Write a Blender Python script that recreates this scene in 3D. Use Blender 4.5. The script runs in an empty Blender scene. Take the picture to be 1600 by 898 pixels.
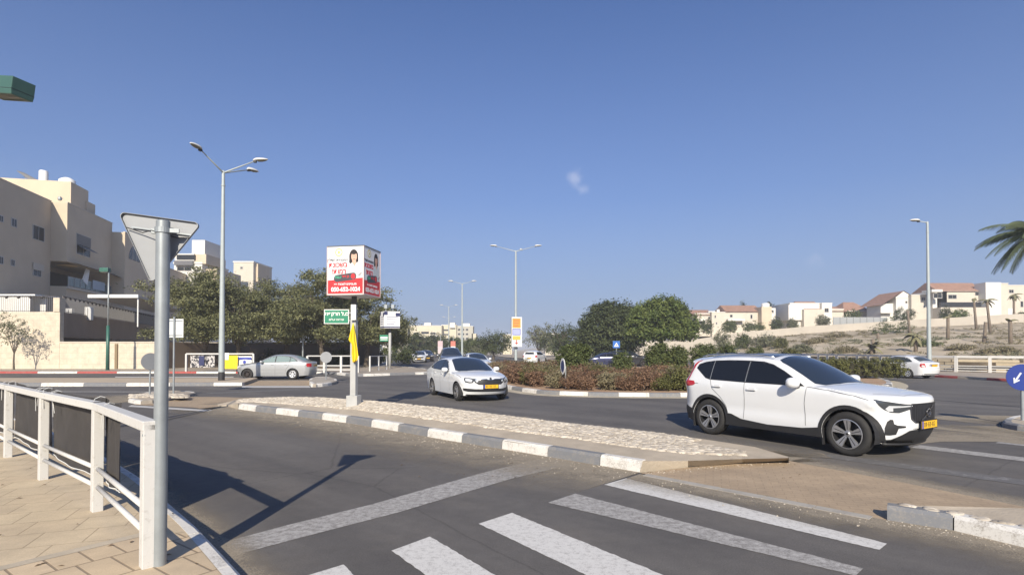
import bpy, bmesh, math, random
import numpy as np
from mathutils import Vector, Matrix
from mathutils.bvhtree import BVHTree
from mathutils.geometry import delaunay_2d_cdt
C = bpy.context.scene.collection
SC = bpy.context.scene
R = math.radians

# ------------------------------------------------------------ camera, sky, sun, exposure
FPX = 860.0; CAMH = 1.73; PITCH = math.radians(1.0); CY = 546-FPX*math.tan(PITCH)   # CY: image row of the optical axis (lens shift)
cam_d = bpy.data.cameras.new('camera'); cam = bpy.data.objects.new('camera', cam_d); C.objects.link(cam)
cam_d.sensor_width = 36; cam_d.lens = 36*FPX/1600; cam_d.shift_y = (CY-449)/1600; cam_d.clip_start = 0.05; cam_d.clip_end = 6000
cam.location = (0, 0, CAMH); cam.rotation_euler = (R(90)+PITCH, 0, 0)
SC.camera = cam

SUN_EL = R(29.5); SUN_AZ = R(2.6)           # sun behind the camera, a little to the left
world = bpy.data.worlds.new('World'); SC.world = world; world.use_nodes = True
wn = world.node_tree; wn.nodes.clear()
wo = wn.nodes.new('ShaderNodeOutputWorld'); bg = wn.nodes.new('ShaderNodeBackground')
sky = wn.nodes.new('ShaderNodeTexSky'); sky.sky_type = 'NISHITA'; sky.sun_disc = False
sky.sun_elevation = SUN_EL; sky.sun_rotation = R(180)+SUN_AZ
sky.air_density = 1.0; sky.dust_density = 2.2; sky.ozone_density = 3.2; sky.altitude = 300
tint = wn.nodes.new('ShaderNodeMix'); tint.data_type = 'RGBA'; tint.blend_type = 'MULTIPLY'
tint.inputs['Factor'].default_value = 1.0; tint.inputs[7].default_value = (.54, 0.765, 1.16, 1)
bg.inputs['Strength'].default_value = 0.085
wn.links.new(sky.outputs[0], tint.inputs[6])
wn.links.new(bg.outputs[0], wo.inputs[0])
# two faint wisps of cloud, part of the sky
geo = wn.nodes.new('ShaderNodeTexCoord')
prev = tint.outputs[2]
# pale desert haze low in the sky
nv = wn.nodes.new('ShaderNodeVectorMath'); nv.operation = 'NORMALIZE'; wn.links.new(geo.outputs['Generated'], nv.inputs[0])
sz = wn.nodes.new('ShaderNodeSeparateXYZ'); wn.links.new(nv.outputs[0], sz.inputs[0])
hr = wn.nodes.new('ShaderNodeValToRGB'); hr.color_ramp.interpolation = 'B_SPLINE'
els = hr.color_ramp.elements; els[0].position = 0.0; els[0].color = (.95,.95,.95,1); els[1].position = .62; els[1].color = (0,0,0,1)
e = els.new(.10); e.color = (.80,.80,.80,1); e = els.new(.26); e.color = (.36,.36,.36,1)
wn.links.new(sz.outputs['Z'], hr.inputs[0])
hm = wn.nodes.new('ShaderNodeMix'); hm.data_type = 'RGBA'; wn.links.new(hr.outputs[0], hm.inputs['Factor']); wn.links.new(prev, hm.inputs[6])
hm.inputs[7].default_value = (3.1, 3.85, 5.4, 1); prev = hm.outputs[2]
nz = wn.nodes.new('ShaderNodeTexNoise'); nz.inputs['Scale'].default_value = 26; nz.inputs['Detail'].default_value = 6; nz.inputs['Roughness'].default_value = .6
wn.links.new(geo.outputs['Generated'], nz.inputs['Vector'])
nw = wn.nodes.new('ShaderNodeTexNoise'); nw.inputs['Scale'].default_value = 34; nw.inputs['Detail'].default_value = 5
wn.links.new(geo.outputs['Generated'], nw.inputs['Vector'])
wsub = wn.nodes.new('ShaderNodeVectorMath'); wsub.operation = 'MULTIPLY_ADD'; wsub.inputs[1].default_value = (.035,.035,.035); wsub.inputs[2].default_value = (-.0175,-.0175,-.0175)
wn.links.new(nw.outputs['Color'], wsub.inputs[0])
warp = wn.nodes.new('ShaderNodeVectorMath'); warp.operation = 'ADD'; wn.links.new(geo.outputs['Generated'], warp.inputs[0]); wn.links.new(wsub.outputs[0], warp.inputs[1])
for (px, py, rad, amt) in ((900, 277, .020, .55), (913, 295, .018, .45), (1274, 408, .016, .28)):
    u = (px-800)/FPX; v = (CY-py)/FPX
    d = Vector((u, math.cos(PITCH)-math.sin(PITCH)*v, math.sin(PITCH)+math.cos(PITCH)*v)).normalized()
    dist = wn.nodes.new('ShaderNodeVectorMath'); dist.operation = 'DISTANCE'; dist.inputs[1].default_value = d
    nrm = wn.nodes.new('ShaderNodeVectorMath'); nrm.operation = 'NORMALIZE'
    wn.links.new(warp.outputs[0], nrm.inputs[0]); wn.links.new(nrm.outputs[0], dist.inputs[0])
    mr = wn.nodes.new('ShaderNodeMapRange'); mr.interpolation_type = 'SMOOTHERSTEP'
    mr.inputs[1].default_value = 0; mr.inputs[2].default_value = rad; mr.inputs[3].default_value = 1; mr.inputs[4].default_value = 0
    wn.links.new(dist.outputs['Value'], mr.inputs[0])
    mm = wn.nodes.new('ShaderNodeMath'); mm.operation = 'MULTIPLY'; wn.links.new(mr.outputs[0], mm.inputs[0]); wn.links.new(nz.outputs[0], mm.inputs[1])
    ms = wn.nodes.new('ShaderNodeMath'); ms.operation = 'MULTIPLY'; wn.links.new(mm.outputs[0], ms.inputs[0]); ms.inputs[1].default_value = amt*1.3
    mx = wn.nodes.new('ShaderNodeMix'); mx.data_type = 'RGBA'
    wn.links.new(ms.outputs[0], mx.inputs['Factor']); wn.links.new(prev, mx.inputs[6]); mx.inputs[7].default_value = (6.2, 6.5, 7.9, 1)
    prev = mx.outputs[2]
wn.links.new(prev, bg.inputs[0])
sd = bpy.data.lights.new('sun', 'SUN'); sd.energy = 4.95; sd.angle = R(.53); sd.color = (1.0, .90, .745)
sun = bpy.data.objects.new('sun', sd); C.objects.link(sun)
sun.rotation_euler = (R(90)-SUN_EL, 0, -SUN_AZ)   # light travels +Y (away from the camera) and down
sun.location = (0, -20, 30)
vs = SC.view_settings; vs.view_transform = 'Standard'; vs.look = 'None'; vs.exposure = 0.42; vs.gamma = 1.0; vs.use_curve_mapping = False

# ------------------------------------------------------------ helpers
_C, _S = math.cos(PITCH), math.sin(PITCH)
def gp(px, py, z=0.0):
    """ground point seen at photo pixel (px,py) on the level z"""
    u = (px-800)/FPX; v = (CY-py)/FPX
    dz = _S+_C*v; k = (z-CAMH)/dz
    return Vector((u*k, (_C-_S*v)*k, z))
def at(px, py, Y):
    """point at world depth Y for photo pixel"""
    u = (px-800)/FPX; v = (CY-py)/FPX
    k = Y/(_C-_S*v)
    return Vector((u*k, Y, CAMH+(_S+_C*v)*k))
def tag(o, label=None, cat=None, group=None, kind=None):
    if label: o['label'] = label
    if cat: o['category'] = cat
    if group: o['group'] = group
    if kind: o['kind'] = kind
    return o
def thing(name, loc, label, cat, rz=0.0, group=None):
    o = bpy.data.objects.new(name, None); C.objects.link(o)
    o.location = loc; o.rotation_euler = (0, 0, rz); o.empty_display_size = .2
    return tag(o, label, cat, group)
def link(name, me, mats, parent=None, smooth=False):
    o = bpy.data.objects.new(name, me); C.objects.link(o)
    for m in (mats if isinstance(mats, (list, tuple)) else [mats]): me.materials.append(m)
    if smooth:
        me.polygons.foreach_set('use_smooth', [True]*len(me.polygons))
    if parent: o.parent = parent
    return o
def copy_tree(o, parent=None):
    c = o.copy(); C.objects.link(c)
    if parent: c.parent = parent
    for ch in list(o.children): copy_tree(ch, c)
    return c

class MB:
    """collects shapes into one mesh"""
    def __init__(s): s.v = []; s.f = []; s.m = []
    def add(s, vs_, fs, mi=0):
        b = len(s.v); s.v += [tuple(v) for v in vs_]; s.f += [[i+b for i in f] for f in fs]; s.m += [mi]*len(fs); return s
    def box(s, x0, x1, y0, y1, z0, z1, mi=0, M=None):
        vs_ = [Vector((x, y, z)) for z in (z0, z1) for x, y in ((x0, y0), (x1, y0), (x1, y1), (x0, y1))]
        if M is not None: vs_ = [M @ v for v in vs_]
        return s.add(vs_, [(0,3,2,1),(4,5,6,7),(0,1,5,4),(1,2,6,5),(2,3,7,6),(3,0,4,7)], mi)
    def beam(s, a, b, w, h, mi=0, up=(0,0,1)):
        a = Vector(a); b = Vector(b); d = (b-a).normalized(); up = Vector(up)
        sx = d.cross(up)
        if sx.length < 1e-4: sx = d.cross(Vector((0,1,0)))
        sx.normalize(); uz = sx.cross(d)
        vs_ = [p+sx*i*w/2+uz*j*h/2 for p in (a, b) for i, j in ((-1,-1),(1,-1),(1,1),(-1,1))]
        return s.add(vs_, [(0,3,2,1),(4,5,6,7),(0,1,5,4),(1,2,6,5),(2,3,7,6),(3,0,4,7)], mi)
    def tube(s, pts, rad, n=12, mi=0, cap=True):
        pts = [Vector(p) for p in pts]
        if not isinstance(rad, (list, tuple)): rad = [rad]*len(pts)
        rings = []; ref = None
        for i, p in enumerate(pts):
            d = (pts[min(i+1, len(pts)-1)]-pts[max(i-1, 0)]).normalized()
            if ref is None: ref = Vector((1,0,0)) if abs(d.x) < .9 else Vector((0,1,0))
            a = (ref-d*ref.dot(d)).normalized(); b = d.cross(a); ref = a
            rings.append([p+(a*math.cos(2*math.pi*k/n)+b*math.sin(2*math.pi*k/n))*rad[i] for k in range(n)])
        vs_ = [v for r in rings for v in r]; fs = []
        for i in range(len(rings)-1):
            for k in range(n): fs.append((i*n+k, i*n+(k+1)%n, (i+1)*n+(k+1)%n, (i+1)*n+k))
        if cap: fs.append(list(range(n))[::-1]); fs.append([(len(rings)-1)*n+k for k in range(n)])
        return s.add(vs_, fs, mi)
    def lathe(s, prof, n=24, M=None, mi=0, close=False):
        """prof [(r, h)] round the local z axis"""
        vs_ = [Vector((r*math.cos(2*math.pi*k/n), r*math.sin(2*math.pi*k/n), h)) for r, h in prof for k in range(n)]
        if M is not None: vs_ = [M @ v for v in vs_]
        fs = []
        m = len(prof)
        for i in range(m if close else m-1):
            j = (i+1) % m
            for k in range(n): fs.append((i*n+k, i*n+(k+1)%n, j*n+(k+1)%n, j*n+k))
        return s.add(vs_, fs, mi)
    def prism(s, poly, z0, z1, M=None, mi=0):
        """extruded 2D outline; z0/z1 may be numbers"""
        n = len(poly)
        vs_ = [Vector((p[0], p[1], z0)) for p in poly]+[Vector((p[0], p[1], z1)) for p in poly]
        if M is not None: vs_ = [M @ v for v in vs_]
        return s.add(vs_, [list(range(n))[::-1], list(range(n, 2*n))]+[(i, (i+1)%n, n+(i+1)%n, n+i) for i in range(n)], mi)
    def sheet(s, pts, mi=0):
        return s.add(pts, [list(range(len(pts)))], mi)
    def build(s, name, mats, parent=None, smooth=False, bevel=0, auto=None):
        me = bpy.data.meshes.new(name); me.from_pydata(s.v, [], s.f)
        for i, m in enumerate(s.m): me.polygons[i].material_index = m
        bm = bmesh.new(); bm.from_mesh(me)
        bmesh.ops.recalc_face_normals(bm, faces=bm.faces)
        if bevel: bmesh.ops.bevel(bm, geom=[e for e in bm.edges if len(e.link_faces) == 2 and e.calc_face_angle(0) > .6], offset=bevel, segments=2, affect='EDGES', clamp_overlap=True, profile=.6)
        if auto is not None:
            for f in bm.faces: f.smooth = True
            for e in bm.edges:
                if len(e.link_faces) == 2 and e.calc_face_angle(0) > auto: e.smooth = False
        bm.to_mesh(me); bm.free()
        return link(name, me, mats, parent, smooth)

def face_M(origin, right, up):
    """matrix: local x -> right, y -> up, z -> outward normal"""
    r = Vector(right).normalized(); u = Vector(up).normalized(); n = r.cross(u)
    M = Matrix((r, u, n)).transposed().to_4x4(); M.translation = Vector(origin); return M

# ------------------------------------------------------------ materials
MATS = {}
def mat(name, col, rough=.7, metal=0, var=0.0, vscale=4.0, bump=0.0, bscale=40.0, col2=None, coat=0.0, spec=.5, coords='Object', detail=6, contrast=None):
    if name in MATS: return MATS[name]
    m = bpy.data.materials.new(name); m.use_nodes = True; nt = m.node_tree; b = nt.nodes['Principled BSDF']
    b.inputs['Base Color'].default_value = (*col, 1); b.inputs['Roughness'].default_value = rough; b.inputs['Metallic'].default_value = metal
    b.inputs['Specular IOR Level'].default_value = spec
    if coat: b.inputs['Coat Weight'].default_value = coat; b.inputs['Coat Roughness'].default_value = .04
    tc = nt.nodes.new('ShaderNodeTexCoord')
    if var or col2:
        n = nt.nodes.new('ShaderNodeTexNoise'); n.inputs['Scale'].default_value = vscale; n.inputs['Detail'].default_value = detail; n.inputs['Roughness'].default_value = .6
        nt.links.new(tc.outputs[coords], n.inputs['Vector'])
        cr = nt.nodes.new('ShaderNodeValToRGB')
        lo, hi = contrast or (.3, .7)
        cr.color_ramp.elements[0].position = lo; cr.color_ramp.elements[1].position = hi
        c2 = col2 or tuple(min(1, c*(1+var)) for c in col); c1 = col if col2 else tuple(c*(1-var) for c in col)
        cr.color_ramp.elements[0].color = (*c1, 1); cr.color_ramp.elements[1].color = (*c2, 1)
        nt.links.new(n.outputs[0], cr.inputs[0]); nt.links.new(cr.outputs[0], b.inputs['Base Color'])
    if bump:
        n2 = nt.nodes.new('ShaderNodeTexNoise'); n2.inputs['Scale'].default_value = bscale; n2.inputs['Detail'].default_value = 8
        nt.links.new(tc.outputs[coords], n2.inputs['Vector'])
        bp = nt.nodes.new('ShaderNodeBump'); bp.inputs['Strength'].default_value = bump; bp.inputs['Distance'].default_value = .02
        nt.links.new(n2.outputs[0], bp.inputs['Height']); nt.links.new(bp.outputs[0], b.inputs['Normal'])
    MATS[name] = m; return m
def nodes_of(m):
    nt = m.node_tree; return nt, nt.nodes['Principled BSDF']

M_galv = mat('galvanised', (.29,.315,.325), .45, .35, var=.12, vscale=6)
M_pole = mat('pole_paint', (.36,.40,.40), .5, .1, var=.06, vscale=3)
M_white = mat('white_paint', (.74,.74,.71), .5, var=.05, vscale=5)
M_whitedirty = mat('white_rail_paint', (.57,.56,.53), .5, col2=(.36,.34,.30), vscale=16, bump=.08, detail=12, contrast=(.58,.80))
M_black = mat('black_rubber', (.02,.02,.022), .7)
M_dark = mat('dark_plastic', (.018,.018,.02), .45)
M_conc = mat('concrete', (.36,.32,.265), .9, var=.2, vscale=3, bump=.25, bscale=60)
M_green = mat('green_sign', (.02,.20,.11), .4)
M_greenpost = mat('green_post', (.035,.12,.09), .45, var=.1)
M_yellow = mat('yellow_cloth', (.72,.55,.02), .8, var=.08)
M_red = mat('red_print', (.62,.03,.035), .5)
# ------------------------------------------------------------ ground materials
def asphalt_mat():
    m = bpy.data.materials.new('asphalt'); m.use_nodes = True; nt, b = nodes_of(m)
    tc = nt.nodes.new('ShaderNodeTexCoord')
    def noise(sc, det=8, rough=.6, vec=None, st=None):
        n = nt.nodes.new('ShaderNodeTexNoise'); n.inputs['Scale'].default_value = sc; n.inputs['Detail'].default_value = det; n.inputs['Roughness'].default_value = rough
        if st:
            mp = nt.nodes.new('ShaderNodeMapping'); mp.vector_type = 'TEXTURE'; mp.inputs['Scale'].default_value = st[0]; mp.inputs['Rotation'].default_value = (0, 0, st[1])
            nt.links.new(tc.outputs['Object'], mp.inputs[0]); nt.links.new(mp.outputs[0], n.inputs['Vector'])
        else: nt.links.new(tc.outputs['Object'], n.inputs['Vector'])
        return n
    def ramp(src, a, b_, ca, cb):
        r = nt.nodes.new('ShaderNodeValToRGB'); r.color_ramp.elements[0].position = a; r.color_ramp.elements[1].position = b_
        r.color_ramp.elements[0].color = (*ca, 1); r.color_ramp.elements[1].color = (*cb, 1); nt.links.new(src, r.inputs[0]); return r.outputs[0]
    def mix(f, a, b_, mode='MIX'):
        x = nt.nodes.new('ShaderNodeMix'); x.data_type = 'RGBA'; x.blend_type = mode
        if isinstance(f, float): x.inputs['Factor'].default_value = f
        else: nt.links.new(f, x.inputs['Factor'])
        nt.links.new(a, x.inputs[6])
        if isinstance(b_, tuple): x.inputs[7].default_value = (*b_, 1)
        else: nt.links.new(b_, x.inputs[7])
        return x.outputs[2]
    big = ramp(noise(.25, 5).outputs[0], .35, .65, (.098,.092,.088), (.134,.127,.120))
    streak = ramp(noise(1.0, 6, .55, st=((9, .9, 1), R(-40))).outputs[0], .32, .68, (.76,.76,.77), (1.14,1.13,1.11))
    grain = ramp(noise(75, 5, .85).outputs[0], .3, .72, (.58,.58,.58), (1.5,1.48,1.44))
    mid = ramp(noise(7, 8, .7).outputs[0], .3, .7, (.9,.9,.9), (1.1,1.1,1.1))
    c = mix(1.0, mix(1.0, mix(1.0, big, streak, 'MULTIPLY'), grain, 'MULTIPLY'), mid, 'MULTIPLY')
    # pale dust patches
    df = nt.nodes.new('ShaderNodeMath'); df.operation = 'MULTIPLY'; df.inputs[1].default_value = .35
    dm = ramp(noise(.55, 7, .7).outputs[0], .52, .74, (0,0,0), (1,1,1)); nt.links.new(dm, df.inputs[0])
    c = mix(df.outputs[0], c, (.20,.175,.145))
    # hairline cracks
    vo = nt.nodes.new('ShaderNodeTexVoronoi'); vo.feature = 'DISTANCE_TO_EDGE'; vo.inputs['Scale'].default_value = .22
    nw = noise(1.3, 6, .7); ad = nt.nodes.new('ShaderNodeMix'); ad.data_type = 'RGBA'; ad.inputs['Factor'].default_value = .12
    nt.links.new(tc.outputs['Object'], ad.inputs[6]); nt.links.new(nw.outputs['Color'], ad.inputs[7]); nt.links.new(ad.outputs[2], vo.inputs['Vector'])
    ck = ramp(vo.outputs['Distance'], 0, .0016, (.75,.75,.75), (1,1,1)); c = mix(1.0, c, ck, 'MULTIPLY')
    nt.links.new(c, b.inputs['Base Color']); b.inputs['Roughness'].default_value = .82; b.inputs['Specular IOR Level'].default_value = .35
    bp = nt.nodes.new('ShaderNodeBump'); bp.inputs['Strength'].default_value = .35; bp.inputs['Distance'].default_value = .008
    nt.links.new(noise(110, 4, .8).outputs[0], bp.inputs['Height']); nt.links.new(bp.outputs[0], b.inputs['Normal'])
    return m
M_asph = asphalt_mat()

def paint_mat(name, base, worn, wear=(.42,.62), scale=14, grain=160):
    """worn road paint: paint colour where noise is low, bare asphalt where it is high"""
    m = bpy.data.materials.new(name); m.use_nodes = True; nt, b = nodes_of(m)
    tc = nt.nodes.new('ShaderNodeTexCoord')
    n = nt.nodes.new('ShaderNodeTexNoise'); n.inputs['Scale'].default_value = scale; n.inputs['Detail'].default_value = 12; n.inputs['Roughness'].default_value = .78
    nt.links.new(tc.outputs['Object'], n.inputs['Vector'])
    g = nt.nodes.new('ShaderNodeTexNoise'); g.inputs['Scale'].default_value = grain; g.inputs['Detail'].default_value = 2
    nt.links.new(tc.outputs['Object'], g.inputs['Vector'])
    a = nt.nodes.new('ShaderNodeMath'); a.operation = 'MULTIPLY_ADD'; a.inputs[1].default_value = .45; nt.links.new(g.outputs[0], a.inputs[0]); nt.links.new(n.outputs[0], a.inputs[2])
    r = nt.nodes.new('ShaderNodeValToRGB'); r.color_ramp.elements[0].position = wear[0]+.22; r.color_ramp.elements[1].position = wear[1]+.22
    r.color_ramp.elements[0].color = (*base, 1); r.color_ramp.elements[1].color = (*worn, 1)
    nt.links.new(a.outputs[0], r.inputs[0]); nt.links.new(r.outputs[0], b.inputs['Base Color']); b.inputs['Roughness'].default_value = .75
    return m
M_stripe = paint_mat('crosswalk_paint', (.60,.585,.55), (.24,.225,.205), (.50,.74), 16)
M_stripe_worn = paint_mat('worn_crosswalk_paint', (.46,.445,.42), (.19,.178,.163), (.36,.62), 14)
M_stripe_vworn = paint_mat('very_worn_paint', (.30,.29,.28), (.12,.115,.11), (.28,.48), 6)
M_kw = paint_mat('white_kerb_paint', (.62,.60,.555), (.30,.27,.23), (.50,.72), 6, 60)
M_kg = paint_mat('grey_kerb_paint', (.165,.17,.18), (.27,.245,.21), (.48,.75), 6, 60)
M_kr = paint_mat('red_kerb_paint', (.36,.065,.055), (.30,.2,.17), (.50,.8), 6, 60)
M_kc = mat('bare_kerb', (.34,.30,.245), .9, var=.18, vscale=5, bump=.2)
M_sand = mat('sandy_soil', (.36,.29,.205), .95, col2=(.27,.215,.15), vscale=.35, bump=.5, bscale=9, detail=10)

def paver_mat(name, c1, c2, mortar, sx, sy, rot, msize=.012):
    m = bpy.data.materials.new(name); m.use_nodes = True; nt, b = nodes_of(m)
    tc = nt.nodes.new('ShaderNodeTexCoord'); mp = nt.nodes.new('ShaderNodeMapping'); mp.inputs['Rotation'].default_value = (0, 0, rot)
    nt.links.new(tc.outputs['Object'], mp.inputs[0])
    br = nt.nodes.new('ShaderNodeTexBrick'); br.inputs['Scale'].default_value = 1; br.inputs['Brick Width'].default_value = sx; br.inputs['Row Height'].default_value = sy
    br.inputs['Mortar Size'].default_value = msize; br.inputs['Color1'].default_value = (*c1, 1); br.inputs['Color2'].default_value = (*c2, 1); br.inputs['Mortar'].default_value = (*mortar, 1)
    br.inputs['Mortar Smooth'].default_value = .35; br.inputs['Bias'].default_value = -.1
    nt.links.new(mp.outputs[0], br.inputs['Vector'])
    n = nt.nodes.new('ShaderNodeTexNoise'); n.inputs['Scale'].default_value = 1.7; n.inputs['Detail'].default_value = 10; n.inputs['Roughness'].default_value = .7
    nt.links.new(tc.outputs['Object'], n.inputs['Vector'])
    r = nt.nodes.new('ShaderNodeValToRGB'); r.color_ramp.elements[0].color = (.80,.79,.78,1); r.color_ramp.elements[1].color = (1.16,1.14,1.1,1)
    r.color_ramp.elements[0].position = .3; r.color_ramp.elements[1].position = .7
    nt.links.new(n.outputs[0], r.inputs[0])
    x = nt.nodes.new('ShaderNodeMix'); x.data_type = 'RGBA'; x.blend_type = 'MULTIPLY'; x.inputs['Factor'].default_value = 1
    nt.links.new(br.outputs['Color'], x.inputs[6]); nt.links.new(r.outputs[0], x.inputs[7])
    g = nt.nodes.new('ShaderNodeTexNoise'); g.inputs['Scale'].default_value = 90; g.inputs['Detail'].default_value = 4
    nt.links.new(tc.outputs['Object'], g.inputs['Vector'])
    g2 = nt.nodes.new('ShaderNodeMapRange'); g2.inputs[3].default_value = .8; g2.inputs[4].default_value = 1.2; nt.links.new(g.outputs[0], g2.inputs[0])
    x2 = nt.nodes.new('ShaderNodeVectorMath'); x2.operation = 'SCALE'; nt.links.new(x.outputs[2], x2.inputs[0]); nt.links.new(g2.outputs[0], x2.inputs['Scale'])
    nt.links.new(x2.outputs[0], b.inputs['Base Color']); b.inputs['Roughness'].default_value = .9
    bp = nt.nodes.new('ShaderNodeBump'); bp.inputs['Strength'].default_value = .6; bp.inputs['Distance'].default_value = .006; bp.invert = True
    nt.links.new(br.outputs['Fac'], bp.inputs['Height']); nt.links.new(bp.outputs[0], b.inputs['Normal'])
    return m
M_pave = paver_mat('tan_pavers', (.52,.43,.30), (.49,.40,.28), (.35,.28,.19), .40, .40, R(-20), .006)
M_refuge = paver_mat('refuge_pavers', (.37,.285,.195), (.35,.27,.185), (.27,.205,.14), .2, .1, R(20), .004)
M_walk = paver_mat('grey_pavers', (.36,.31,.25), (.33,.285,.23), (.25,.21,.17), .4, .2, R(0), .006)

# ------------------------------------------------------------ terrain: one sheet to the horizon, rising into the hillside on the right
def sstep(a, b, x):
    t = np.clip((x-a)/(b-a), 0, 1); return t*t*(3-2*t)
HX = [-400, 24, 34, 48, 62, 100, 160, 400]; HZ = [0, 0, 1.9, 3.9, 5.2, 7.3, 9.8, 11]
def toe(x):           # where the slope begins, just behind the retaining wall by the right pavement
    return np.interp(x, [24, 33.4, 34.8, 38, 44, 60, 120], [95, 90, 45, 39, 38, 38, 34])
def height(x, y):
    x = np.asarray(x, float); y = np.asarray(y, float)
    H = np.interp(x, HX, HZ); t0 = toe(x)
    s = np.clip((y-t0)/(112-t0), 0, 1)
    h = H*(s**.85)
    h = h+np.where(y > 114, .6*sstep(114, 116, y)*np.clip(H/4, 0, 1), 0)
    b = .25*np.sin(x*.31+y*.13)*np.sin(y*.23)*sstep(30, 50, x)*sstep(0, 6, y-t0)*np.where(y < 111, 1, 0)
    return h+b
def terrain():
    xs = np.concatenate([np.array([-3000,-1500,-700,-300,-150,-80,-40,-10,10,20]), np.arange(24, 130, 1.6), np.array([140,160,200,300,600,1500,3000])])
    ys = np.concatenate([np.array([-600,-100,-20,10,30]), np.arange(34, 126, 1.6), np.array([130,140,160,200,300,500,1000,2000,4000])])
    X, Y = np.meshgrid(xs, ys); Z = height(X, Y)-.03
    rnd = np.random.RandomState(4); Z += np.where((X > 38) & (X < 128) & (Y > 50) & (Y < 110), rnd.normal(0, .05, Z.shape), 0)
    nx = len(xs); v = np.stack([X.ravel(), Y.ravel(), Z.ravel()], 1)
    f = [(j*nx+i, j*nx+i+1, (j+1)*nx+i+1, (j+1)*nx+i) for j in range(len(ys)-1) for i in range(nx-1)]
    me = bpy.data.meshes.new('terrain'); me.from_pydata(v.tolist(), [], f)
    m = mat('hill_soil', (.27,.22,.145), .95, col2=(.47,.395,.285), vscale=.16, bump=.8, bscale=2.0, detail=14, contrast=(.40,.60))
    o = link('terrain', me, m, smooth=True); tag(o, kind='structure')
terrain()
def flat(name, pts, z, m, kind='structure'):
    o = MB().sheet([(p[0], p[1], z) for p in pts]).build(name, m); tag(o, kind=kind); return o
# asphalt of the junction and its roads
road = flat('road', [(-70,-12),(60,-12),(60,20),(40,30),(30,42),(30,60),(30,92),(12,92),(9,75),(2,110),(-14,220),(-40,330),(-75,330),(-45,200),(-28,110),(-24,60),(-70,60)], .0, M_asph)

# ------------------------------------------------------------ kerb builder: blocks of alternating paint along a line
def resample(pts, step):
    pts = [Vector((p[0], p[1], 0)) for p in pts]; out = [pts[0]]; 
    L = [0]
    for a, b in zip(pts, pts[1:]): L.append(L[-1]+(b-a).length)
    n = max(1, round(L[-1]/step))
    for i in range(1, n+1):
        d = L[-1]*i/n; k = max(j for j in range(len(L)-1) if L[j] <= d+1e-6)
        t = (d-L[k])/max(1e-6, L[k+1]-L[k]); out.append(pts[k].lerp(pts[k+1], min(1, t)))
    return out
def smooth_line(pts, it=2):
    pts = [Vector((p[0], p[1], 0)) for p in pts]
    for _ in range(it):
        q = [pts[0]]
        for a, b in zip(pts, pts[1:]): q += [a.lerp(b, .25), a.lerp(b, .75)]
        q.append(pts[-1]); pts = q
    return pts
def kerb(name, pts, mats, step=1.0, w=.16, h=.13, side=1, start=0, sub=3, seed=1, runs=None, z0=0.0):
    """pts: line of the kerb's road-side foot; side=+1: the pavement lies to the LEFT of the walking direction. Returns its inner line."""
    rnd = random.Random(seed)
    P = resample(pts, step/sub); mb = MB(); inner = []
    nrm = []
    for i, p in enumerate(P):
        d = (P[min(i+1, len(P)-1)]-P[max(i-1, 0)]).normalized(); nrm.append(Vector((-d.y, d.x, 0))*side)
    def ring(p, n, j=0):
        return [p+Vector((0,0,z0-.02)), p+n*.015+Vector((0,0,z0+h*.78)), p+n*.05+Vector((0,0,z0+h+j)), p+n*w+Vector((0,0,z0+h+j)), p+n*w+Vector((0,0,z0-.02))]
    nb = (len(P)-1)//sub+1
    for b in range(nb):
        i0 = b*sub; i1 = min(i0+sub, len(P)-1)
        if i1 <= i0: continue
        j = rnd.uniform(-.004, .004); mi = (b+start) % len(mats) if runs is None else runs[b % len(runs)]
        rs = []
        for i in range(i0, i1+1):
            p = P[i].copy()
            dd = (P[min(i+1, len(P)-1)]-P[max(i-1, 0)]).normalized()
            if i == i0: p += dd*.006
            if i == i1: p -= dd*.006
            rs.append(ring(p, nrm[i], j))
        vs_ = [v for r in rs for v in r]; n = 5; fs = []
        for a in range(len(rs)-1):
            for k in range(4): fs.append((a*n+k, a*n+k+1, (a+1)*n+k+1, (a+1)*n+k))
        fs.append([0,1,2,3,4]); fs.append([(len(rs)-1)*n+k for k in (4,3,2,1,0)])
        mb.add(vs_, fs, mi)
    o = mb.build(name, mats); tag(o, kind='structure')
    return [P[i]+nrm[i]*w for i in range(len(P))]

# ------------------------------------------------------------ near-left pavement
near_out = [(-1.35,2.4)]+[tuple(gp(*q))[:2] for q in ((440,985),(394,934),(354,888),(330,862),(305,834),(262,797))]+[(-4.5,6.85),(-6.1,8.35),(-8.2,10.25),(-12,13.3),(-20,19.3)]
near_out = smooth_line(near_out, 2)
near_in = kerb('kerb', near_out, [M_kw, M_kw], 1.0, w=.13, h=.12, side=1, seed=3)
flat('pavement', [(p.x, p.y) for p in near_in]+[(-40,19.3),(-40,-8),(-2.15,-8)], .118, M_pave)
# border strip of small blocks and its pale edging, across the near pavement
def ring_band(a, b, c, d, z, m, nm): flat(nm, [a, b, c, d], z, m)
ba, bb = gp(0, 884, .12), gp(232, 829, .12)
bdir = (bb-ba).normalized(); bn = Vector((bdir.y, -bdir.x, 0))
M_pave_s = paver_mat('tan_block_pavers', (.54,.43,.295), (.49,.39,.265), (.28,.215,.145), .22, .46, -math.atan2(bdir.y, bdir.x), .010)
e0 = ba-bdir*3; e1 = bb+bdir*.06
flat('pavement_edging', [e0, e1, e1+bn*.11, e0+bn*.11], .1215, mat('pale_edging', (.45,.385,.29), .9, var=.12, vscale=5, bump=.2))
low = [(p.x-.01, p.y) for p in near_in if p.y < e1.y-.12][::-1]
flat('pavement_border', [e0+bn*.12, e1+bn*.12]+low+[e0+bn*3.2], .1225, M_pave_s)

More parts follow.
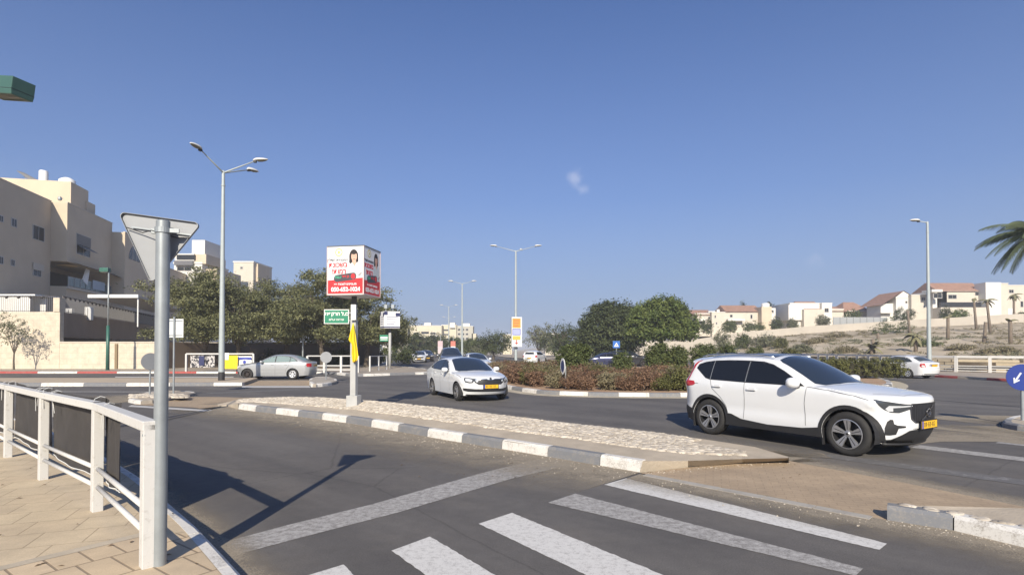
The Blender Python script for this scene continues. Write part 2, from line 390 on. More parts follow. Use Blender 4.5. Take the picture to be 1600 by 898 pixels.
# ------------------------------------------------------------ long cobbled island with the advertising cube
M_cob = bpy.data.materials.new('cobbles')
def cob_setup():
    m = M_cob; m.use_nodes = True; nt, b = nodes_of(m); tc = nt.nodes.new('ShaderNodeTexCoord')
    n = nt.nodes.new('ShaderNodeTexNoise'); n.inputs['Scale'].default_value = 2.5; n.inputs['Detail'].default_value = 8
    nt.links.new(tc.outputs['Object'], n.inputs['Vector'])
    at_ = nt.nodes.new('ShaderNodeAttribute'); at_.attribute_name = 'tone'
    r = nt.nodes.new('ShaderNodeValToRGB'); r.color_ramp.elements[0].color = (.35,.30,.235,1); r.color_ramp.elements[1].color = (.60,.54,.445,1)
    nt.links.new(at_.outputs['Fac'], r.inputs[0])
    r2 = nt.nodes.new('ShaderNodeValToRGB'); r2.color_ramp.elements[0].color = (.8,.8,.8,1); r2.color_ramp.elements[1].color = (1.15,1.15,1.15,1); nt.links.new(n.outputs[0], r2.inputs[0])
    x = nt.nodes.new('ShaderNodeMix'); x.data_type = 'RGBA'; x.blend_type = 'MULTIPLY'; x.inputs['Factor'].default_value = 1
    nt.links.new(r.outputs[0], x.inputs[6]); nt.links.new(r2.outputs[0], x.inputs[7]); nt.links.new(x.outputs[2], b.inputs['Base Color']); b.inputs['Roughness'].default_value = .9
cob_setup()
M_islc = mat('island_concrete', (.40,.34,.26), .95, var=.16, vscale=2.2, bump=.4, bscale=35)
def cobbles(name, surf, n, seed, size=(.05,.10), zup=.018):
    """stones bedded in a surface: surf(i) -> point; one mesh of many rounded stones, nobody could count them"""
    rnd = random.Random(seed); vs_ = []; fs = []; tones = []
    for i in range(n):
        p = surf(rnd)
        if p is None: continue
        a = rnd.uniform(0, math.pi); rx = rnd.uniform(*size)/1.5; ry = rx*rnd.uniform(.55, .95); hz = zup*rnd.uniform(.5, 1.3); t = rnd.random()
        b = len(vs_); K = 7
        for ringr, hh in ((1.0, -.012), (.82, hz*.75), (.4, hz)):
            for k in range(K):
                th = 2*math.pi*k/K; jx = rnd.uniform(.9, 1.1)
                x = math.cos(th)*rx*ringr*jx; y = math.sin(th)*ry*ringr*jx
                vs_.append((p.x+x*math.cos(a)-y*math.sin(a), p.y+x*math.sin(a)+y*math.cos(a), p.z+hh))
                tones.append(t)
        for q in range(2):
            for k in range(K): fs.append((b+q*K+k, b+q*K+(k+1)%K, b+(q+1)*K+(k+1)%K, b+(q+1)*K+k))
        fs.append([b+2*K+k for k in range(K)])
    me = bpy.data.meshes.new(name); me.from_pydata(vs_, [], fs)
    at_ = me.attributes.new('tone', 'FLOAT', 'POINT'); at_.data.foreach_set('value', tones)
    o = link(name, me, M_cob, smooth=True); tag(o, kind='stuff'); return o
#            x    base  ktop  strip ridge  zridge zstrip
ISL = [(340,634.5,633.6,632.6,631.4,.03,.02),(354,634.5,632,630,628,.09,.06),(372,639,631,628,625,.15,.13),(400,643,633,628,622,.20,.16),(450,649,637.5,631.5,620.5,.25,.18),(500,655,643,635,621,.31,.20),(560,663.5,650,640,625,.36,.22),
       (610,672,658,647,629,.36,.22),(700,688,673,659,638.5,.33,.21),(800,704,690,674,651,.28,.20),(900,721,704,686,664,.22,.18),(1000,738,720,701,677,.18,.165)]
TIP = [(1075,729,719.5,709,690.5,.15,.15),(1160,722.5,716.5,711,705,.13,.13),(1232,719.5,715,714.6,714.2,.10,.10)]
def isl_rows(L):
    rows = []
    for x, yb, yk, ys, yr, zr, zs in L:
        A = gp(x, yb, 0); K = gp(x, yk, .015 if x < 345 else .045 if x < 360 else .15 if x < 1050 else .12); S = gp(x, ys, zs); Rg = gp(x, yr, zr)
        rows.append((A, K, S, Rg))
    return rows
rows = isl_rows(ISL+TIP)
# outward-back direction for the hidden far side
back = []
for i, r in enumerate(rows):
    t = (rows[min(i+1, len(rows)-1)][3]-rows[max(i-1, 0)][3]); nb_ = Vector((-t.y, t.x, 0)).normalized()
    if nb_.y < 0: nb_ = -nb_
    wd = .7 if i not in (0, len(rows)-1) else .08
    back.append((r[3]+nb_*wd*.8-Vector((0,0,r[3].z-min(r[3].z,.14))), Vector((r[3].x, r[3].y, 0))+nb_*wd))
mb = MB(); n = len(rows)
for i in range(n-1):
    a, b = rows[i], rows[i+1]; ka, kb = back[i], back[i+1]
    mb.add([a[1], b[1], b[2], a[2]], [(0,1,2,3)], 0); mb.add([a[2], b[2], b[3], a[3]], [(0,1,2,3)], 0)
    mb.add([a[3], b[3], kb[0], ka[0]], [(0,1,2,3)], 0); mb.add([ka[0], kb[0], kb[1], ka[1]], [(0,1,2,3)], 0)
    if i >= len(ISL)-1 or i < 2: mb.add([a[0]-Vector((0,0,.02)), b[0]-Vector((0,0,.02)), b[1], a[1]], [(0,1,2,3)], 0)
a = rows[-1]; mb.add([a[0]-Vector((0,0,.02)), back[-1][1]-Vector((0,0,.02)), back[-1][0], a[3], a[2], a[1]], [(0,1,2,3,4,5)], 0)
o = mb.build('traffic_island', M_islc, auto=.5); tag(o, kind='structure')
kerb('painted_kerb', [rows[i][0] for i in range(2, len(ISL))], [M_kw, M_kg], 1.02, w=.17, h=.165, side=1, start=0, seed=8)
def isl_surf(rnd):
    i = rnd.randrange(2, len(ISL)+1); a, b = rows[i], rows[i+1]
    # choose segment by length
    t = rnd.random(); lo = .06
    S = a[2].lerp(b[2], t); Rg = a[3].lerp(b[3], t); s = rnd.random()*1.0
    p = S.lerp(Rg, lo+s*(1-lo)); return p
segs = [((rows[i][2]-rows[i+1][2]).length*(rows[i][3]-rows[i][2]).length, i) for i in range(2, len(ISL)+1)]
def isl_surf(rnd):
    tot = sum(s for s, _ in segs); r = rnd.random()*tot
    for s, i in segs:
        r -= s
        if r <= 0: break
    a, b = rows[i], rows[i+1]; t = rnd.random()
    return a[2].lerp(b[2], t).lerp(a[3].lerp(b[3], t), .04+.96*rnd.random())
cobbles('cobblestones', isl_surf, 7500, 5, (.07,.14), .020)
def back_surf(rnd):
    i = rnd.randrange(2, len(ISL)); t = rnd.random()
    return rows[i][3].lerp(rows[i+1][3], t).lerp(back[i][0].lerp(back[i+1][0], t), rnd.random()*.8)
cobbles('cobblestones', back_surf, 2200, 6, (.07,.14), .022)

# second island, right foreground
kA, kB, kC = gp(1385,813), gp(1490,829.5), gp(1600,856)
kD = kC+(kC-kB).normalized()*6
i2 = kerb('painted_kerb', [kA, kB, kC, kD], [M_kg, M_kw], kA.__sub__(kB).length, w=.17, h=.145, side=1, start=0, seed=2)
bA = gp(1405,790,.14); bB = gp(1600,795,.14); bD = bB+(kD-kC).normalized()*6+Vector((.4,.3,0))
mb = MB(); mb.sheet([(p.x, p.y, .135) for p in i2]+[(bD.x, bD.y, .15), (bB.x, bB.y, .15), (bA.x, bA.y, .15)]);
edge = [i2[0], bA, bB, bD]
for a, b in zip(edge, edge[1:]): mb.add([(a.x,a.y,.15),(b.x,b.y,.15),(b.x,b.y,-.02),(a.x,a.y,-.02)], [(0,1,2,3)])
tag(mb.build('traffic_island', M_islc), kind='structure')
def s2(rnd):
    t = rnd.random()**.8; s = rnd.random()
    a = Vector(i2[1]).lerp(bA, .3)
    lo = i2[min(len(i2)-1, 1+int(t*(len(i2)-2)))]; hi = bA.lerp(bD, t)
    p = lo.lerp(hi, .05+.62*s); return Vector((p.x, p.y, .135))
cobbles('cobblestones', s2, 1300, 9, (.07,.13), .022)

# flush paved refuges
flat('paved_refuge', [gp(1000,739.5), gp(1075,730.5), gp(1160,724), gp(1234,720.5), gp(1400,752), gp(1600,792), gp(1700,812), gp(1600,800), gp(1400,792), gp(1385,814), gp(1365,809), gp(1040,746)], .008, M_refuge)
pe = resample([gp(1012,741), gp(1365,808)], .5); mb = MB()
dn = (pe[-1]-pe[0]).normalized(); nn = Vector((-dn.y, dn.x, 0))
for a, b in zip(pe, pe[1:]):
    a2 = a+dn*.006; b2 = b-dn*.006
    mb.box(0, (b2-a2).length, -.14, 0, 0, .014, M=Matrix.Translation(a2) @ Matrix.Rotation(math.atan2(dn.y, dn.x), 4, 'Z'))
tag(mb.build('refuge_edging', mat('pale_edging2', (.34,.315,.275), .9, var=.15, vscale=4, bump=.3)), kind='structure')
flat('paved_refuge', [gp(262,626.5), gp(300,620), gp(335,620), gp(380,621), gp(440,621), gp(372,628), gp(350,632), gp(333,640), gp(300,636.5), gp(205,632)], .006, M_refuge)
flat('refuge_edging', [gp(205,633), gp(333,641), gp(322,643), gp(200,635.5)], .010, mat('pale_edging3', (.45,.44,.42), .9, var=.1))
flat('paved_refuge', [gp(405,594.5), gp(483,594), gp(483,602.5), gp(378,602.5)], .006, M_refuge)
flat('refuge_edging', [gp(378,602.8), gp(483,602.8), gp(485,605.5), gp(378,605.5)], .008, mat('pale_edging3', (.5,.5,.5)))
# joint lines sealed with tar
def line(pts, w, z, m, nm='tar_joint'):
    P = [Vector((p[0], p[1], 0)) for p in pts]; L = []; Rr = []
    for i, p in enumerate(P):
        d = (P[min(i+1, len(P)-1)]-P[max(i-1, 0)]).normalized(); nq = Vector((-d.y, d.x, 0))*w/2; L.append(p+nq); Rr.append(p-nq)
    mb = MB()
    for i in range(len(P)-1): mb.add([(L[i].x,L[i].y,z),(L[i+1].x,L[i+1].y,z),(Rr[i+1].x,Rr[i+1].y,z),(Rr[i].x,Rr[i].y,z)], [(0,1,2,3)])
    return tag(mb.build(nm, m), kind='structure')
M_tar = mat('tar', (.022,.021,.02), .7)
line([gp(180,668), gp(257,657), gp(320,643), gp(349,633)], .045, .0125, M_tar)
line([gp(1450,624), gp(1500,628), gp(1600,636), gp(1700,643)], .12, .004, M_tar)
line([gp(1480,650), gp(1520,655), gp(1570,663)], .06, .004, M_tar)

# ------------------------------------------------------------ painted markings
def poly(nm, pts, m, z=.004): return flat(nm, [gp(*p) for p in pts], z, m)
poly('stop_line', [(349,847),(450,820),(580,788),(752,739),(858,713),(874,716),(905,722),(887,727),(798,748),(620,801),(496,833),(371,866)], M_stripe_worn)
def stripe(a, b, w0, m, z=.004):
    """zebra bar along a-b (ground), width w0"""
    d = (b-a).normalized(); nq = Vector((-d.y, d.x, 0))*w0/2
    N = 14; rnd = random.Random(int(a.x*1000)); up = []; dn_ = []
    for i in range(N+1):
        p = a.lerp(b, i/N); up.append(p+nq*(1+rnd.uniform(-.05,.05))); dn_.append(p-nq*(1+rnd.uniform(-.05,.05)))
    flat('crosswalk_stripe', up+dn_[::-1], z, m)
def zebra(al, au, bl_, bu, m, seed):
    """bar from its left end (lower, upper corner) to its right end, with slightly ragged edges"""
    rnd = random.Random(seed); N = 90; lo = []; up = []
    for i in range(N+1):
        t = i/N; w = (au-al).normalized()
        lo.append(al.lerp(bl_, t)+w*rnd.uniform(-.006,.006)); up.append(au.lerp(bu, t)+w*rnd.uniform(-.006,.006))
    mb = MB()
    for i in range(N): mb.add([(p.x,p.y,.004) for p in (lo[i], lo[i+1], up[i+1], up[i])], [(0,1,2,3)])
    tag(mb.build('crosswalk_stripe', m), kind='structure')
zdir = (gp(1385,849)-gp(979,747)).normalized()
zebra(gp(944,757), gp(979,747), gp(1374,859), gp(1386,849), M_stripe, 1)
zebra(gp(856,785), gp(899,771), gp(1337,899), gp(1349,888), M_stripe_worn, 2)
zebra(gp(748,818), gp(800,801), gp(748,818)+zdir*4.1, gp(800,801)+zdir*4.0, M_stripe, 3)
zebra(gp(612,860), gp(672,838), gp(612,860)+zdir*4.1, gp(672,838)+zdir*4.0, M_stripe, 4)
zebra(gp(470,902), gp(536,882), gp(470,902)+zdir*4.1, gp(536,882)+zdir*4.0, M_stripe, 5)
# the far carriageway's worn zebra, beyond the refuge
for pa, pb, w, m in (((1170,716),(1640,795),.42,M_stripe_vworn),((1290,711),(1660,762),.40,M_stripe_vworn),((1430,697),(1680,727),.42,M_stripe_worn),((1560,690),(1720,706),.42,M_stripe_worn)):
    stripe(gp(*pa), gp(*pb), w, m)
poly('edge_line', [(60,611),(240,611.5),(240,612.5),(60,612)], M_stripe_worn)
poly('edge_line', [(180,588.3),(365,588.3),(365,589.4),(180,589.4)], M_stripe)
poly('edge_line', [(320,613.5),(470,607.5),(470,608.6),(330,615)], M_stripe_vworn)
poly('edge_line', [(1300,667),(1450,688),(1445,689.5),(1296,668.5)], M_stripe_vworn)

# ------------------------------------------------------------ middle divider, noses, far pavements, roundabout
dv = [gp(-400,603.5), gp(0,603.5), gp(200,603.3), gp(378,602.5)]
dvi = kerb('painted_kerb', dv, [M_kw, M_kg], 2.0, w=.3, h=.16, side=1, start=1, seed=4)
q0, q1 = gp(402,594.5), gp(-400,594.5)
tag(MB().sheet([(p.x,p.y,.16) for p in dvi]+[(q0.x,q0.y,.16),(q1.x,q1.y,.16)]).add([(dv[-1].x,dv[-1].y,-.01),(q0.x,q0.y,-.01),(q0.x,q0.y,.16),(dv[-1].x,dv[-1].y,.16)],[(0,1,2,3)]).add([(q1.x,q1.y,-.01),(q0.x,q0.y,-.01),(q0.x,q0.y,.16),(q1.x,q1.y,.16)],[(0,1,2,3)]).build('traffic_island', mat('divider_paving', (.44,.36,.26), .9, var=.1, vscale=2, bump=.2)), kind='structure')
def island(pts, kmats, top_m, step=1.0, h=.14, w=.16, name='painted_kerb', top='traffic_island', close=True, sm=2, start=0):
    """closed island; pts anticlockwise seen from above"""
    P = [Vector((p[0], p[1], 0)) for p in pts]
    if close:
        Q = P
        for _ in range(sm):
            nq = []
            for a, b in zip(Q, Q[1:]+Q[:1]): nq += [a.lerp(b, .25), a.lerp(b, .75)]
            Q = nq
        P = Q+[Q[0]]
    inn = kerb(name, P, kmats, step, w=w, h=h, side=1, start=start, seed=len(P))
    tag(MB().sheet([(p.x, p.y, h-.004) for p in inn[:-1]]).build(top, top_m), kind='structure')
    return inn
def ccw(pts):
    a = sum(p[0]*q[1]-q[0]*p[1] for p, q in zip(pts, pts[1:]+pts[:1])); return pts if a > 0 else pts[::-1]
nose = ccw([gp(195,627), gp(215,632), gp(238,631), gp(262,626), gp(297,619.5), gp(312,616.5), gp(262,613.5), gp(225,617)])
ni = island(nose, [M_kw, M_kc], M_islc, 1.2, sm=1, h=.12)
cobbles('cobblestones', lambda r: (lambda p: Vector((p.x, p.y, .12)))(gp(r.uniform(205,292), r.uniform(615.5,621), .12)), 260, 12, (.12,.2), .03)
island(ccw([gp(483,605), gp(505,604), gp(522,601), gp(529,598), gp(524,594), gp(505,592), gp(483,593)]), [M_kw, M_kc], M_conc, 1.6, h=.15, sm=1)
rnose = ccw([tuple(gp(*p))[:2] for p in ((1562,667),(1585,673),(1640,678),(1760,684),(1760,662),(1640,657),(1598,655),(1572,659))])
island(rnose, [M_kg, M_kg, M_kw], M_islc, 1.3, h=.13, sm=1)
# far left pavement (red and white kerb, then the sandy corner)
fl = [gp(-500,583.2), gp(0,583.2), gp(360,583.2), gp(470,583.4)]
flk = kerb('red_white_kerb', fl, [M_kr, M_kw], 2.9, w=.25, h=.15, side=1, start=0, seed=5)
c0 = [gp(470,583.4), gp(520,584.5), gp(548,588), gp(575,587.6), gp(610,586.4), gp(640,585.4), gp(662,584.8), (-5.6,40.2), (-5.6,42), (-7.4,46.5), (-10.5,53), (-14,62), (-19,78), (-28,115), (-48,200), (-80,320)]
c1 = kerb('painted_kerb', c0, [M_kw, M_kg], 1.9, w=.3, h=.16, side=1, seed=6)
flat('pavement', [(p.x,p.y) for p in flk]+[(p.x,p.y) for p in c1]+[(-80,320),(-140,320),(-110,60)], .145, M_walk)
# splitter island of the far road
island(ccw([(-.8,51.5),(.6,51.2),(2.2,56),(1.6,63),(-5.5,84),(-13,133),(-19.5,180),(-21,180),(-16,133),(-9,84),(-1.2,60)]), [M_kw, M_kg], M_conc, 1.9, h=.15, sm=1)
# far road's right-hand pavement
flat('pavement', [(8.0,64),(6.0,85),(-1,115),(-14,220),(-36,320),(30,320),(60,120),(30,96),(22,70),(14,60)], .12, M_walk)
# roundabout centre
RB = [(-2.4,34.0),(-1.9,29.6),(-.95,26.2),(.1,23.3),(1.0,21.4),(2.7,20.5),(4.7,20.15),(6.9,20.1),(9.6,20.3),(13.2,21.6),(16.6,24.2),(19.0,27.4),(20.8,31.0),(21.8,35.5),(21.4,41),(18.5,47.5),(12.5,51.5),(5.5,51.5),(.2,47),(-2.1,40.5)]
M_rbsoil = mat('red_soil', (.30,.17,.10), .95, col2=(.42,.31,.20), vscale=.8, bump=.6, bscale=12, detail=10)
rbi = island(RB, [M_kw, M_kg], M_rbsoil, 1.12, h=.15, w=.25, sm=2, start=1)
# pale worn gutter strip round it
gut = []
cx, cy = 9.5, 35.5
P2 = smooth_line(RB+[RB[0]], 2)
mb = MB()
for a, b in zip(P2, P2[1:]):
    da = (a-Vector((cx,cy,0))).normalized()*.62; db = (b-Vector((cx,cy,0))).normalized()*.62
    mb.add([(a.x,a.y,.006),(b.x,b.y,.006),((b+db).x,(b+db).y,.006),((a+da).x,(a+da).y,.006)], [(0,1,2,3)])
tag(mb.build('gutter', mat('gutter_concrete', (.40,.35,.26), .9, var=.18, vscale=2, bump=.2)), kind='structure')
# right-hand pavement with red and white kerb
rk = [(34,14),(31,20),(28.9,26),(27.4,29.3),(26.5,33),(26.6,36),(27.6,42),(28.6,50),(29.2,60),(29.6,76),(30,90)]
rk = smooth_line(rk, 1)
rki = kerb('red_white_kerb', rk, [M_kr, M_kc], 1.7, w=.22, h=.14, side=-1, start=0, seed=7)
flat('pavement', [(p.x,p.y) for p in rki]+[(34.2,90),(34.2,60),(33.2,44),(34,40.6),(43,34),(60,26),(60,14)], .132, M_walk)

# ------------------------------------------------------------ drifted dust and grit along the kerbs (soft-edged sheets of sand)
def dust_mat():
    m = bpy.data.materials.new('road_dust'); m.use_nodes = True; nt, b = nodes_of(m)
    uv = nt.nodes.new('ShaderNodeUVMap'); sp = nt.nodes.new('ShaderNodeSeparateXYZ'); nt.links.new(uv.outputs[0], sp.inputs[0])
    tc = nt.nodes.new('ShaderNodeTexCoord'); n = nt.nodes.new('ShaderNodeTexNoise'); n.inputs['Scale'].default_value = 2.2; n.inputs['Detail'].default_value = 12; n.inputs['Roughness'].default_value = .75
    nt.links.new(tc.outputs['Object'], n.inputs['Vector'])
    f = nt.nodes.new('ShaderNodeMath'); f.operation = 'MULTIPLY_ADD'; f.inputs[1].default_value = 1.5; nt.links.new(n.outputs[0], f.inputs[0])
    s1 = nt.nodes.new('ShaderNodeMath'); s1.operation = 'SUBTRACT'; s1.inputs[0].default_value = .22; nt.links.new(sp.outputs['Y'], s1.inputs[1])
    nt.links.new(s1.outputs[0], f.inputs[2])
    mr = nt.nodes.new('ShaderNodeMapRange'); mr.inputs[1].default_value = .02; mr.inputs[2].default_value = .80; mr.inputs[4].default_value = .92; nt.links.new(f.outputs[0], mr.inputs[0])
    ed = nt.nodes.new('ShaderNodeMapRange'); ed.inputs[1].default_value = .35; ed.inputs[2].default_value = 1.0; ed.inputs[3].default_value = 1; ed.inputs[4].default_value = 0; nt.links.new(sp.outputs['Y'], ed.inputs[0])
    mu = nt.nodes.new('ShaderNodeMath'); mu.operation = 'MULTIPLY'; nt.links.new(mr.outputs[0], mu.inputs[0]); nt.links.new(ed.outputs[0], mu.inputs[1])
    g = nt.nodes.new('ShaderNodeTexNoise'); g.inputs['Scale'].default_value = 80; g.inputs['Detail'].default_value = 3; nt.links.new(tc.outputs['Object'], g.inputs['Vector'])
    gr = nt.nodes.new('ShaderNodeMapRange'); gr.inputs[1].default_value = .3; gr.inputs[2].default_value = .6; gr.inputs[3].default_value = .55; nt.links.new(g.outputs[0], gr.inputs[0])
    m2 = nt.nodes.new('ShaderNodeMath'); m2.operation = 'MULTIPLY'; nt.links.new(mu.outputs[0], m2.inputs[0]); nt.links.new(gr.outputs[0], m2.inputs[1])
    nt.links.new(m2.outputs[0], b.inputs['Alpha'])
    b.inputs['Base Color'].default_value = (.33,.285,.22,1); b.inputs['Roughness'].default_value = 1; b.inputs['Specular IOR Level'].default_value = .1
    return m
M_dust = dust_mat()
def dust(pts, w, side=-1, z=.0065, name='road_dust'):
    P = [Vector((p[0], p[1], 0)) for p in pts]; mb = MB(); uvs = []
    for i in range(len(P)-1):
        d0 = (P[min(i+1,len(P)-1)]-P[max(i-1,0)]).normalized(); d1 = (P[min(i+2,len(P)-1)]-P[i]).normalized()
        n0 = Vector((-d0.y,d0.x,0))*side*w; n1 = Vector((-d1.y,d1.x,0))*side*w
        mb.add([(P[i].x,P[i].y,z),(P[i+1].x,P[i+1].y,z),((P[i+1]+n1).x,(P[i+1]+n1).y,z),((P[i]+n0).x,(P[i]+n0).y,z)], [(0,1,2,3)])
        uvs += [(0,0),(1,0),(1,1),(0,1)]
    me = bpy.data.meshes.new(name); me.from_pydata(mb.v, [], mb.f); uvl = me.uv_layers.new(name='UVMap')
    for i, l in enumerate(me.loops): uvl.data[i].uv = uvs[l.vertex_index]
    o = link(name, me, M_dust); tag(o, kind='stuff'); return o
dust([rows[i][0] for i in range(0, len(ISL))], 2.3, -1)
dust([gp(1000,741), gp(1200,775), gp(1365,809), kA, kB, kC, kD], 1.0, -1, z=.009)
dust([(p.x,p.y) for p in near_out[::-1]], .5, 1)
dust([b[1] for b in back], 1.0, 1)
dust([gp(1234,720), gp(1400,752), gp(1600,792), gp(1700,812)], .7, 1)
dust([gp(1180,712), gp(1300,716)], .9, 1)
dust([gp(1560,666), gp(1590,672), gp(1700,683)], 1.5, -1)
dust([gp(1380,700), gp(1470,690), gp(1560,690), gp(1700,706)], 3.2, 1, z=.0072); dust([gp(1440,652), gp(1500,648), gp(1600,650)], 2.6, -1, z=.0068)
dust([gp(1440,668), gp(1560,680), gp(1640,690)], 1.3, 1, z=.0078)
dust([gp(150,633), gp(197,628), gp(240,616)], 3.0, 1)
dust([(p.x,p.y) for p in P2], .0001, -1, z=.007) if False else None

def hill(px, py, dz=0.0, ymin=40):
    """first point of the terrain seen at a photo pixel"""
    u = (px-800)/FPX; v = (CY-py)/FPX; dy = _C-_S*v; dzr = _S+_C*v
    k = ymin/dy
    while k < 400:
        if CAMH+dzr*k <= float(height(u*k, dy*k))+dz: break
        k += .25
    return Vector((u*k, dy*k, float(height(u*k, dy*k))-.05))

# grit and small stones swept up along the kerbs
def grit(name, line_, w, n, seed, size=(.006,.020)):
    rnd_ = random.Random(seed); P = resample(line_, .4)
    def s_(r):
        i = r.randrange(len(P)-1); p = P[i].lerp(P[i+1], r.random()); d = (P[i+1]-P[i]).normalized(); q = Vector((d.y,-d.x,0))*abs(r.gauss(0, w)); return Vector((p.x+q.x, p.y+q.y, .006))
    o = cobbles(name, s_, n, seed, size, .007); return o
grit('grit', [rows[i][0] for i in range(2, len(ISL))], .35, 420, 31)
grit('grit', [gp(1003,739), gp(1100,730), gp(1225,721)], .10, 110, 32)
grit('grit', [kA, kB, kC], .10, 70, 33)
grit('grit', [gp(1040,747), gp(1200,776), gp(1365,810)], .25, 120, 34)
grit('grit', [tuple(p)[:2] for p in (near_out[::-1])][-26:], .12, 90, 35)
# fallen leaves and scraps on the pavement and at the kerb foot
rnd_ = random.Random(5); mb = MB()
for k in range(70):
    q = gp(rnd_.uniform(0,330), rnd_.uniform(720,890), .125) if k < 22 else gp(rnd_.uniform(620,1250), rnd_.uniform(700,748), .01); a = rnd_.uniform(0,6.28); s_ = rnd_.uniform(.012,.03)
    c, d = math.cos(a)*s_, math.sin(a)*s_; mb.add([(q.x-c,q.y-d,q.z),(q.x+d*.4,q.y-c*.4,q.z+.006),(q.x+c,q.y+d,q.z+.003),(q.x-d*.4,q.y+c*.4,q.z+.007)], [(0,1,2,3)])
tag(mb.build('leaf_litter', mat('dry_leaf_litter', (.13,.085,.045), .9, var=.4, vscale=3)), kind='stuff')
# ------------------------------------------------------------ cars
M_carwhite = mat('car_white', (.70,.71,.71), .28, coat=1.0, spec=.5)
M_carsilver = mat('car_silver', (.40,.41,.41), .35, .35, coat=1.0)
M_cargrey = mat('car_grey', (.16,.165,.17), .32, .5, coat=1.0)
M_carblack = mat('car_black', (.02,.02,.023), .3, .3, coat=1.0)
M_carblue = mat('car_blue', (.03,.035,.09), .3, .3, coat=1.0)
M_glass = mat('car_glass', (.010,.012,.016), .04, spec=.5)
M_wind = mat('windscreen_glass', (.022,.032,.050), .05, spec=.6)
M_lglass = mat('cabin_daylight_glass', (.20,.26,.25), .08, spec=.7)  # daylight seen through the cabin put into the opaque glass colour
M_clad = mat('cladding_plastic', (.020,.020,.021), .55)
M_tyre = mat('tyre_rubber', (.022,.021,.020), .8, var=.2, vscale=12)
M_rim = mat('rim_silver', (.42,.42,.43), .35, .7)
M_rimd = mat('rim_dark', (.03,.03,.032), .4, .4)
M_cap = mat('hubcap_silver', (.50,.51,.52), .4, .3)
M_steel = mat('steel_wheel', (.035,.028,.024), .6, .2)
M_chrome = mat('chrome', (.62,.62,.63), .15, 1.0)
M_lamp = mat('lamp_glass', (.05,.055,.06), .08, spec=.8)
M_lampw = mat('lamp_white', (.62,.64,.66), .15, .2, coat=1.0)
M_tail = mat('tail_lamp_red', (.42,.012,.02), .18, coat=1.0)
M_tailw = mat('tail_lamp_clear', (.6,.55,.53), .2, coat=1.0)
M_plate = mat('yellow_plate', (.75,.44,.02), .4)
M_orange = mat('indicator_orange', (.7,.25,.03), .3, coat=1)

def crom(keys, m):
    K = np.array(keys, float); out = []
    n = len(K)
    for i in range(n-1):
        p0 = K[max(i-1,0)]; p1 = K[i]; p2 = K[i+1]; p3 = K[min(i+2,n-1)]
        for j in range(m):
            t = j/m; a = .5
            out.append(p1+(-(a)*p0+a*p2)*0+ .5*((-p0+p2)*t+(2*p0-5*p1+4*p2-p3)*t*t+(-p0+3*p1-3*p2+p3)*t**3))
    out.append(K[-1]); return np.array(out)

def grid_panel(outline, step):
    """2D outline filled with a fine triangulated grid; returns a bmesh in the XY plane"""
    P = np.array([(p[0], p[1]) for p in outline], float)
    # densify the border
    B = []
    for i in range(len(P)):
        a, b = P[i], P[(i+1) % len(P)]; L = np.linalg.norm(b-a)
        if L < 1e-6: continue
        for k in range(max(1, int(math.ceil(L/step)))): B.append(a+(b-a)*k/max(1, int(math.ceil(L/step))))
    B = np.array(B); n = len(B)
    gx = np.arange(B[:,0].min()+step/2, B[:,0].max(), step); gy = np.arange(B[:,1].min()+step/2, B[:,1].max(), step)
    pts = [Vector(b) for b in B]
    if len(gx) and len(gy):
        X, Y = np.meshgrid(gx, gy); X = X.ravel(); Y = Y.ravel(); ins = np.zeros(len(X), bool); dm = np.full(len(X), 9.)
        for i in range(n):
            x0, y0 = B[i]; x1, y1 = B[(i+1) % n]
            c = ((y0 > Y) != (y1 > Y)); 
            if y1 != y0: ins ^= c & (X < (x1-x0)*(Y-y0)/(y1-y0)+x0)
            dx, dy = x1-x0, y1-y0; L2 = dx*dx+dy*dy; t = np.clip(((X-x0)*dx+(Y-y0)*dy)/L2, 0, 1); dm = np.minimum(dm, np.hypot(X-x0-t*dx, Y-y0-t*dy))
        for x, y in zip(X[ins & (dm > step*.3)], Y[ins & (dm > step*.3)]): pts.append(Vector((x, y)))
    vo, eo, fo, *_ = delaunay_2d_cdt(pts, [(i, (i+1) % n) for i in range(n)], [], 1, 1e-6)
    bm = bmesh.new(); vs_ = [bm.verts.new((v[0], v[1], 0)) for v in vo]
    for f in fo:
        try: bm.faces.new([vs_[i] for i in f])
        except ValueError: pass
    for v in [v for v in bm.verts if not v.link_faces]: bm.verts.remove(v)
    bm.verts.index_update()
    return bm

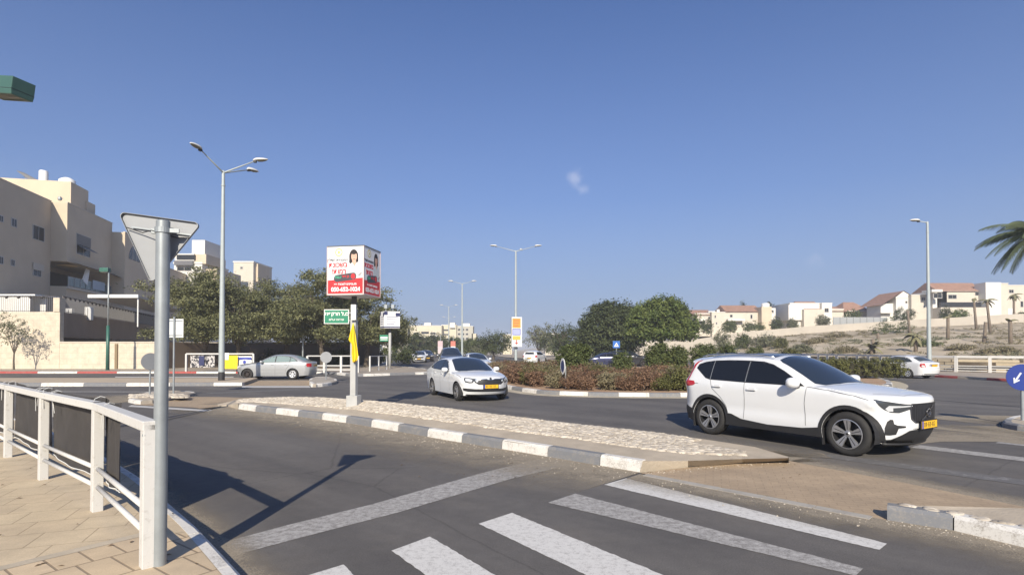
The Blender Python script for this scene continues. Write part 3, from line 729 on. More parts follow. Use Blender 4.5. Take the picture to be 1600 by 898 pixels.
class Car:
    def __init__(s, sp):
        s.sp = sp; S = crom(sp['keys'], 6); s.S = S      # cx cz mx mz k D e n
        s.build_body()
    def W(s, x, z):
        sp = s.sp; x = np.asarray(x, float); z = np.asarray(z, float)
        w = np.interp(x, [p[0] for p in sp['plan']], [p[1] for p in sp['plan']])
        w = w+np.interp(z, [p[0] for p in sp['sect']], [p[1] for p in sp['sect']])
        S = s.S; A = S[:-1, :2]; B = S[1:, :2]
        P = np.stack([x, z], -1).reshape(-1, 1, 2)
        AB = (B-A)[None]; t = np.clip(((P-A[None])*AB).sum(-1)/np.maximum(1e-9, (AB**2).sum(-1)), 0, 1)
        d = np.linalg.norm(P-(A[None]+AB*t[..., None]), axis=-1); i = d.argmin(1); dm = d[np.arange(len(i)), i]; tt = t[np.arange(len(i)), i]
        at_ = S[i, 4:7]*(1-tt[:, None])+S[i+1, 4:7]*tt[:, None]
        k, D, e = at_[:, 0], at_[:, 1], at_[:, 2]; u = np.clip(dm/D, 0, 1)
        drop = k*((1-e)*(1-u)**1.7+e*(1-np.sqrt(np.clip(1-(1-u)**2, 0, 1))))
        return w-drop.reshape(w.shape)
    def build_body(s):
        sp = s.sp; S = s.S
        rw = sp['R']; ra = sp['ra']; zb = sp['zb']; wb = sp['wb']
        sil = [(a, b) for a, b in S[:, :2]]                     # front bottom ... rear bottom
        bot = []
        def arch(cx):
            h = rw-zb; a0 = -math.asin(h/ra) if h < ra else -1.5
            a0 = math.asin((zb-rw)/ra)
            return [(cx+ra*math.cos(t), rw+ra*math.sin(t)) for t in np.linspace(math.pi-a0, a0, 25)]
        rear_arch = arch(-wb); front_arch = arch(0)
        bot += [(rear_arch[0][0]-.02, zb)] if False else []
        bot += rear_arch+front_arch
        # leave only bottom points between silhouettes
        xr = sil[-1][0]; xf = sil[0][0]
        bot = [p for p in bot if xr+.01 < p[0] < xf-.01 or True]
        out = sil+bot
        vs_all, fs_all = [], []
        bm = grid_panel(out, sp.get('step', .055)); bm.verts.index_update()
        xy = np.array([v.co[:2] for v in bm.verts]); y = s.W(xy[:, 0], xy[:, 1])
        tri = [[v.index for v in f.verts] for f in bm.faces]; bm.free()
        for sgn in (1, -1):
            b = len(vs_all); vs_all += [(p[0], sgn*yy, p[1]) for p, yy in zip(xy, y)]; fs_all += [[i+b for i in f] for f in tri]
        # strip across
        ys = s.W(S[:, 0], S[:, 1]); V = np.concatenate([-1+np.array([0,.02,.05,.1,.17]), np.linspace(-.75,.75,13), 1-np.array([.17,.1,.05,.02,0])])
        b = len(vs_all); m = len(V)
        for i in range(len(S)):
            cx, cz, mx, mz = S[i, :4]; n = S[i, 7]
            for v in V:
                q = 1-abs(v)**n
                vs_all.append((cx+(mx-cx)*q, v*ys[i], cz+(mz-cz)*q))
        for i in range(len(S)-1):
            for j in range(m-1): fs_all.append([b+i*m+j, b+i*m+j+1, b+(i+1)*m+j+1, b+(i+1)*m+j])
        me = bpy.data.meshes.new('body'); me.from_pydata(vs_all, [], fs_all)
        bm = bmesh.new(); bm.from_mesh(me); bmesh.ops.remove_doubles(bm, verts=bm.verts[:], dist=.002); bmesh.ops.recalc_face_normals(bm, faces=bm.faces[:])
        for f in bm.faces: f.smooth = True
        for e_ in bm.edges:
            if len(e_.link_faces) == 2 and e_.calc_face_angle(0) > R(38): e_.smooth = False
        s.bvh = BVHTree.FromBMesh(bm); bm.to_mesh(me); bm.free(); s.me = me
    def panel(s, name, outline, mat_, parent, frame='R', off=.004, step=.04, both=False, thick=0, smooth=True, org0=(0,0)):
        """outline drawn in a plane and laid on the body. frame: 'R'/'L' side (x,z); 'F'/'B' front/back (y,z); 'T' top (x,y); or (origin dir angle) number = degrees: azimuth of the outward direction"""
        if frame == 'T': A, B, D = Vector((1,0,0)), Vector((0,1,0)), Vector((0,0,-1))
        elif frame == 'R': A, B, D = Vector((1,0,0)), Vector((0,0,1)), Vector((0,1,0))
        elif frame == 'L': A, B, D = Vector((1,0,0)), Vector((0,0,1)), Vector((0,-1,0))
        elif frame == 'F': A, B, D = Vector((0,1,0)), Vector((0,0,1)), Vector((-1,0,0))
        elif frame == 'B': A, B, D = Vector((0,1,0)), Vector((0,0,1)), Vector((1,0,0))
        else:
            t = R(frame); o = Vector((math.cos(t), math.sin(t), 0)); D = -o; A = Vector((-o.y, o.x, 0)); B = Vector((0,0,1))
        bm = grid_panel(outline, step)
        for v in list(bm.verts):
            p = A*v.co.x+B*v.co.y+Vector((org0[0], org0[1], 0)); org = p-D*4
            h, nrm, _, _ = s.bvh.ray_cast(org, D)
            if h is None:
                h, nrm, _, _ = s.bvh.find_nearest(p+(-D)*(2.2 if frame in ('F','B') else .9))
            if nrm.dot(D) > 0: nrm = -nrm
            v.co = h+nrm*off
        if thick:
            r = bmesh.ops.extrude_face_region(bm, geom=bm.faces[:]);
            bm.verts.ensure_lookup_table()
            for v in [g for g in r['geom'] if isinstance(g, bmesh.types.BMVert)]: v.co += -D*thick
        bmesh.ops.recalc_face_normals(bm, faces=bm.faces[:])
        # make sure sheet normals point outwards
        f0 = max(bm.faces, key=lambda f: f.calc_area())
        if f0.normal.dot(D) > 0 and not thick: bmesh.ops.reverse_faces(bm, faces=bm.faces[:])
        me = bpy.data.meshes.new(name); bm.to_mesh(me); bm.free()
        o = link(name, me, mat_, parent, smooth=smooth and not thick)
        if both:
            if isinstance(frame, (int, float)): fr = -frame; ol = [(-p[0], p[1]) for p in outline]
            elif frame in ('F', 'B', 'T'):
                fr = frame; ol = [(-p[0], p[1]) for p in outline] if frame != 'T' else [(p[0], -p[1]) for p in outline]
            else: fr = 'L' if frame == 'R' else 'R'; ol = outline
            s.panel(name, ol, mat_, parent, fr, off, step, False, thick, smooth, (org0[0], -org0[1]))
        return o
def band(pts, w):
    P = [Vector((p[0], p[1])) for p in pts]; L, Q = [], []
    for i, p in enumerate(P):
        d = (P[min(i+1, len(P)-1)]-P[max(i-1, 0)]).normalized(); n = Vector((-d.y, d.x))*w/2; L.append(tuple(p+n)); Q.append(tuple(p-n))
    return L+Q[::-1]
def ringband(cx, cz, r0, r1, a0, a1, n=22):
    return [(cx+r1*math.cos(t), cz+r1*math.sin(t)) for t in np.linspace(a0, a1, n)]+[(cx+r0*math.cos(t), cz+r0*math.sin(t)) for t in np.linspace(a1, a0, n)]
def rrect(x0, x1, y0, y1, r, n=4):
    o = []
    for cx, cy, a in ((x1-r,y1-r,0),(x0+r,y1-r,90),(x0+r,y0+r,180),(x1-r,y0+r,270)):
        o += [(cx+r*math.cos(R(a+90*k/n)), cy+r*math.sin(R(a+90*k/n))) for k in range(n+1)]
    return o

def wheel(parent, x, y, sgn, Rw, rr, wt, style, steer=0):
    """wheel > tyre, rim; sgn = side (+1 left)"""
    e = bpy.data.objects.new('wheel', None); C.objects.link(e); e.parent = parent; e.location = (x, y, Rw); e.rotation_euler = (0, 0, steer); e.empty_display_size = .1
    M = Matrix.Rotation(R(-90)*sgn, 4, 'X')          # local z -> outward
    # tyre, outer face at local z = +wt/2
    h = wt/2
    prof = [(rr-.004, h-.012),(rr+.012, h-.004),(rr+.03, h+.002),(rr+(Rw-rr)*.5, h+.006),(Rw-.03, h-.004),(Rw-.008, h-.022),(Rw, h-.045),(Rw, -h+.045),(Rw-.008,-h+.022),(Rw-.03,-h),(rr,-h+.01),(rr-.004,-h+.03)]
    MB().lathe(prof, 40, M).build('tyre', M_tyre, e, auto=.7)
    mb = MB()
    if style == 'fan5':       # dark dish with five broad silver blades
        mb.lathe([(rr, h-.008),(rr-.014, h-.006),(rr-.02, h-.03),(rr-.03,-h*.2),(.05,-.01),(.0,-.01)], 40, M, 1)
        mb.lathe([(rr+.001, h-.004),(rr-.013, h-.001),(rr-.014, h-.012),(rr, h-.014)], 40, M, 0)
        for k in range(5):
            a = math.tau*k/5+R(90); 
            for da in (0,):
                pl = []
                for rad, hw in ((.045, .020),(.10,.030),(.17,.046),(rr-.012,.060)): pl.append((rad, hw))
                o = [(r_, w_) for r_, w_ in pl]+[(r_, -w_) for r_, w_ in pl[::-1]]
                Mk = M @ Matrix.Rotation(a, 4, 'Z')
                top = []; 
                for r_, w_ in o: top.append(Vector((r_, w_, h-.030+.022*(r_/rr))))
                bot = [Vector((v.x, v.y, v.z-.035)) for v in top]; n = len(top)
                mb.add([Mk @ v for v in top+bot], [list(range(n))]+[(i, (i+1)%n, n+(i+1)%n, n+i) for i in range(n)], 0)
                # dark groove down the blade
                g = [(.07,.004),(rr-.03,.006),(rr-.03,-.006),(.07,-.004)]
                mb.add([Mk @ Vector((r_, w_, h-.0275+.022*(r_/rr))) for r_, w_ in g], [(0,1,2,3)], 1)
        mb.lathe([(0, h-.012),(.030, h-.014),(.036, h-.02),(.055, h-.03),(.055,0)], 24, M, 0)
        mb.lathe([(0, h-.0105),(.020, h-.012)], 16, M, 1)
    elif style == 'multi':
        mb.lathe([(rr, h-.008),(rr-.014, h-.006),(rr-.02, h-.03),(rr-.03,-h*.2),(.05,-.01),(.0,-.01)], 40, M, 1)
        mb.lathe([(rr+.001, h-.004),(rr-.013, h-.001),(rr-.014, h-.012),(rr, h-.014)], 40, M, 0)
        for k in range(5):
            for da in (-.16, .16):
                a = math.tau*k/5+da; Mk = M @ Matrix.Rotation(a, 4, 'Z')
                o = [(.04,.014),(rr-.01,.012),(rr-.01,-.012),(.04,-.014)]
                top = [Vector((r_, w_, h-.03+.02*(r_/rr))) for r_, w_ in o]; bot = [Vector((v.x, v.y, v.z-.03)) for v in top]
                mb.add([Mk @ v for v in top+bot], [(0,1,2,3)]+[(i,(i+1)%4,4+(i+1)%4,4+i) for i in range(4)], 0)
        mb.lathe([(0, h-.012),(.03, h-.014),(.05, h-.03),(.05,0)], 24, M, 0)
    elif style == 'cap':      # silver plastic cap, six round-ended spokes with dark gaps
        mb.lathe([(rr, h-.006),(rr-.02, h+.004),(rr-.035, h-.002),(.0, h-.002)], 40, M, 0)
        for k in range(6):
            a = math.tau*k/6; Mk = M @ Matrix.Rotation(a, 4, 'Z')
            o = [(.075,.012),(.10,.022),(.14,.028),(rr-.035,.032),(rr-.035,-.032),(.14,-.028),(.10,-.022),(.075,-.012)]
            mb.add([Mk @ Vector((r_, w_, h+.001)) for r_, w_ in o], [list(range(8))], 1)
        mb.lathe([(0, h+.012),(.03, h+.011),(.05, h+.001)], 20, M, 0)
    else:
        mb.lathe([(rr, h-.008),(rr-.014, h-.004),(rr-.02, h-.03),(.11,-.0),(.09, h-.03),(.0, h-.03)], 30, M, 1)
        for k in range(8):
            a = math.tau*k/8; mb.lathe([(0, .012),(.016,.012),(.016,0)], 8, M @ Matrix.Rotation(a,4,'Z') @ Matrix.Translation((.15,0,h-.05)), 1)
    mats = {'cap': [M_cap, M_rimd], 'steel': [M_steel, M_steel]}.get(style, [M_rim, M_rimd])
    mb.build('rim', mats, e, auto=.6)
    return e
def mirror_part(car_root, x, y, z, sgn, body_m, size=1.0):
    """door mirror housing: rounded shell with a dark foot and glass"""
    prof = []
    vs_ = []; n = 14; st = [(-.085,.2),(-.08,.62),(-.05,.9),(0,1),(.05,.86),(.075,.5),(.082,.15)]
    for xx, k in st:
        for j in range(n):
            t = math.tau*j/n; cy = math.cos(t); cz = math.sin(t)
            vs_.append(((xx)*size, (math.copysign(abs(cy)**.75, cy)*.115*k)*size, (math.copysign(abs(cz)**.8, cz)*.078*k+(.01 if cz>0 else 0))*size))
    fs = []
    for i in range(len(st)-1):
        for j in range(n): fs.append((i*n+j, i*n+(j+1)%n, (i+1)*n+(j+1)%n, (i+1)*n+j))
    fs.append(list(range(n))[::-1]); fs.append([(len(st)-1)*n+j for j in range(n)])
    mb = MB(); mb.add([(x+v[0], y+sgn*v[1], z+v[2]) for v in vs_], fs, 0)
    mb.beam((x, y-sgn*.08, z-.05*size), (x+.01, y-sgn*.20, z-.085*size), .09*size, .03*size, 1)
    mb.add([(x-.087*size, y+sgn*.07, z-.045), (x-.087*size, y-sgn*.08, z-.045), (x-.087*size, y-sgn*.08, z+.045), (x-.087*size, y+sgn*.07, z+.045)], [(0,1,2,3)], 2)
    mb.build('mirror', [body_m, M_dark, M_chrome], car_root, auto=.9)
def under(root, sp):
    rw, ra, wb = sp['R'], sp['ra'], sp['wb']; hw = sp['plan'][len(sp['plan'])//2][1]; mb = MB()
    S = sp['keys']; xf = S[0][0]; xr = S[-1][0]
    mb.box(-wb+ra+.02, -ra-.02, -hw+.09, hw-.09, sp['zb']-.02, .55)
    mb.box(xr+.12, xf-.1, -hw+.36, hw-.36, sp['zb']-.01, .60)
    for cx in (0, -wb):
        for sg in (1, -1):
            pts = [(cx+(ra+.012)*math.cos(t), rw+(ra+.012)*math.sin(t)) for t in np.linspace(math.pi+.3, -.3, 16)]
            y0, y1 = sg*(hw-.36), sg*(hw-.03)
            for (xa, za), (xb, zb_) in zip(pts, pts[1:]): mb.add([(xa,y0,za),(xb,y0,zb_),(xb,y1,zb_),(xa,y1,za)], [(0,1,2,3)])
            mb.add([(p[0], y0, p[1]) for p in pts], [list(range(16))])
    mb.build('underbody', M_black, root)
def plate_obj(root, x, z, rz, w=.52, h=.115, dark=True, tilt=0):
    """number plate: yellow with a blue band and dark digits"""
    M = Matrix.Translation((x, 0, z)) @ Matrix.Rotation(rz, 4, 'Z') @ Matrix.Rotation(tilt, 4, 'Y')
    mb = MB()
    if dark: mb.box(-.010, 0, -w/2-.02, w/2+.02, -h/2-.015, h/2+.015, 2, M)
    mb.box(0, .006, -w/2, w/2, -h/2, h/2, 0, M)
    mb.box(.006, .008, -w/2 if rz == 0 else -w/2, -w/2+.045, -h/2, h/2, 3, M)
    rnd = random.Random(int(z*1000)+int(abs(x)*100))
    y = -w/2+.07
    for k in range(8):
        hh = h*.32
        if k in (2, 5) : mb.box(.006, .0075, y, y+.018, -.006, .006, 1, M); y += .035
        else:
            mb.box(.006, .0075, y, y+.008, -hh, hh, 1, M); mb.box(.006, .0076, y+.024, y+.032, -hh, hh*rnd.choice((1,.1)), 1, M); mb.box(.006, .0077, y, y+.032, hh-.012, hh, 1, M)
            if rnd.random() < .6: mb.box(.006, .0077, y, y+.032, -.005, .006, 1, M)
            y += .052
    mb.build('license_plate', [M_plate, M_black, M_dark, mat('plate_blue', (.03,.06,.35), .4)], root)

# ---- compact SUV (white, five doors)
XC = dict(
 keys=[ # cx    cz    mx    mz    k    D    e   n
  (.46,.24, .70,.23, .18,.36, 0,2.4),(.52,.36, .80,.36, .18,.38, 0,2.5),(.56,.52, .845,.52, .18,.38,0,2.7),(.57,.66, .845,.68, .18,.38,0,2.8),
  (.56,.80, .84,.82, .17,.36,.05,3.0),(.52,.90, .825,.935, .13,.24,.2,3.0),(.42,.968,.76,.995,.09,.12,.6,2.8),(.20,1.012,.50,1.045,.07,.09,.9,2.4),
  (-.10,1.055,.12,1.095,.06,.08,1,2.3),(-.42,1.090,-.22,1.130,.055,.07,1,2.2),(-.62,1.118,-.38,1.155,.05,.06,1,2.2),
  (-.92,1.30,-.72,1.345,.07,.10,1,2.2),(-1.22,1.455,-1.05,1.51,.08,.10,1,2.2),(-1.50,1.545,-1.36,1.605,.09,.10,1,2.2),
  (-1.90,1.580,-1.85,1.645,.09,.10,1,2.4),(-2.40,1.580,-2.40,1.645,.09,.10,1,2.4),(-2.85,1.545,-2.88,1.615,.09,.10,1,2.5),
  (-3.14,1.510,-3.22,1.580,.08,.09,1,2.6),(-3.33,1.480,-3.42,1.550,.06,.06,.9,2.8),(-3.29,1.440,-3.37,1.505,.06,.06,.8,2.8),(-3.27,1.34,-3.37,1.38,.07,.10,.6,2.8),
  (-3.34,1.18,-3.45,1.20,.08,.14,.4,2.8),(-3.41,1.05,-3.51,1.05,.09,.18,.2,2.8),(-3.40,.86,-3.53,.86,.12,.26,.1,2.8),(-3.42,.68,-3.555,.66,.13,.30,.1,2.8),
  (-3.42,.48,-3.555,.46,.13,.30,.1,2.6),(-3.37,.26,-3.48,.26,.13,.30,.1,2.4)],
 plan=[(-3.60,.86),(-3.3,.895),(-2.7,.925),(-1.35,.930),(-.2,.925),(.3,.90),(.6,.86)],
 sect=[(.2,-.02),(.45,-.005),(.60,-.02),(.75,-.008),(.92,.0),(1.04,-.005),(1.10,-.03),(1.30,-.115),(1.50,-.215),(1.65,-.29)],
 R=.358, ra=.405, zb=.25, wb=2.702, step=.05)
XC['keys'] = [((k[0]*.92 if k[0] > 0 else k[0]), k[1], (k[2]*.91 if k[2] > 0 else k[2]), k[3])+tuple(k[4:]) for k in XC['keys']]
def build_suv():
    car = Car(XC); root = thing('suv', (0,0,0), 'white SUV with black wheel arch cladding and dark tinted windows, nearest vehicle', 'SUV')
    link('body', car.me, M_carwhite, root); under(root, XC)
    P = car.panel
    # glass
    belt = lambda x: 1.085+(.012*(-x-.6))
    P('window', [(-.76,1.100),(-1.12,1.098),(-1.855,1.108),(-1.855,1.505),(-1.62,1.495),(-1.40,1.447),(-1.15,1.335),(-.92,1.205)], M_glass, root, both=True)
    P('window', [(-1.895,1.109),(-2.685,1.128),(-2.685,1.497),(-2.3,1.512),(-1.895,1.507)], M_glass, root, both=True)
    P('window', [(-2.70,1.132),(-2.80,1.155),(-3.10,1.345),(-3.07,1.415),(-2.93,1.464),(-2.70,1.494)], M_glass, root, both=True)
    P('pillar_trim', [(-.70,1.090),(-1.87,1.098),(-2.70,1.118),(-2.82,1.145),(-3.12,1.342),(-3.085,1.425),(-2.93,1.475),(-2.70,1.506),(-2.3,1.522),(-1.87,1.517),(-1.60,1.505),(-1.39,1.457),(-1.14,1.345),(-.90,1.212)], M_dark, root, both=True, off=.0025)
    for xx in (-2.69,-1.875): P('window_divider', band([(xx,1.115),(xx,1.50)], .010), M_carsilver, root, both=True, off=.006)
    P('windshield', [(-.46,-.66),(-.38,-.38),(-.36,0),(-.38,.38),(-.46,.66),(-.60,.755),(-.95,.695),(-1.28,.620),(-1.37,.56),(-1.395,0),(-1.37,-.56),(-1.28,-.620),(-.95,-.695),(-.60,-.755)], M_wind, root, 'T', step=.07)
    P('sunroof', rrect(-2.95,-1.50,-.50,.50,.06), mat('roof_glass', (.02,.025,.035), .06), root, 'T', step=.12)
    for sg in (1, -1):
        MB().tube([(-1.45,sg*.60,1.585),(-1.7,sg*.605,1.63),(-2.4,sg*.605,1.648),(-2.95,sg*.60,1.618),(-3.1,sg*.595,1.58)], .014, 8).build('roof_rail', M_chrome, root, smooth=True)
    P('rear_window', [(-.60,1.19),(.60,1.19),(.52,1.46),(-.52,1.46)], M_glass, root, 'B')
    # lower black cladding: sill, arches, bumper skirts
    rw, ra = XC['R'], XC['ra']
    sill = [(-.39,.252),(-.42,.42),(-.55,.40),(-.75,.372),(-1.4,.355),(-1.95,.40),(-2.16,.475),(-2.285,.485),(-2.30,.252)]
    P('cladding', sill, M_clad, root, both=True, off=.008)
    for cx, nm in ((0,0),(-2.702,1)):
        P('cladding', ringband(cx, rw, ra+.001, ra+.065, R(198) if cx else R(195), R(-15) if cx else R(-18)), M_clad, root, both=True, off=.009, step=.05)
    P('cladding', [(-3.12,.252),(-3.16,.42),(-3.13,.50),(-3.40,.56),(-3.50,.52),(-3.42,.26)], M_clad, root, both=True, off=.008)
    P('bumper_skirt', [(-.80,.225),(-.62,.225),(0,.235),(.62,.235),(.80,.225),(.80,.30),(.62,.315),(.50,.40),(.42,.46),(.33,.475),(-.33,.475),(-.42,.46),(-.50,.40),(-.62,.315),(-.80,.30)], M_clad, root, 'F', off=.007, step=.06)
    P('bumper_skirt', [(-.78,.26),(.78,.26),(.78,.52),(-.78,.52)], M_clad, root, 'B', off=.007, step=.1)
    P('bumper_vent', [(-.08,.40),(-.16,.385),(-.245,.385),(-.245,.50),(-.21,.60),(-.17,.635),(-.13,.63),(-.115,.565),(-.07,.545),(.06,.535),(.06,.51),(-.05,.495)], M_clad, root, -40, both=True, org0=(-.0,0), off=.008, step=.04)
    # grille with chrome frame and emblem ring and slash
    gr = [(-.40,.645),(-.33,.585),(.33,.585),(.40,.645),(.425,.80),(.41,.875),(-.41,.875),(-.425,.80)]
    P('grille', gr, M_dark, root, 'F', off=.008, step=.05)
    gr_o = band(gr+[gr[0]], .016)
    for a, b in zip(gr, gr[1:]+gr[:1]): P('grille_frame', band([a, b], .016), M_dark if abs(a[0]-b[0]) > .1 else M_chrome, root, 'F', off=.013, step=.06)
    for k in range(-9, 10):
        if abs(k*.038) < .37: P('grille_slat', band([(k*.038,.60),(k*.038,.855)], .007), M_chrome if False else mat('grille_slat', (.09,.09,.095), .3, .5), root, 'F', off=.014, step=.1)
    P('grille_bar', band([(-.21,.61),(.21,.845)], .022), M_chrome, root, 'F', off=.02, step=.05)
    xr = car.bvh.ray_cast(Vector((4,0,.73)), Vector((-1,0,0)))[0].x
    MB().lathe([(.068,.0),(.070,.012),(.055,.014),(.053,.0)], 24, Matrix.Translation((xr+.018,0,.73)) @ Matrix.Rotation(R(90),4,'Y')).beam((xr+.03,-.055,.700),(xr+.03,.055,.76),.006,.026).build('emblem', M_chrome, root, auto=.6)
    # headlamps, wrapped round the corner (drawn looking at the corner from 45 degrees)
    hl = [(.235,.872),(.12,.878),(-.04,.90),(-.24,.930),(-.34,.945),(-.27,.86),(-.19,.79),(-.09,.742),(.03,.738),(.20,.795),(.245,.84)]
    o = P('headlight', hl, M_lamp, root, -45, both=True, off=.006, step=.03)
    P('headlight_strip', [(.23,.858),(.08,.848),(-.12,.850),(-.17,.80),(-.13,.760),(-.06,.760),(-.06,.815),(.10,.828),(.235,.842)], M_lampw, root, -45, both=True, off=.010, step=.03)
    # tail lamps
    tl = [(.20,.955),(.0,.965),(-.10,.985),(-.14,1.02),(-.10,1.075),(.02,1.085),(.045,1.50),(.085,1.50),(.075,1.09),(.20,1.075)]
    P('taillight', [(-x+.19, z) for x, z in tl], M_tail, root, -135, both=True, off=.007, step=.03, org0=(-3.42,-.80))
    # shut lines
    gap = mat('shut_line', (.10,.10,.105), .8)
    for ln in ([(-.66,1.09),(-.70,.80),(-.68,.42)], [(-1.885,1.10),(-1.875,.80),(-1.90,.41)], [(-2.68,1.12),(-2.62,.95),(-2.42,.78),(-2.30,.62),(-2.25,.49)], [(-.66,1.085),(-.30,1.045),(.10,.985),(.32,.93)], [(-3.18,1.03),(-2.98,1.03)]):
        P('shut_line', band(ln, .008), gap, root, both=True, off=.0045, step=.05)
    P('shut_line', band([(.30,-.70),(.62,-.42),(.66,0),(.62,.42),(.30,.70)], .008), gap, root, 'T', off=.003, step=.08)
    # handles
    for hx, hz in ((-1.72,.975),(-2.50,.995)):
        for sg in (1, -1):
            y = float(car.W([hx],[hz])[0])*sg
            MB().box(hx-.095,hx+.095,min(y,y+sg*.03),max(y,y+sg*.03),hz-.014,hz+.018).build('door_handle', M_carwhite, root, bevel=.008)
            P('door_handle_cup', rrect(hx-.075,hx+.075,hz-.032,hz+.022,.02), mat('handle_recess', (.35,.35,.36), .5), root, 'R' if sg < 0 else 'L', off=.003, step=.08)
    # crease low on the doors
    for sg in (1, -1): mirror_part(root, -.84, sg*1.02, 1.145, sg, M_carwhite, 1.15)
    for cx in (0, -2.702):
        for sg in (1, -1): wheel(root, cx, sg*.80, sg, .358, .242, .235, 'fan5', steer=0)
    plate_obj(root, xr+.03, .545, 0, .52, .115)
    ysf = float(car.W([car.S[0,0]],[car.S[0,1]])[0]); c0_ = car.S[0]
    MB().tube([(c0_[0]+(c0_[2]-c0_[0])*(1-abs(v)**c0_[7])-.01, v*ysf, c0_[1]-.005) for v in np.linspace(-1,1,25)], .028, 8).build('bumper_lip', M_clad, root, smooth=True)
    # mud flaps
    for cx in (-.40, -3.10):
        for sg in (1, -1): MB().box(cx-.012, cx+.012, sg*.72 if sg > 0 else -.90, sg*.90 if sg > 0 else -.72, .13, .40).build('mud_flap', M_black, root)
    # cabin hints behind the screen: wheel and dash are dark, drawn on the glass as real parts just under it
    return root
suv = build_suv()
suv.location = (6.23, 9.47, 0); suv.rotation_euler = (0, 0, R(-58.3))

# ---- three-box sedans and hatchbacks built on one family of sections
def sedan_keys(fo=.90, wb=2.686, ro=1.08, zs=1.0, deck=1.0):
    base = [(.50,.21,.76,.21,.17,.34,0,2.4),(.57,.34,.87,.34,.18,.36,0,2.6),(.60,.50,.90,.50,.18,.36,0,2.7),(.60,.60,.90,.62,.17,.34,0,2.8),
      (.56,.70,.885,.735,.14,.26,.1,2.8),(.48,.765,.84,.80,.10,.15,.4,2.6),(.28,.825,.62,.875,.07,.10,.8,2.3),(0,.885,.2,.935,.06,.08,1,2.2),
      (-.35,.935,-.15,.98,.05,.07,1,2.2),(-.60,.965,-.34,1.0,.05,.06,1,2.2),(-.97,1.165,-.74,1.205,.06,.08,1,2.2),(-1.30,1.325,-1.10,1.360,.07,.09,1,2.2),
      (-1.55,1.385,-1.42,1.435,.08,.09,1,2.3),(-1.95,1.405,-1.88,1.46,.08,.09,1,2.4),(-2.35,1.385,-2.35,1.445,.08,.09,1,2.4),(-2.72,1.305,-2.78,1.365,.07,.09,1,2.3),
      (-3.02,1.175,-3.12,1.225,.06,.08,1,2.2),(-3.27,1.06,-3.38,1.09,.06,.08,1,2.2),(-3.45,1.015,-3.58,1.04,.06,.09,.9,2.4),(-3.60,.985,-3.73,1.02,.08,.12,.6,2.6),
      (-3.63,.90,-3.765,.92,.11,.22,.2,2.7),(-3.64,.75,-3.765,.75,.12,.26,.1,2.7),(-3.65,.55,-3.78,.55,.12,.28,.1,2.6),(-3.58,.24,-3.70,.24,.12,.28,.1,2.4)]
    def fx(x):
        if x > 0: return x*fo/.90
        if x > -2.686: return x*wb/2.686
        return -wb+(x+2.686)*ro/1.08
    return [(fx(k[0]), k[1]*zs, fx(k[2]), k[3]*zs)+k[4:] for k in base], fx
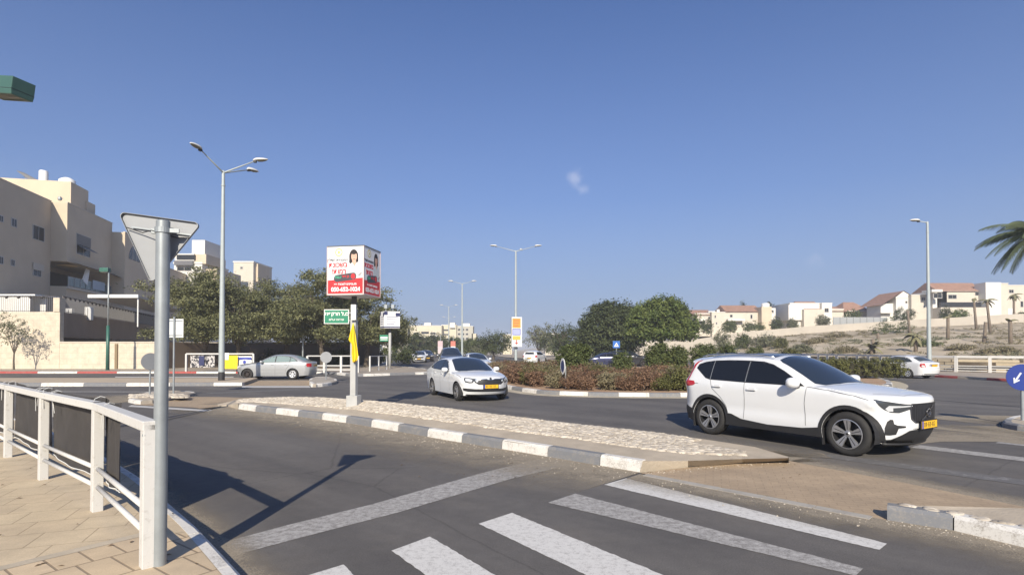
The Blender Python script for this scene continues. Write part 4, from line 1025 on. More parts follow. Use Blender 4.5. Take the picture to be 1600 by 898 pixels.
def build_sedan(name, label, paint, style, fo=.90, wb=2.686, ro=1.08, zs=1.0, hw=.905, face='wing', rim='multi', Rw=.315, rr=.205, glass=None, rear_tail=True, lod=0, cat='car', tyre_colors=None, group=None):
    keys, fx = sedan_keys(fo, wb, ro, zs)
    sp = dict(keys=keys, plan=[(fx(-3.9),hw-.10),(fx(-3.4),hw-.04),(fx(-2.7),hw-.005),(-1.3,hw),(-.2,hw-.005),(.3,hw-.035),(.65,hw-.08)],
        sect=[(.2,-.03),(.42,-.008),(.60,0),(.75,.0),(.90,-.01),(.98,-.03),(1.1,-.09),(1.3,-.20),(1.46,-.28)], R=Rw, ra=Rw+.045, zb=.20, wb=wb, step=.06 if lod == 0 else .12)
    car = Car(sp); root = thing(name, (0,0,0), label, cat, group=group); gl = glass or M_glass
    link('body', car.me, paint, root); under(root, sp); P = car.panel; st = .05 if lod == 0 else .12
    F = lambda L: [(fx(x), z*zs) for x, z in L]
    P('pillar_trim', F([(-.74,.975),(-1.65,.99),(-2.50,1.01),(-2.98,1.05),(-2.93,1.10),(-2.68,1.26),(-2.35,1.345),(-1.9,1.368),(-1.60,1.362),(-1.33,1.30),(-1.02,1.145)]), M_dark, root, both=True, off=.0025, step=st)
    P('window', F([(-.84,.99),(-1.62,1.003),(-1.62,1.350),(-1.36,1.295),(-1.05,1.142)]), gl, root, both=True, off=.005, step=st)
    P('window', F([(-1.68,1.004),(-2.48,1.022),(-2.50,1.26),(-2.33,1.328),(-1.95,1.353),(-1.68,1.353)]), gl, root, both=True, off=.005, step=st)
    P('window', F([(-2.53,1.024),(-2.92,1.058),(-2.70,1.215),(-2.53,1.27)]), gl, root, both=True, off=.005, step=st)
    T = lambda L: [(fx(x), y*hw/.905) for x, y in L]
    P('windshield', T([(-.46,-.62),(-.36,-.38),(-.34,0),(-.36,.38),(-.46,.62),(-.60,.70),(-1.00,.63),(-1.30,.575),(-1.40,.52),(-1.43,0),(-1.40,-.52),(-1.30,-.575),(-1.00,-.63),(-.60,-.70)]), M_wind, root, 'T', step=.08)
    P('rear_window', T([(-2.80,-.50),(-2.79,0),(-2.80,.50),(-2.90,.57),(-3.22,.62),(-3.30,.58),(-3.34,0),(-3.30,-.58),(-3.22,-.62),(-2.90,-.57)]), gl, root, 'T', step=.08)
    if lod == 0:
        gap = mat('shut_line_dark', (.05,.05,.052), .8)
        for ln in ([(-.66,.96),(-.70,.7),(-.66,.32)],[(-1.65,.995),(-1.66,.7),(-1.64,.25)],[(-2.48,1.01),(-2.46,.80),(-2.32,.62),(-2.26,.45)],[(-.66,.955),(-.3,.915),(.10,.855),(.33,.79)]):
            P('shut_line', band(F(ln), .008), gap, root, both=True, off=.0025, step=.09)
        P('shut_line', band(T([(-3.44,-.70),(-3.42,0),(-3.44,.70)]), .008), gap, root, 'T', off=.0025, step=.09)
        for hx, hz in ((-1.48,.86),(-2.28,.875)):
            for sg in (1, -1):
                y = float(car.W([fx(hx)],[hz*zs])[0])*sg
                MB().box(fx(hx)-.08,fx(hx)+.08,min(y-sg*.004,y+sg*.028),max(y-sg*.004,y+sg*.028),hz*zs-.012,hz*zs+.016).build('door_handle', paint, root, bevel=.007)
        P('side_moulding', F([(-.68,.55),(-2.28,.57),(-2.28,.60),(-.68,.58)]), paint if face != 'wing' else M_clad, root, both=True, off=.012, step=.1) if face == 'rounded' else None
    for sg in (1, -1): mirror_part(root, fx(-.88), sg*(hw+.09), 1.02*zs, sg, paint, 1.0)
    X = lambda z: car.bvh.ray_cast(Vector((5,0,z)), Vector((-1,0,0)))[0].x
    XB = lambda z: car.bvh.ray_cast(Vector((-8,0,z)), Vector((1,0,0)))[0].x
    if face == 'wing':     # wide dark grille with bright surround, split angular lamps, full-width lower intake
        P('grille', [(-.40,.575),(.40,.575),(.50,.65),(.50,.745),(.14,.752),(.08,.725),(-.08,.725),(-.14,.752),(-.50,.745),(-.50,.65)], M_dark, root, 'F', off=.008, step=st)
        for k in range(-11, 12):
            if lod == 0: P('grille_slat', band([(k*.037,.615),(k*.037,.705)], .006), mat('grille_slat', (.09,.09,.095), .3, .5), root, 'F', off=.012, step=.1)
        P('grille_frame', band([(-.50,.752),(-.14,.762),(-.08,.735),(.08,.735),(.14,.762),(.50,.752)], .014), M_chrome, root, 'F', off=.012, step=st)
        MB().lathe([(0,.02),(.040,.018),(.045,0)], 20, Matrix.Translation((X(.76)-.01,0,.765)) @ Matrix.Rotation(R(80),4,'Y')).build('emblem', M_dark, root)
        P('headlight', [((x*1.1-.36),.705+(z-.705)*1.35) for x,z in [(.34,.755),(.16,.755),(.02,.77),(-.13,.775),(-.15,.74),(-.10,.665),(.05,.645),(.15,.655),(.19,.70),(.22,.655),(.32,.655)]], M_lamp, root, -35, both=True, off=.006, step=.035, org0=(.10,.10))
        P('headlight_lens', [((x*1.1-.36),.705+(z-.705)*1.35) for x,z in [(.135,.735),(0,.755),(-.10,.757),(-.09,.70),(.04,.672),(.13,.675)]], M_lampw, root, -35, both=True, off=.010, step=.035, org0=(.10,.10))
        P('headlight_lens', [((x*1.1-.36),.705+(z-.705)*1.35) for x,z in [(.32,.72),(.23,.725),(.25,.675),(.31,.672)]], M_lampw, root, -35, both=True, off=.010, step=.035, org0=(.10,.10))
        P('lower_intake', [(-.78,.375),(-.66,.345),(.66,.345),(.78,.375),(.80,.455),(.50,.435),(-.50,.435),(-.80,.455)], M_dark, root, 'F', off=.008, step=st)
        P('intake_bar', band([(-.74,.405),(-.5,.395),(.5,.395),(.74,.405)], .012), mat('grille_slat', (.09,.09,.095)), root, 'F', off=.013, step=st)
        P('bumper_lip', [(-.72,.215),(.72,.215),(.70,.255),(-.70,.255)], M_clad, root, 'F', off=.007, step=st)
        plate_obj(root, X(.52)+.014, .515, 0)
        P('taillight', [(-.30,.80),(.06,.80),(.04,.92),(-.30,.90)], M_tail, root, -145, both=True, off=.006, step=.04, org0=(fx(-3.66),-.74))
    elif face == 'rounded':
        P('grille', [(-.34,.62),(.34,.62),(.40,.735),(-.40,.735)], M_dark, root, 'F', off=.007, step=st)
        P('lower_intake', [(-.55,.32),(.55,.32),(.50,.44),(-.50,.44)], M_dark, root, 'F', off=.007, step=st)
        P('headlight', [(.28,.635),(.06,.62),(-.08,.655),(-.22,.72),(-.36,.80),(-.20,.805),(.06,.785),(.28,.76)], M_lampw, root, -42, both=True, off=.006, step=.035, org0=(.05,.05))
        P('fog_lamp', rrect(-.12,.04,.36,.45,.03), M_lamp, root, -40, both=True, off=.006, step=.05, org0=(.05,.05))
        P('taillight', [(-.22,.72),(.10,.73),(.14,.90),(.10,.945),(-.22,.93)], M_tail, root, -145, both=True, off=.006, step=.04, org0=(fx(-3.66),-.74))
        plate_obj(root, X(.52)+.014, .515, 0)
    if True:
        M_ = None
        xb = XB(.80)
        p = plate_obj(root, xb-.012, .78 if face == 'accent' else .80, math.pi, dark=False)
    if face == 'accent':
        P('headlight', [(.28,.635),(.06,.62),(-.20,.70),(-.20,.80),(.28,.76)], M_lampw, root, -42, both=True, off=.006, step=.05, org0=(.05,.05))
        P('grille', [(-.34,.65),(.34,.65),(.36,.72),(-.36,.72)], M_dark, root, 'F', off=.007, step=st)
        P('taillight', [(-.17,.69),(.06,.68),(.13,.74),(.13,.87),(.07,.92),(-.10,.92),(-.14,.80)], M_tail, root, -140, both=True, off=.006, step=.03, org0=(fx(-3.66),-.745))
        P('taillight_lens', [(-.13,.70),(.02,.70),(.06,.76),(.03,.83),(-.09,.80)], M_tailw, root, -140, both=True, off=.010, step=.03, org0=(fx(-3.66),-.745))
        P('plate_recess', [(-.36,.725),(.36,.725),(.36,.875),(-.36,.875)], mat('boot_recess', (.42,.42,.42), .4), root, 'B', off=.004, step=.06)
        P('boot_trim', [(-.33,.845),(.33,.845),(.33,.872),(-.33,.872)], M_clad, root, 'B', off=.012, step=.06)
        P('bumper_line', [(-.70,.615),(.70,.615),(.70,.63),(-.70,.63)], M_clad, root, 'B', off=.004, step=.08)
        P('bumper_skirt', [(-.66,.25),(.66,.25),(.66,.30),(-.66,.30)], M_clad, root, 'B', off=.006, step=.08)
        for sg in (1,-1): MB().tube([(fx(-1.45),sg*.56,1.425*zs),(fx(-1.9),sg*.565,1.455*zs),(fx(-2.4),sg*.56,1.43*zs)], .012, 6).build('roof_rail', M_dark, root)
    for cx in (0, -wb):
        for sg in (1, -1):
            r_ = rim if isinstance(rim, str) else (rim[0] if cx == 0 else rim[1])
            wheel(root, cx, sg*(hw-.115), sg, Rw, rr, .20, r_)
    return root
def place(o, x, y, dx, dy):
    o.location = (x, y, 0); o.rotation_euler = (0, 0, math.atan2(dy, dx)); return o
# white sedan coming round the far side of the island: near front wheel at (-1.88,19.13), rear at (-3.02,21.53)
octv = build_sedan('sedan', 'white sedan driving towards the camera past the end of the cobbled island, yellow plate', M_carwhite, 'wing', face='wing', rim='multi', zs=1.0)
wf_, wr_ = gp(713,626), gp(676,617); dv_ = Vector((wf_.x-wr_.x, wf_.y-wr_.y)).normalized(); nl = Vector((-dv_.y, dv_.x))     # left of the car
f0 = Vector((wf_.x, wf_.y))+nl*.88; place(octv, f0.x, f0.y, dv_.x, dv_.y)
M_loop = None
cor = build_sedan('sedan', 'silver sedan side on by the left railing, brown front wheel', M_carsilver, 'rounded', fo=.86, wb=2.60, ro=1.04, zs=1.0, hw=.853, face='rounded', rim=('steel','cap'), Rw=.31, rr=.20, glass=M_lglass)
place(cor, gp(375,592).x+.65, 32.7, -1, -.02)
acc = build_sedan('sedan', 'white older sedan seen from behind on the right, past the clipped hedge', M_carwhite, 'accent', fo=.80, wb=2.44, ro=.98, zs=.955, hw=.835, face='accent', rim='cap', Rw=.29, rr=.18, glass=mat('tinted_glass', (.05,.06,.065), .05, spec=.6))
place(acc, 23.9, 35.8, -.30, .95)
# vehicles in the far road and beyond the roundabout
def far_suv(label, paint, x, y, dx, dy, rim='steel', name='suv', cat='SUV', zsc=1.0):
    sp = dict(XC); sp['step'] = .12
    if zsc != 1.0:
        sp['keys'] = [(k[0], k[1]*(zsc if k[1] > .9 else 1), k[2], k[3]*(zsc if k[3] > .9 else 1))+tuple(k[4:]) for k in XC['keys']]
    car = Car(sp); root = thing(name, (0,0,0), label, cat); link('body', car.me, paint, root); under(root, sp); P = car.panel
    z = zsc
    P('window', [(-.80,1.10*z),(-3.05,1.15*z),(-3.08,1.34*z),(-2.93,1.45*z),(-1.62,1.48*z),(-1.15,1.33*z)], M_glass, root, both=True, step=.1)
    P('windshield', [(-.46,-.64),(-.36,0),(-.46,.64),(-.60,.73),(-1.28,.60),(-1.37,.54),(-1.37,-.54),(-1.28,-.60),(-.60,-.73)], M_wind, root, 'T', step=.1)
    P('rear_window', [(-.56,1.19*z),(.56,1.19*z),(.50,1.42*z),(-.50,1.42*z)], M_glass, root, 'B', step=.1)
    P('grille', [(-.55,.60),(.55,.60),(.60,.80),(-.60,.80)], M_dark, root, 'F', off=.008, step=.1)
    P('lower_intake', [(-.6,.30),(.6,.30),(.6,.42),(-.6,.42)], M_dark, root, 'F', off=.008, step=.1)
    P('headlight', [(.20,.78),(-.30,.80),(-.30,.92),(.20,.90)], M_lampw, root, -45, both=True, off=.009, step=.06)
    P('taillight', [(-.1,.85),(.2,.85),(.2,1.08),(-.1,1.08)], M_tail, root, -135, both=True, off=.007, step=.06, org0=(-3.42,-.80))
    for sg in (1,-1): mirror_part(root, -.84, sg*1.0, 1.12*z, sg, paint, 1.1)
    plate_obj(root, .87, .52, 0); plate_obj(root, -3.565, .75, math.pi)
    for cx in (0,-2.702):
        for sg in (1,-1): wheel(root, cx, sg*.80, sg, .35, .23, .22, rim)
    place(root, x, y, dx, dy); return root
far_suv('white hatchback coming along the far road, left of the queue', M_carwhite, -12.3, 73, .12, -1, name='hatchback', cat='hatchback', zsc=.93)
far_suv('tall grey van behind the white sedan, with a pale roof line', M_cargrey, -4.4, 40.5, .18, -1, name='van', cat='van', zsc=1.16)
c1_ = build_sedan('sedan', 'dark grey sedan queueing between the grey van and a white car', M_cargrey, 'x', rim='multi', face='rounded', lod=1); place(c1_, -3.1, 46.0, .12, -1)
c2_ = build_sedan('sedan', 'white sedan half hidden behind the roof of the nearer white sedan', M_carwhite, 'x', rim='multi', face='rounded', lod=1); place(c2_, -2.4, 41.5, .30, -1)
far_suv('white SUV driving away beyond the brown shrubs, rear window showing', M_carwhite, 3.2, 66.5, .35, .94)
c3_ = build_sedan('sedan', 'dark blue car beyond the roundabout, between two green bushes', M_carblue, 'x', rim='steel', face='rounded', lod=1); place(c3_, 8.0, 56.5, -1, .1)
far_suv('black SUV beyond the roundabout, left of the tall green bushes', M_carblack, 13.6, 57.5, 1, -.1)
far_suv('black parked SUV at the far left kerb, nearest of the dark parked row', M_carblack, -12.3, 80, .25, -1)
c4_ = build_sedan('sedan', 'dark grey parked sedan behind the black parked SUV', M_cargrey, 'x', rim='steel', face='rounded', lod=1); place(c4_, -14.2, 92, .25, -1)
c5_ = build_sedan('sedan', 'small white car far up the road behind the white hatchback', M_carwhite, 'x', rim='steel', face='rounded', lod=1); place(c5_, -19.2, 118, .25, -1)
c6_ = build_sedan('sedan', 'white car behind the fence on the right, only its roof showing', M_carwhite, 'x', rim='steel', face='rounded', lod=1); place(c6_, 28.0, 58, -.2, .98)
# ------------------------------------------------------------ near railing, its banners, the road-sign pole
pp = [gp(12,713.5,.12), gp(67,748,.12), gp(151,797,.12), Vector((-2.71,4.12,.12))]
pm1 = pp[0]+(pp[0]-pp[1])*1.0
fen = thing('railing', pp[1], 'white metal pedestrian railing in the left foreground with four square posts', 'railing')
fb = pp[1]
def L(p, z=None): q = Vector(p)-fb; return Vector((q.x, q.y, q.z if z is None else z))
allp = [pm1]+pp
for i, p in enumerate(allp):
    q = L(p, 0); d = (allp[min(i+1, 4)]-allp[max(i-1, 0)]); a = math.atan2(d.y, d.x)
    w = .05; MB().box(-w, w, -w*.9, w*.9, -.02, 1.06, M=Matrix.Translation(q) @ Matrix.Rotation(a, 4, 'Z')).build('post', M_whitedirty, fen, bevel=.006)
for a, b in zip(allp, allp[1:]):
    qa, qb = L(a, 1.045), L(b, 1.045); ext = (qb-qa).normalized()*.05
    MB().beam(qa-ext*(1 if a is not pm1 else 0), qb+ext, .10, .075).build('top_rail', M_whitedirty, fen, bevel=.008)
    for z in (.42, .24): MB().tube([L(a, z), L(b, z)], .022, 10).build('rail', M_whitedirty, fen, smooth=True)
MB().lathe([(0,.006),(.012,.006),(.014,0)], 10, Matrix.Translation(L(pp[3], .98)+Vector((.0,-.056,0))) @ Matrix.Rotation(R(90),4,'X')).build('bolt', M_galv, fen)
M_banner = mat('banner_back', (.042,.038,.036), .8, var=.25, vscale=2.5)
M_rope = mat('rope', (.6,.6,.58), .8)
def banner(a, b, t0, t1, z0, z1, label, seed, off=.075):
    """cloth hung on the road side of the rails, slightly wavy, white hem at the foot"""
    a = Vector(a); b = Vector(b); d = (b-a); n = Vector((-d.y, d.x, 0)).normalized()
    if n.y < 0: n = -n
    base = a.lerp(b, (t0+t1)/2); root = thing('banner', base, label, 'banner')
    rnd = random.Random(seed); N, Mz = 26, 12; ph = rnd.uniform(0, 6); mb = MB(); vs_ = []
    for i in range(N+1):
        for j in range(Mz+1):
            t = t0+(t1-t0)*i/N; s = j/Mz
            zb = z0+.03*math.sin(math.pi*i/N)*-1; zt = z1-.035*math.sin(math.pi*i/N)
            w = .012*math.sin(9*i/N+ph)*(1-s*.5)+.008*math.sin(21*i/N+3*s+ph)
            p = a+d*t+n*(off+w); vs_.append((p.x-base.x, p.y-base.y, zb+(zt-zb)*s))
    fs = [(i*(Mz+1)+j, (i+1)*(Mz+1)+j, (i+1)*(Mz+1)+j+1, i*(Mz+1)+j+1) for i in range(N) for j in range(Mz)]
    mb.add(vs_, fs).build('cloth', M_banner, root, smooth=True)
    hem = [Vector(vs_[i*(Mz+1)])+Vector((0,0,-.004)) for i in range(N+1)]
    MB().tube(hem, .006, 6).build('hem', M_rope, root)
    for k in range(3):
        t = rnd.choice((rnd.uniform(.04,.3), rnd.uniform(.6,.96))) if k else .03
        i = int(t*N); top = Vector(vs_[i*(Mz+1)+Mz]); q = top-n*.09+Vector((0,0,.02)); dd = d.normalized()*rnd.uniform(-.16,.16)
        MB().tube([top+n*.0, top-n*.04+Vector((0,0,.015)), q-Vector((0,0,.03)), q+dd*.4+Vector((0,0,-.10)), q+dd+Vector((0,0,-.22-.1*rnd.random()))], .0035, 5).build('tie', M_rope, root)
    return root
banner(pm1, pp[0], .02, .99, .30, 1.12, 'dark banner on the railing, cut off by the left edge', 1)
banner(pp[0], pp[1], .02, .99, .30, 1.12, 'narrow dark banner tied between the railing\'s first and second posts', 2)
banner(pp[1], pp[2], .02, .99, .30, 1.12, 'wide dark banner tied between the railing\'s middle posts', 3)
b4 = banner(pp[2], pp[3], -.04, .34, .30, 1.12, 'short dark banner with a white edge, nearest the sign pole', 4)

def road_sign(base, h, r, label, parts, rz=0.0, m=M_galv, capname=True):
    root = thing('road_sign', base, label, 'road sign', rz)
    MB().tube([(0,0,-.02),(0,0,h)], r, 16).lathe([(r,h),(r*.8,h+.006),(0,h+.010)], 16).build('pole', m, root, auto=.8)
    return root
pb = gp(249,882,.12)
rs = road_sign(pb, 2.58, .048, 'tall galvanised pole by the near railing with a triangular sign seen from behind', None)
def tri(side, r=.05, n=5):
    h = side*math.sqrt(3)/2; P = [(-side/2, h/3), (side/2, h/3), (0, -2*h/3)]; o = []
    for i, (x, y) in enumerate(P):
        ang0 = {0: 90, 1: -30+0, 2: 210}[i]
        cx, cy = x*(1-2*r/(side/math.sqrt(3))), y*(1-2*r/(side/math.sqrt(3)))
        a0 = {0: 90, 1: -30, 2: 210}[i]
        for k in range(n+1): a = R(a0+120*k/n) ; o.append((cx+r*math.cos(a), cy+r*math.sin(a)))
    # order: corner1 (right) from -30 to 90, corner0 (left) 90..210, corner2 210..330
    return o[n+1:2*(n+1)]+o[:n+1]+o[2*(n+1):]
yaw = R(8)
Ms = Matrix.Translation((-.078,0,2.455)) @ Matrix.Rotation(yaw, 4, 'Z') @ Matrix.Translation((0,.085,0)) @ Matrix.Rotation(R(90), 4, 'X') @ Matrix.Rotation(R(-6.5), 4, 'Z')   # local z -> towards the camera side
T = tri(.60, .028)
M_signback = mat('sign_back', (.25,.26,.27), .55, .25, var=.06, vscale=5)
mb = MB().prism(T, -.003, .0, M=Ms, mi=0)
T2 = T
n = len(T); rim = [((x*1.0, y*1.0, 0), (x*1.0, y*1.0, .022), (x*.985, y*.985, .022), (x*.985, y*.985, 0)) for x, y in T]
vs_ = [Ms @ Vector(q) for r_ in rim for q in r_]; fs = []
for i in range(n):
    j = (i+1) % n
    for k in range(3): fs.append((i*4+k, j*4+k, j*4+k+1, i*4+k+1))
mb.add(vs_, fs, 0); mb.prism([(x*.995, y*.995) for x, y in T], -.006, -.004, M=Ms, mi=1)
mb.build('sign_plate', [M_signback, M_white], rs, auto=.5)
for z in (2.50,):
    MB().beam(Ms @ Vector((-.19,.07,.014)), Ms @ Vector((.24,.07,.014)), .008, .012).lathe([(.050,-.02),(.056,-.02),(.056,.02),(.050,.02)], 20, Matrix.Translation((0,0,2.51))).beam((-.10,.02,2.51),(-.02,.05,2.51),.03,.035).beam((.05,0,2.51),(.11,.02,2.51),.02,.03).build('clamp', M_galv, rs)
MB().tube([Ms @ Vector((-.22,.06,.03)), Ms @ Vector((-.1,.035,.035)), Ms @ Vector((0,.05,.12)), Ms @ Vector((.15,.03,.04)), Ms @ Vector((.24,.045,.03))], .004, 5).build('wire', M_black, rs)

# ------------------------------------------------------------ small signs on the noses
b = gp(271,615,.12)
s1 = road_sign(b, at(271,495,b.y).z-.12, .032, 'blank white square sign back on a pole behind the triangular sign', None)
w_ = 27/FPX*b.y/2; hz = at(0,498,b.y).z-at(0,527,b.y).z; zc = (at(0,498,b.y).z+at(0,527,b.y).z)/2-.12
MB().box(-w_, w_, .036, .042, zc-hz/2, zc+hz/2).build('sign_plate', mat('pale_back', (.60,.61,.60), .5), s1, bevel=.001)
MB().box(-w_*.9, w_*.9, .032, .036, zc+hz*.36, zc+hz*.42).box(-w_*.9, w_*.9, .032, .036, zc-hz*.42, zc-hz*.36).build('bracket', M_galv, s1)
def round_sign(px, pyb, pyc, r, label, yaw, facing=None, z0=.12, front=None, back=M_signback, polecol=M_galv, pr=.028, above=.0):
    b = gp(px, pyb, z0); zc = at(px, pyc, b.y).z-z0
    root = road_sign(b, zc+r*.2+above, pr, label, None, m=polecol)
    M_ = Matrix.Translation((0,0,zc)) @ Matrix.Rotation(R(yaw), 4, 'Z') @ Matrix.Translation((0,-.045,0)) @ Matrix.Rotation(R(90), 4, 'X')
    mats = [back, front or M_white]
    MB().lathe([(0,0),(r,0),(r,-.012),(0,-.012)], 32, M_, 0).build('sign_plate', mats, root, auto=.5)
    return root, M_
round_sign(234, 617, 564.5, .30, 'grey round sign back, leaning beside the blank square sign', 52, pr=.03, above=.05)
round_sign(509.5, 592.5, 558, .30, 'grey round sign back on the small kerbed nose by the silver sedan', 5, z0=.15)
# keep-left style blue roundel on the right refuge
b = gp(1598,656,.13)
root = road_sign(b, .98, .035, 'blue round sign with two white arrows at the right edge', None, m=M_galv)
zc = at(1596,589,b.y).z-.13; Mr = Matrix.Translation((-.0,0,zc)) @ Matrix.Rotation(R(-25),4,'Z') @ Matrix.Translation((0,-.05,0)) @ Matrix.Rotation(R(90),4,'X')
MB().lathe([(0,0),(.30,0),(.30,-.014),(0,-.014)], 40, Mr).lathe([(.292,.001),(.300,.001)], 40, Mr).build('sign_plate', mat('blue_sign', (.012,.035,.22), .35), root, auto=.5)
for sg in (1,-1):
    Ma = Mr @ Matrix.Translation((sg*.10,-.02,.004)) @ Matrix.Rotation(R(sg*28),4,'Z')
    MB().prism([(-.018,.14),(.018,.14),(.018,-.07),(-.018,-.07)], 0, .002, M=Ma).prism([(-.065,-.03),(-.045,-.01),(0,-.075),(.045,-.01),(.065,-.03),(0,-.14)], .0005, .0025, M=Ma).build('arrow', mat('arrow_white', (.55,.58,.62), .5), root)
# low guide panel among the shrubs, white and blue, seen edge on
b = gp(879,607,.17)
gs = thing('road_sign', b, 'small white and blue roundel seen edge on among the brown shrubs', 'road sign')
zc = at(879,572,b.y).z-.17
MB().tube([(.12,0,0),(.12,0,zc)], .025, 10).build('pole', M_galv, gs)
Mr = Matrix.Translation((0,0,zc)) @ Matrix.Rotation(R(-79),4,'Z') @ Matrix.Rotation(R(90),4,'X')
MB().lathe([(0,0),(.32,0),(.32,-.015),(0,-.015)], 32, Mr).build('sign_plate', mat('blue_sign2', (.03,.05,.16), .4), gs, auto=.5)
MB().lathe([(.24,.002),(.325,.002),(.325,-.017)], 32, Mr).build('sign_rim', M_white, gs, auto=.5)
# pedestrian crossing sign beyond the roundabout
b = Vector((at(963,538,52).x, 52, .12)); zc = at(963,538,52).z-.12
ps = thing('road_sign', b, 'small blue square pedestrian crossing sign with a white triangle', 'road sign')
MB().tube([(0,0,0),(0,0,zc)], .03, 10).build('pole', M_galv, ps)
MB().box(-.33,.33,-.05,-.03,zc-.33,zc+.33).build('sign_plate', mat('blue_sign3', (.02,.12,.42), .4), ps, bevel=.004)
MB().prism([(-.22,-.2),(.22,-.2),(0,.2)], 0, .003, M=Matrix.Translation((0,-.051,zc)) @ Matrix.Rotation(R(90),4,'X')).build('triangle', M_white, ps)
mb = MB().prism([(-.03,.0),(.03,.0),(.05,-.16),(.02,-.16),(0,-.06),(-.03,-.16),(-.06,-.16)], 0, .003, M=Matrix.Translation((0,-.0555,zc+.02)) @ Matrix.Rotation(R(90),4,'X'))
mb.build('walking_figure', M_black, ps)
# bare grey post behind the silver car
b = gp(473,575,.145); po = thing('post', b, 'bare grey post standing behind the silver sedan', 'post')
MB().tube([(0,0,0),(0,0,at(473,523,b.y).z-.145)], .07, 10).build('shaft', M_galv, po)

# ------------------------------------------------------------ street lamps
M_head = mat('lamp_head', (.58,.58,.55), .5); M_lens = mat('lamp_lens', (.16,.15,.12), .25)
def lamp_head(root, P, d, L_=.75, w=.30):
    """cobra head: flattened shell above, dark bowl and clip below; P = neck, d = direction"""
    d = Vector(d).normalized(); s = d.cross(Vector((0,0,1))).normalized(); u = s.cross(d)
    M = Matrix((d, s, u)).transposed().to_4x4(); M.translation = P
    st = [(0,.30,.35),(.08,.55,.8),(.22,.85,1.0),(.45,1.0,.95),(.72,.92,.72),(.92,.55,.42),(1.0,.16,.16)]
    vs_ = []; n = 12
    for t, kw, kh in st:
        for j in range(n):
            a = math.tau*j/n; y = math.cos(a)*w/2*kw; z = math.sin(a); z = z*(.13*kh if z > 0 else .02)
            vs_.append(M @ Vector((t*L_, y, z+.04)))
    fs = [(i*n+j, i*n+(j+1)%n, (i+1)*n+(j+1)%n, (i+1)*n+j) for i in range(len(st)-1) for j in range(n)]
    fs.append(list(range(n))[::-1]); fs.append([(len(st)-1)*n+j for j in range(n)])
    h = MB().add(vs_, fs).build('lamp_head', M_head, root, auto=.9)
    vs_ = []
    for t, kw, kh in ((.24,.5,.2),(.34,.82,.9),(.6,.86,1.0),(.84,.6,.7),(.92,.25,.2)):
        for j in range(n):
            a = math.tau*j/n; vs_.append(M @ Vector((t*L_, math.cos(a)*w/2*kw, -.075*kh*max(0,-math.sin(a))+.03)))
    fs = [(i*n+j, i*n+(j+1)%n, (i+1)*n+(j+1)%n, (i+1)*n+j) for i in range(4) for j in range(n)]
    MB().add(vs_, fs).build('lens', M_lens, root, auto=.9)
    MB().box(.02,.16,-.07,.07,-.07,.02,M=M).build('control_gear', M_dark, root, bevel=.01)
def street_lamp(base, h, arms, label, r0=.10, r1=.055, group=None, black=True, alen=2.3, rise=.6, col=M_pole):
    root = thing('street_lamp', base, label, 'street lamp', group=group)
    MB().tube([(0,0,-.02),(0,0,h*.5),(0,0,h)], [r0,(r0+r1)/2,r1], 16).lathe([(r1+.015,h-.75),(r1+.03,h-.75),(r1+.03,h-.69),(r1+.015,h-.69)], 16, close=True).build('pole', col, root, auto=.8)
    if black: MB().lathe([(r0+.006,0),(r0+.006,.42),(r0,.43)], 16).build('base_band', M_black, root, auto=.8)
    MB().lathe([(r1,h),(r1*.6,h+.05),(0,h+.06)], 12).build('pole_cap', col, root, auto=.8)
    for az in arms:
        d = Vector((math.cos(R(az)), math.sin(R(az)), 0)); tip = Vector((0,0,h))+d*alen+Vector((0,0,rise))
        MB().tube([(0,0,h-.08), Vector((0,0,h-.02))+d*.12, tip], [.045,.04,.028], 8).build('arm', col, root, smooth=True)
        lamp_head(root, tip-d*.05, d+Vector((0,0,rise/alen*.25)))
    return root
b = gp(346,594,.16); street_lamp(b, at(346,268,b.y).z-.16, [3, -101, 68], 'tall three-armed street lamp on the left divider, black base band', r0=.15, r1=.075, alen=1.55, rise=.55)
street_lamp((at(806,560,59).x,59,.14), at(804,392,59).z-.14, [0,180,75], 'three-armed street lamp rising behind the shrubs, orange panel on its pole', r0=.16, r1=.08, alen=2.1, rise=.5)
for px, Y, pt, lab in ((722,84,443,'double-armed street lamp up the far road, nearest of three'),(701,133,479,'second double-armed street lamp up the far road'),(701.5,180,497,'most distant double-armed street lamp up the far road')):
    street_lamp((at(px,560,Y).x,Y,.14), at(px,pt,Y).z-.14, [5,175], lab, r0=.17, r1=.09, black=False, alen=1.5, rise=.35)
street_lamp((at(1452,570,39).x,39,.13), at(1447,347,39).z-.13, [186], 'single-armed street lamp on the right pavement behind the white older sedan', r0=.15, r1=.07, alen=.65, rise=.05)
# green lamp post by the stone wall
b = gp(168,578,.145); hgt = at(168,424,b.y).z-.145
gl = thing('street_lamp', b, 'slim green street lamp in front of the stone wall on the left', 'street lamp')
MB().tube([(0,0,0),(0,0,hgt*.45)], [.13,.11], 12).build('pole', M_greenpost, gl, smooth=True)
MB().tube([(0,0,hgt*.45),(0,0,hgt)], [.07,.05], 12).build('upper_pole', M_galv, gl, smooth=True)
MB().box(-.62,.05,-.18,.18,hgt-.05,hgt+.28).build('lamp_head', M_greenpost, gl, bevel=.04)
MB().box(-.55,.0,-.14,.14,hgt-.07,hgt-.05).build('lens', M_lens, gl)
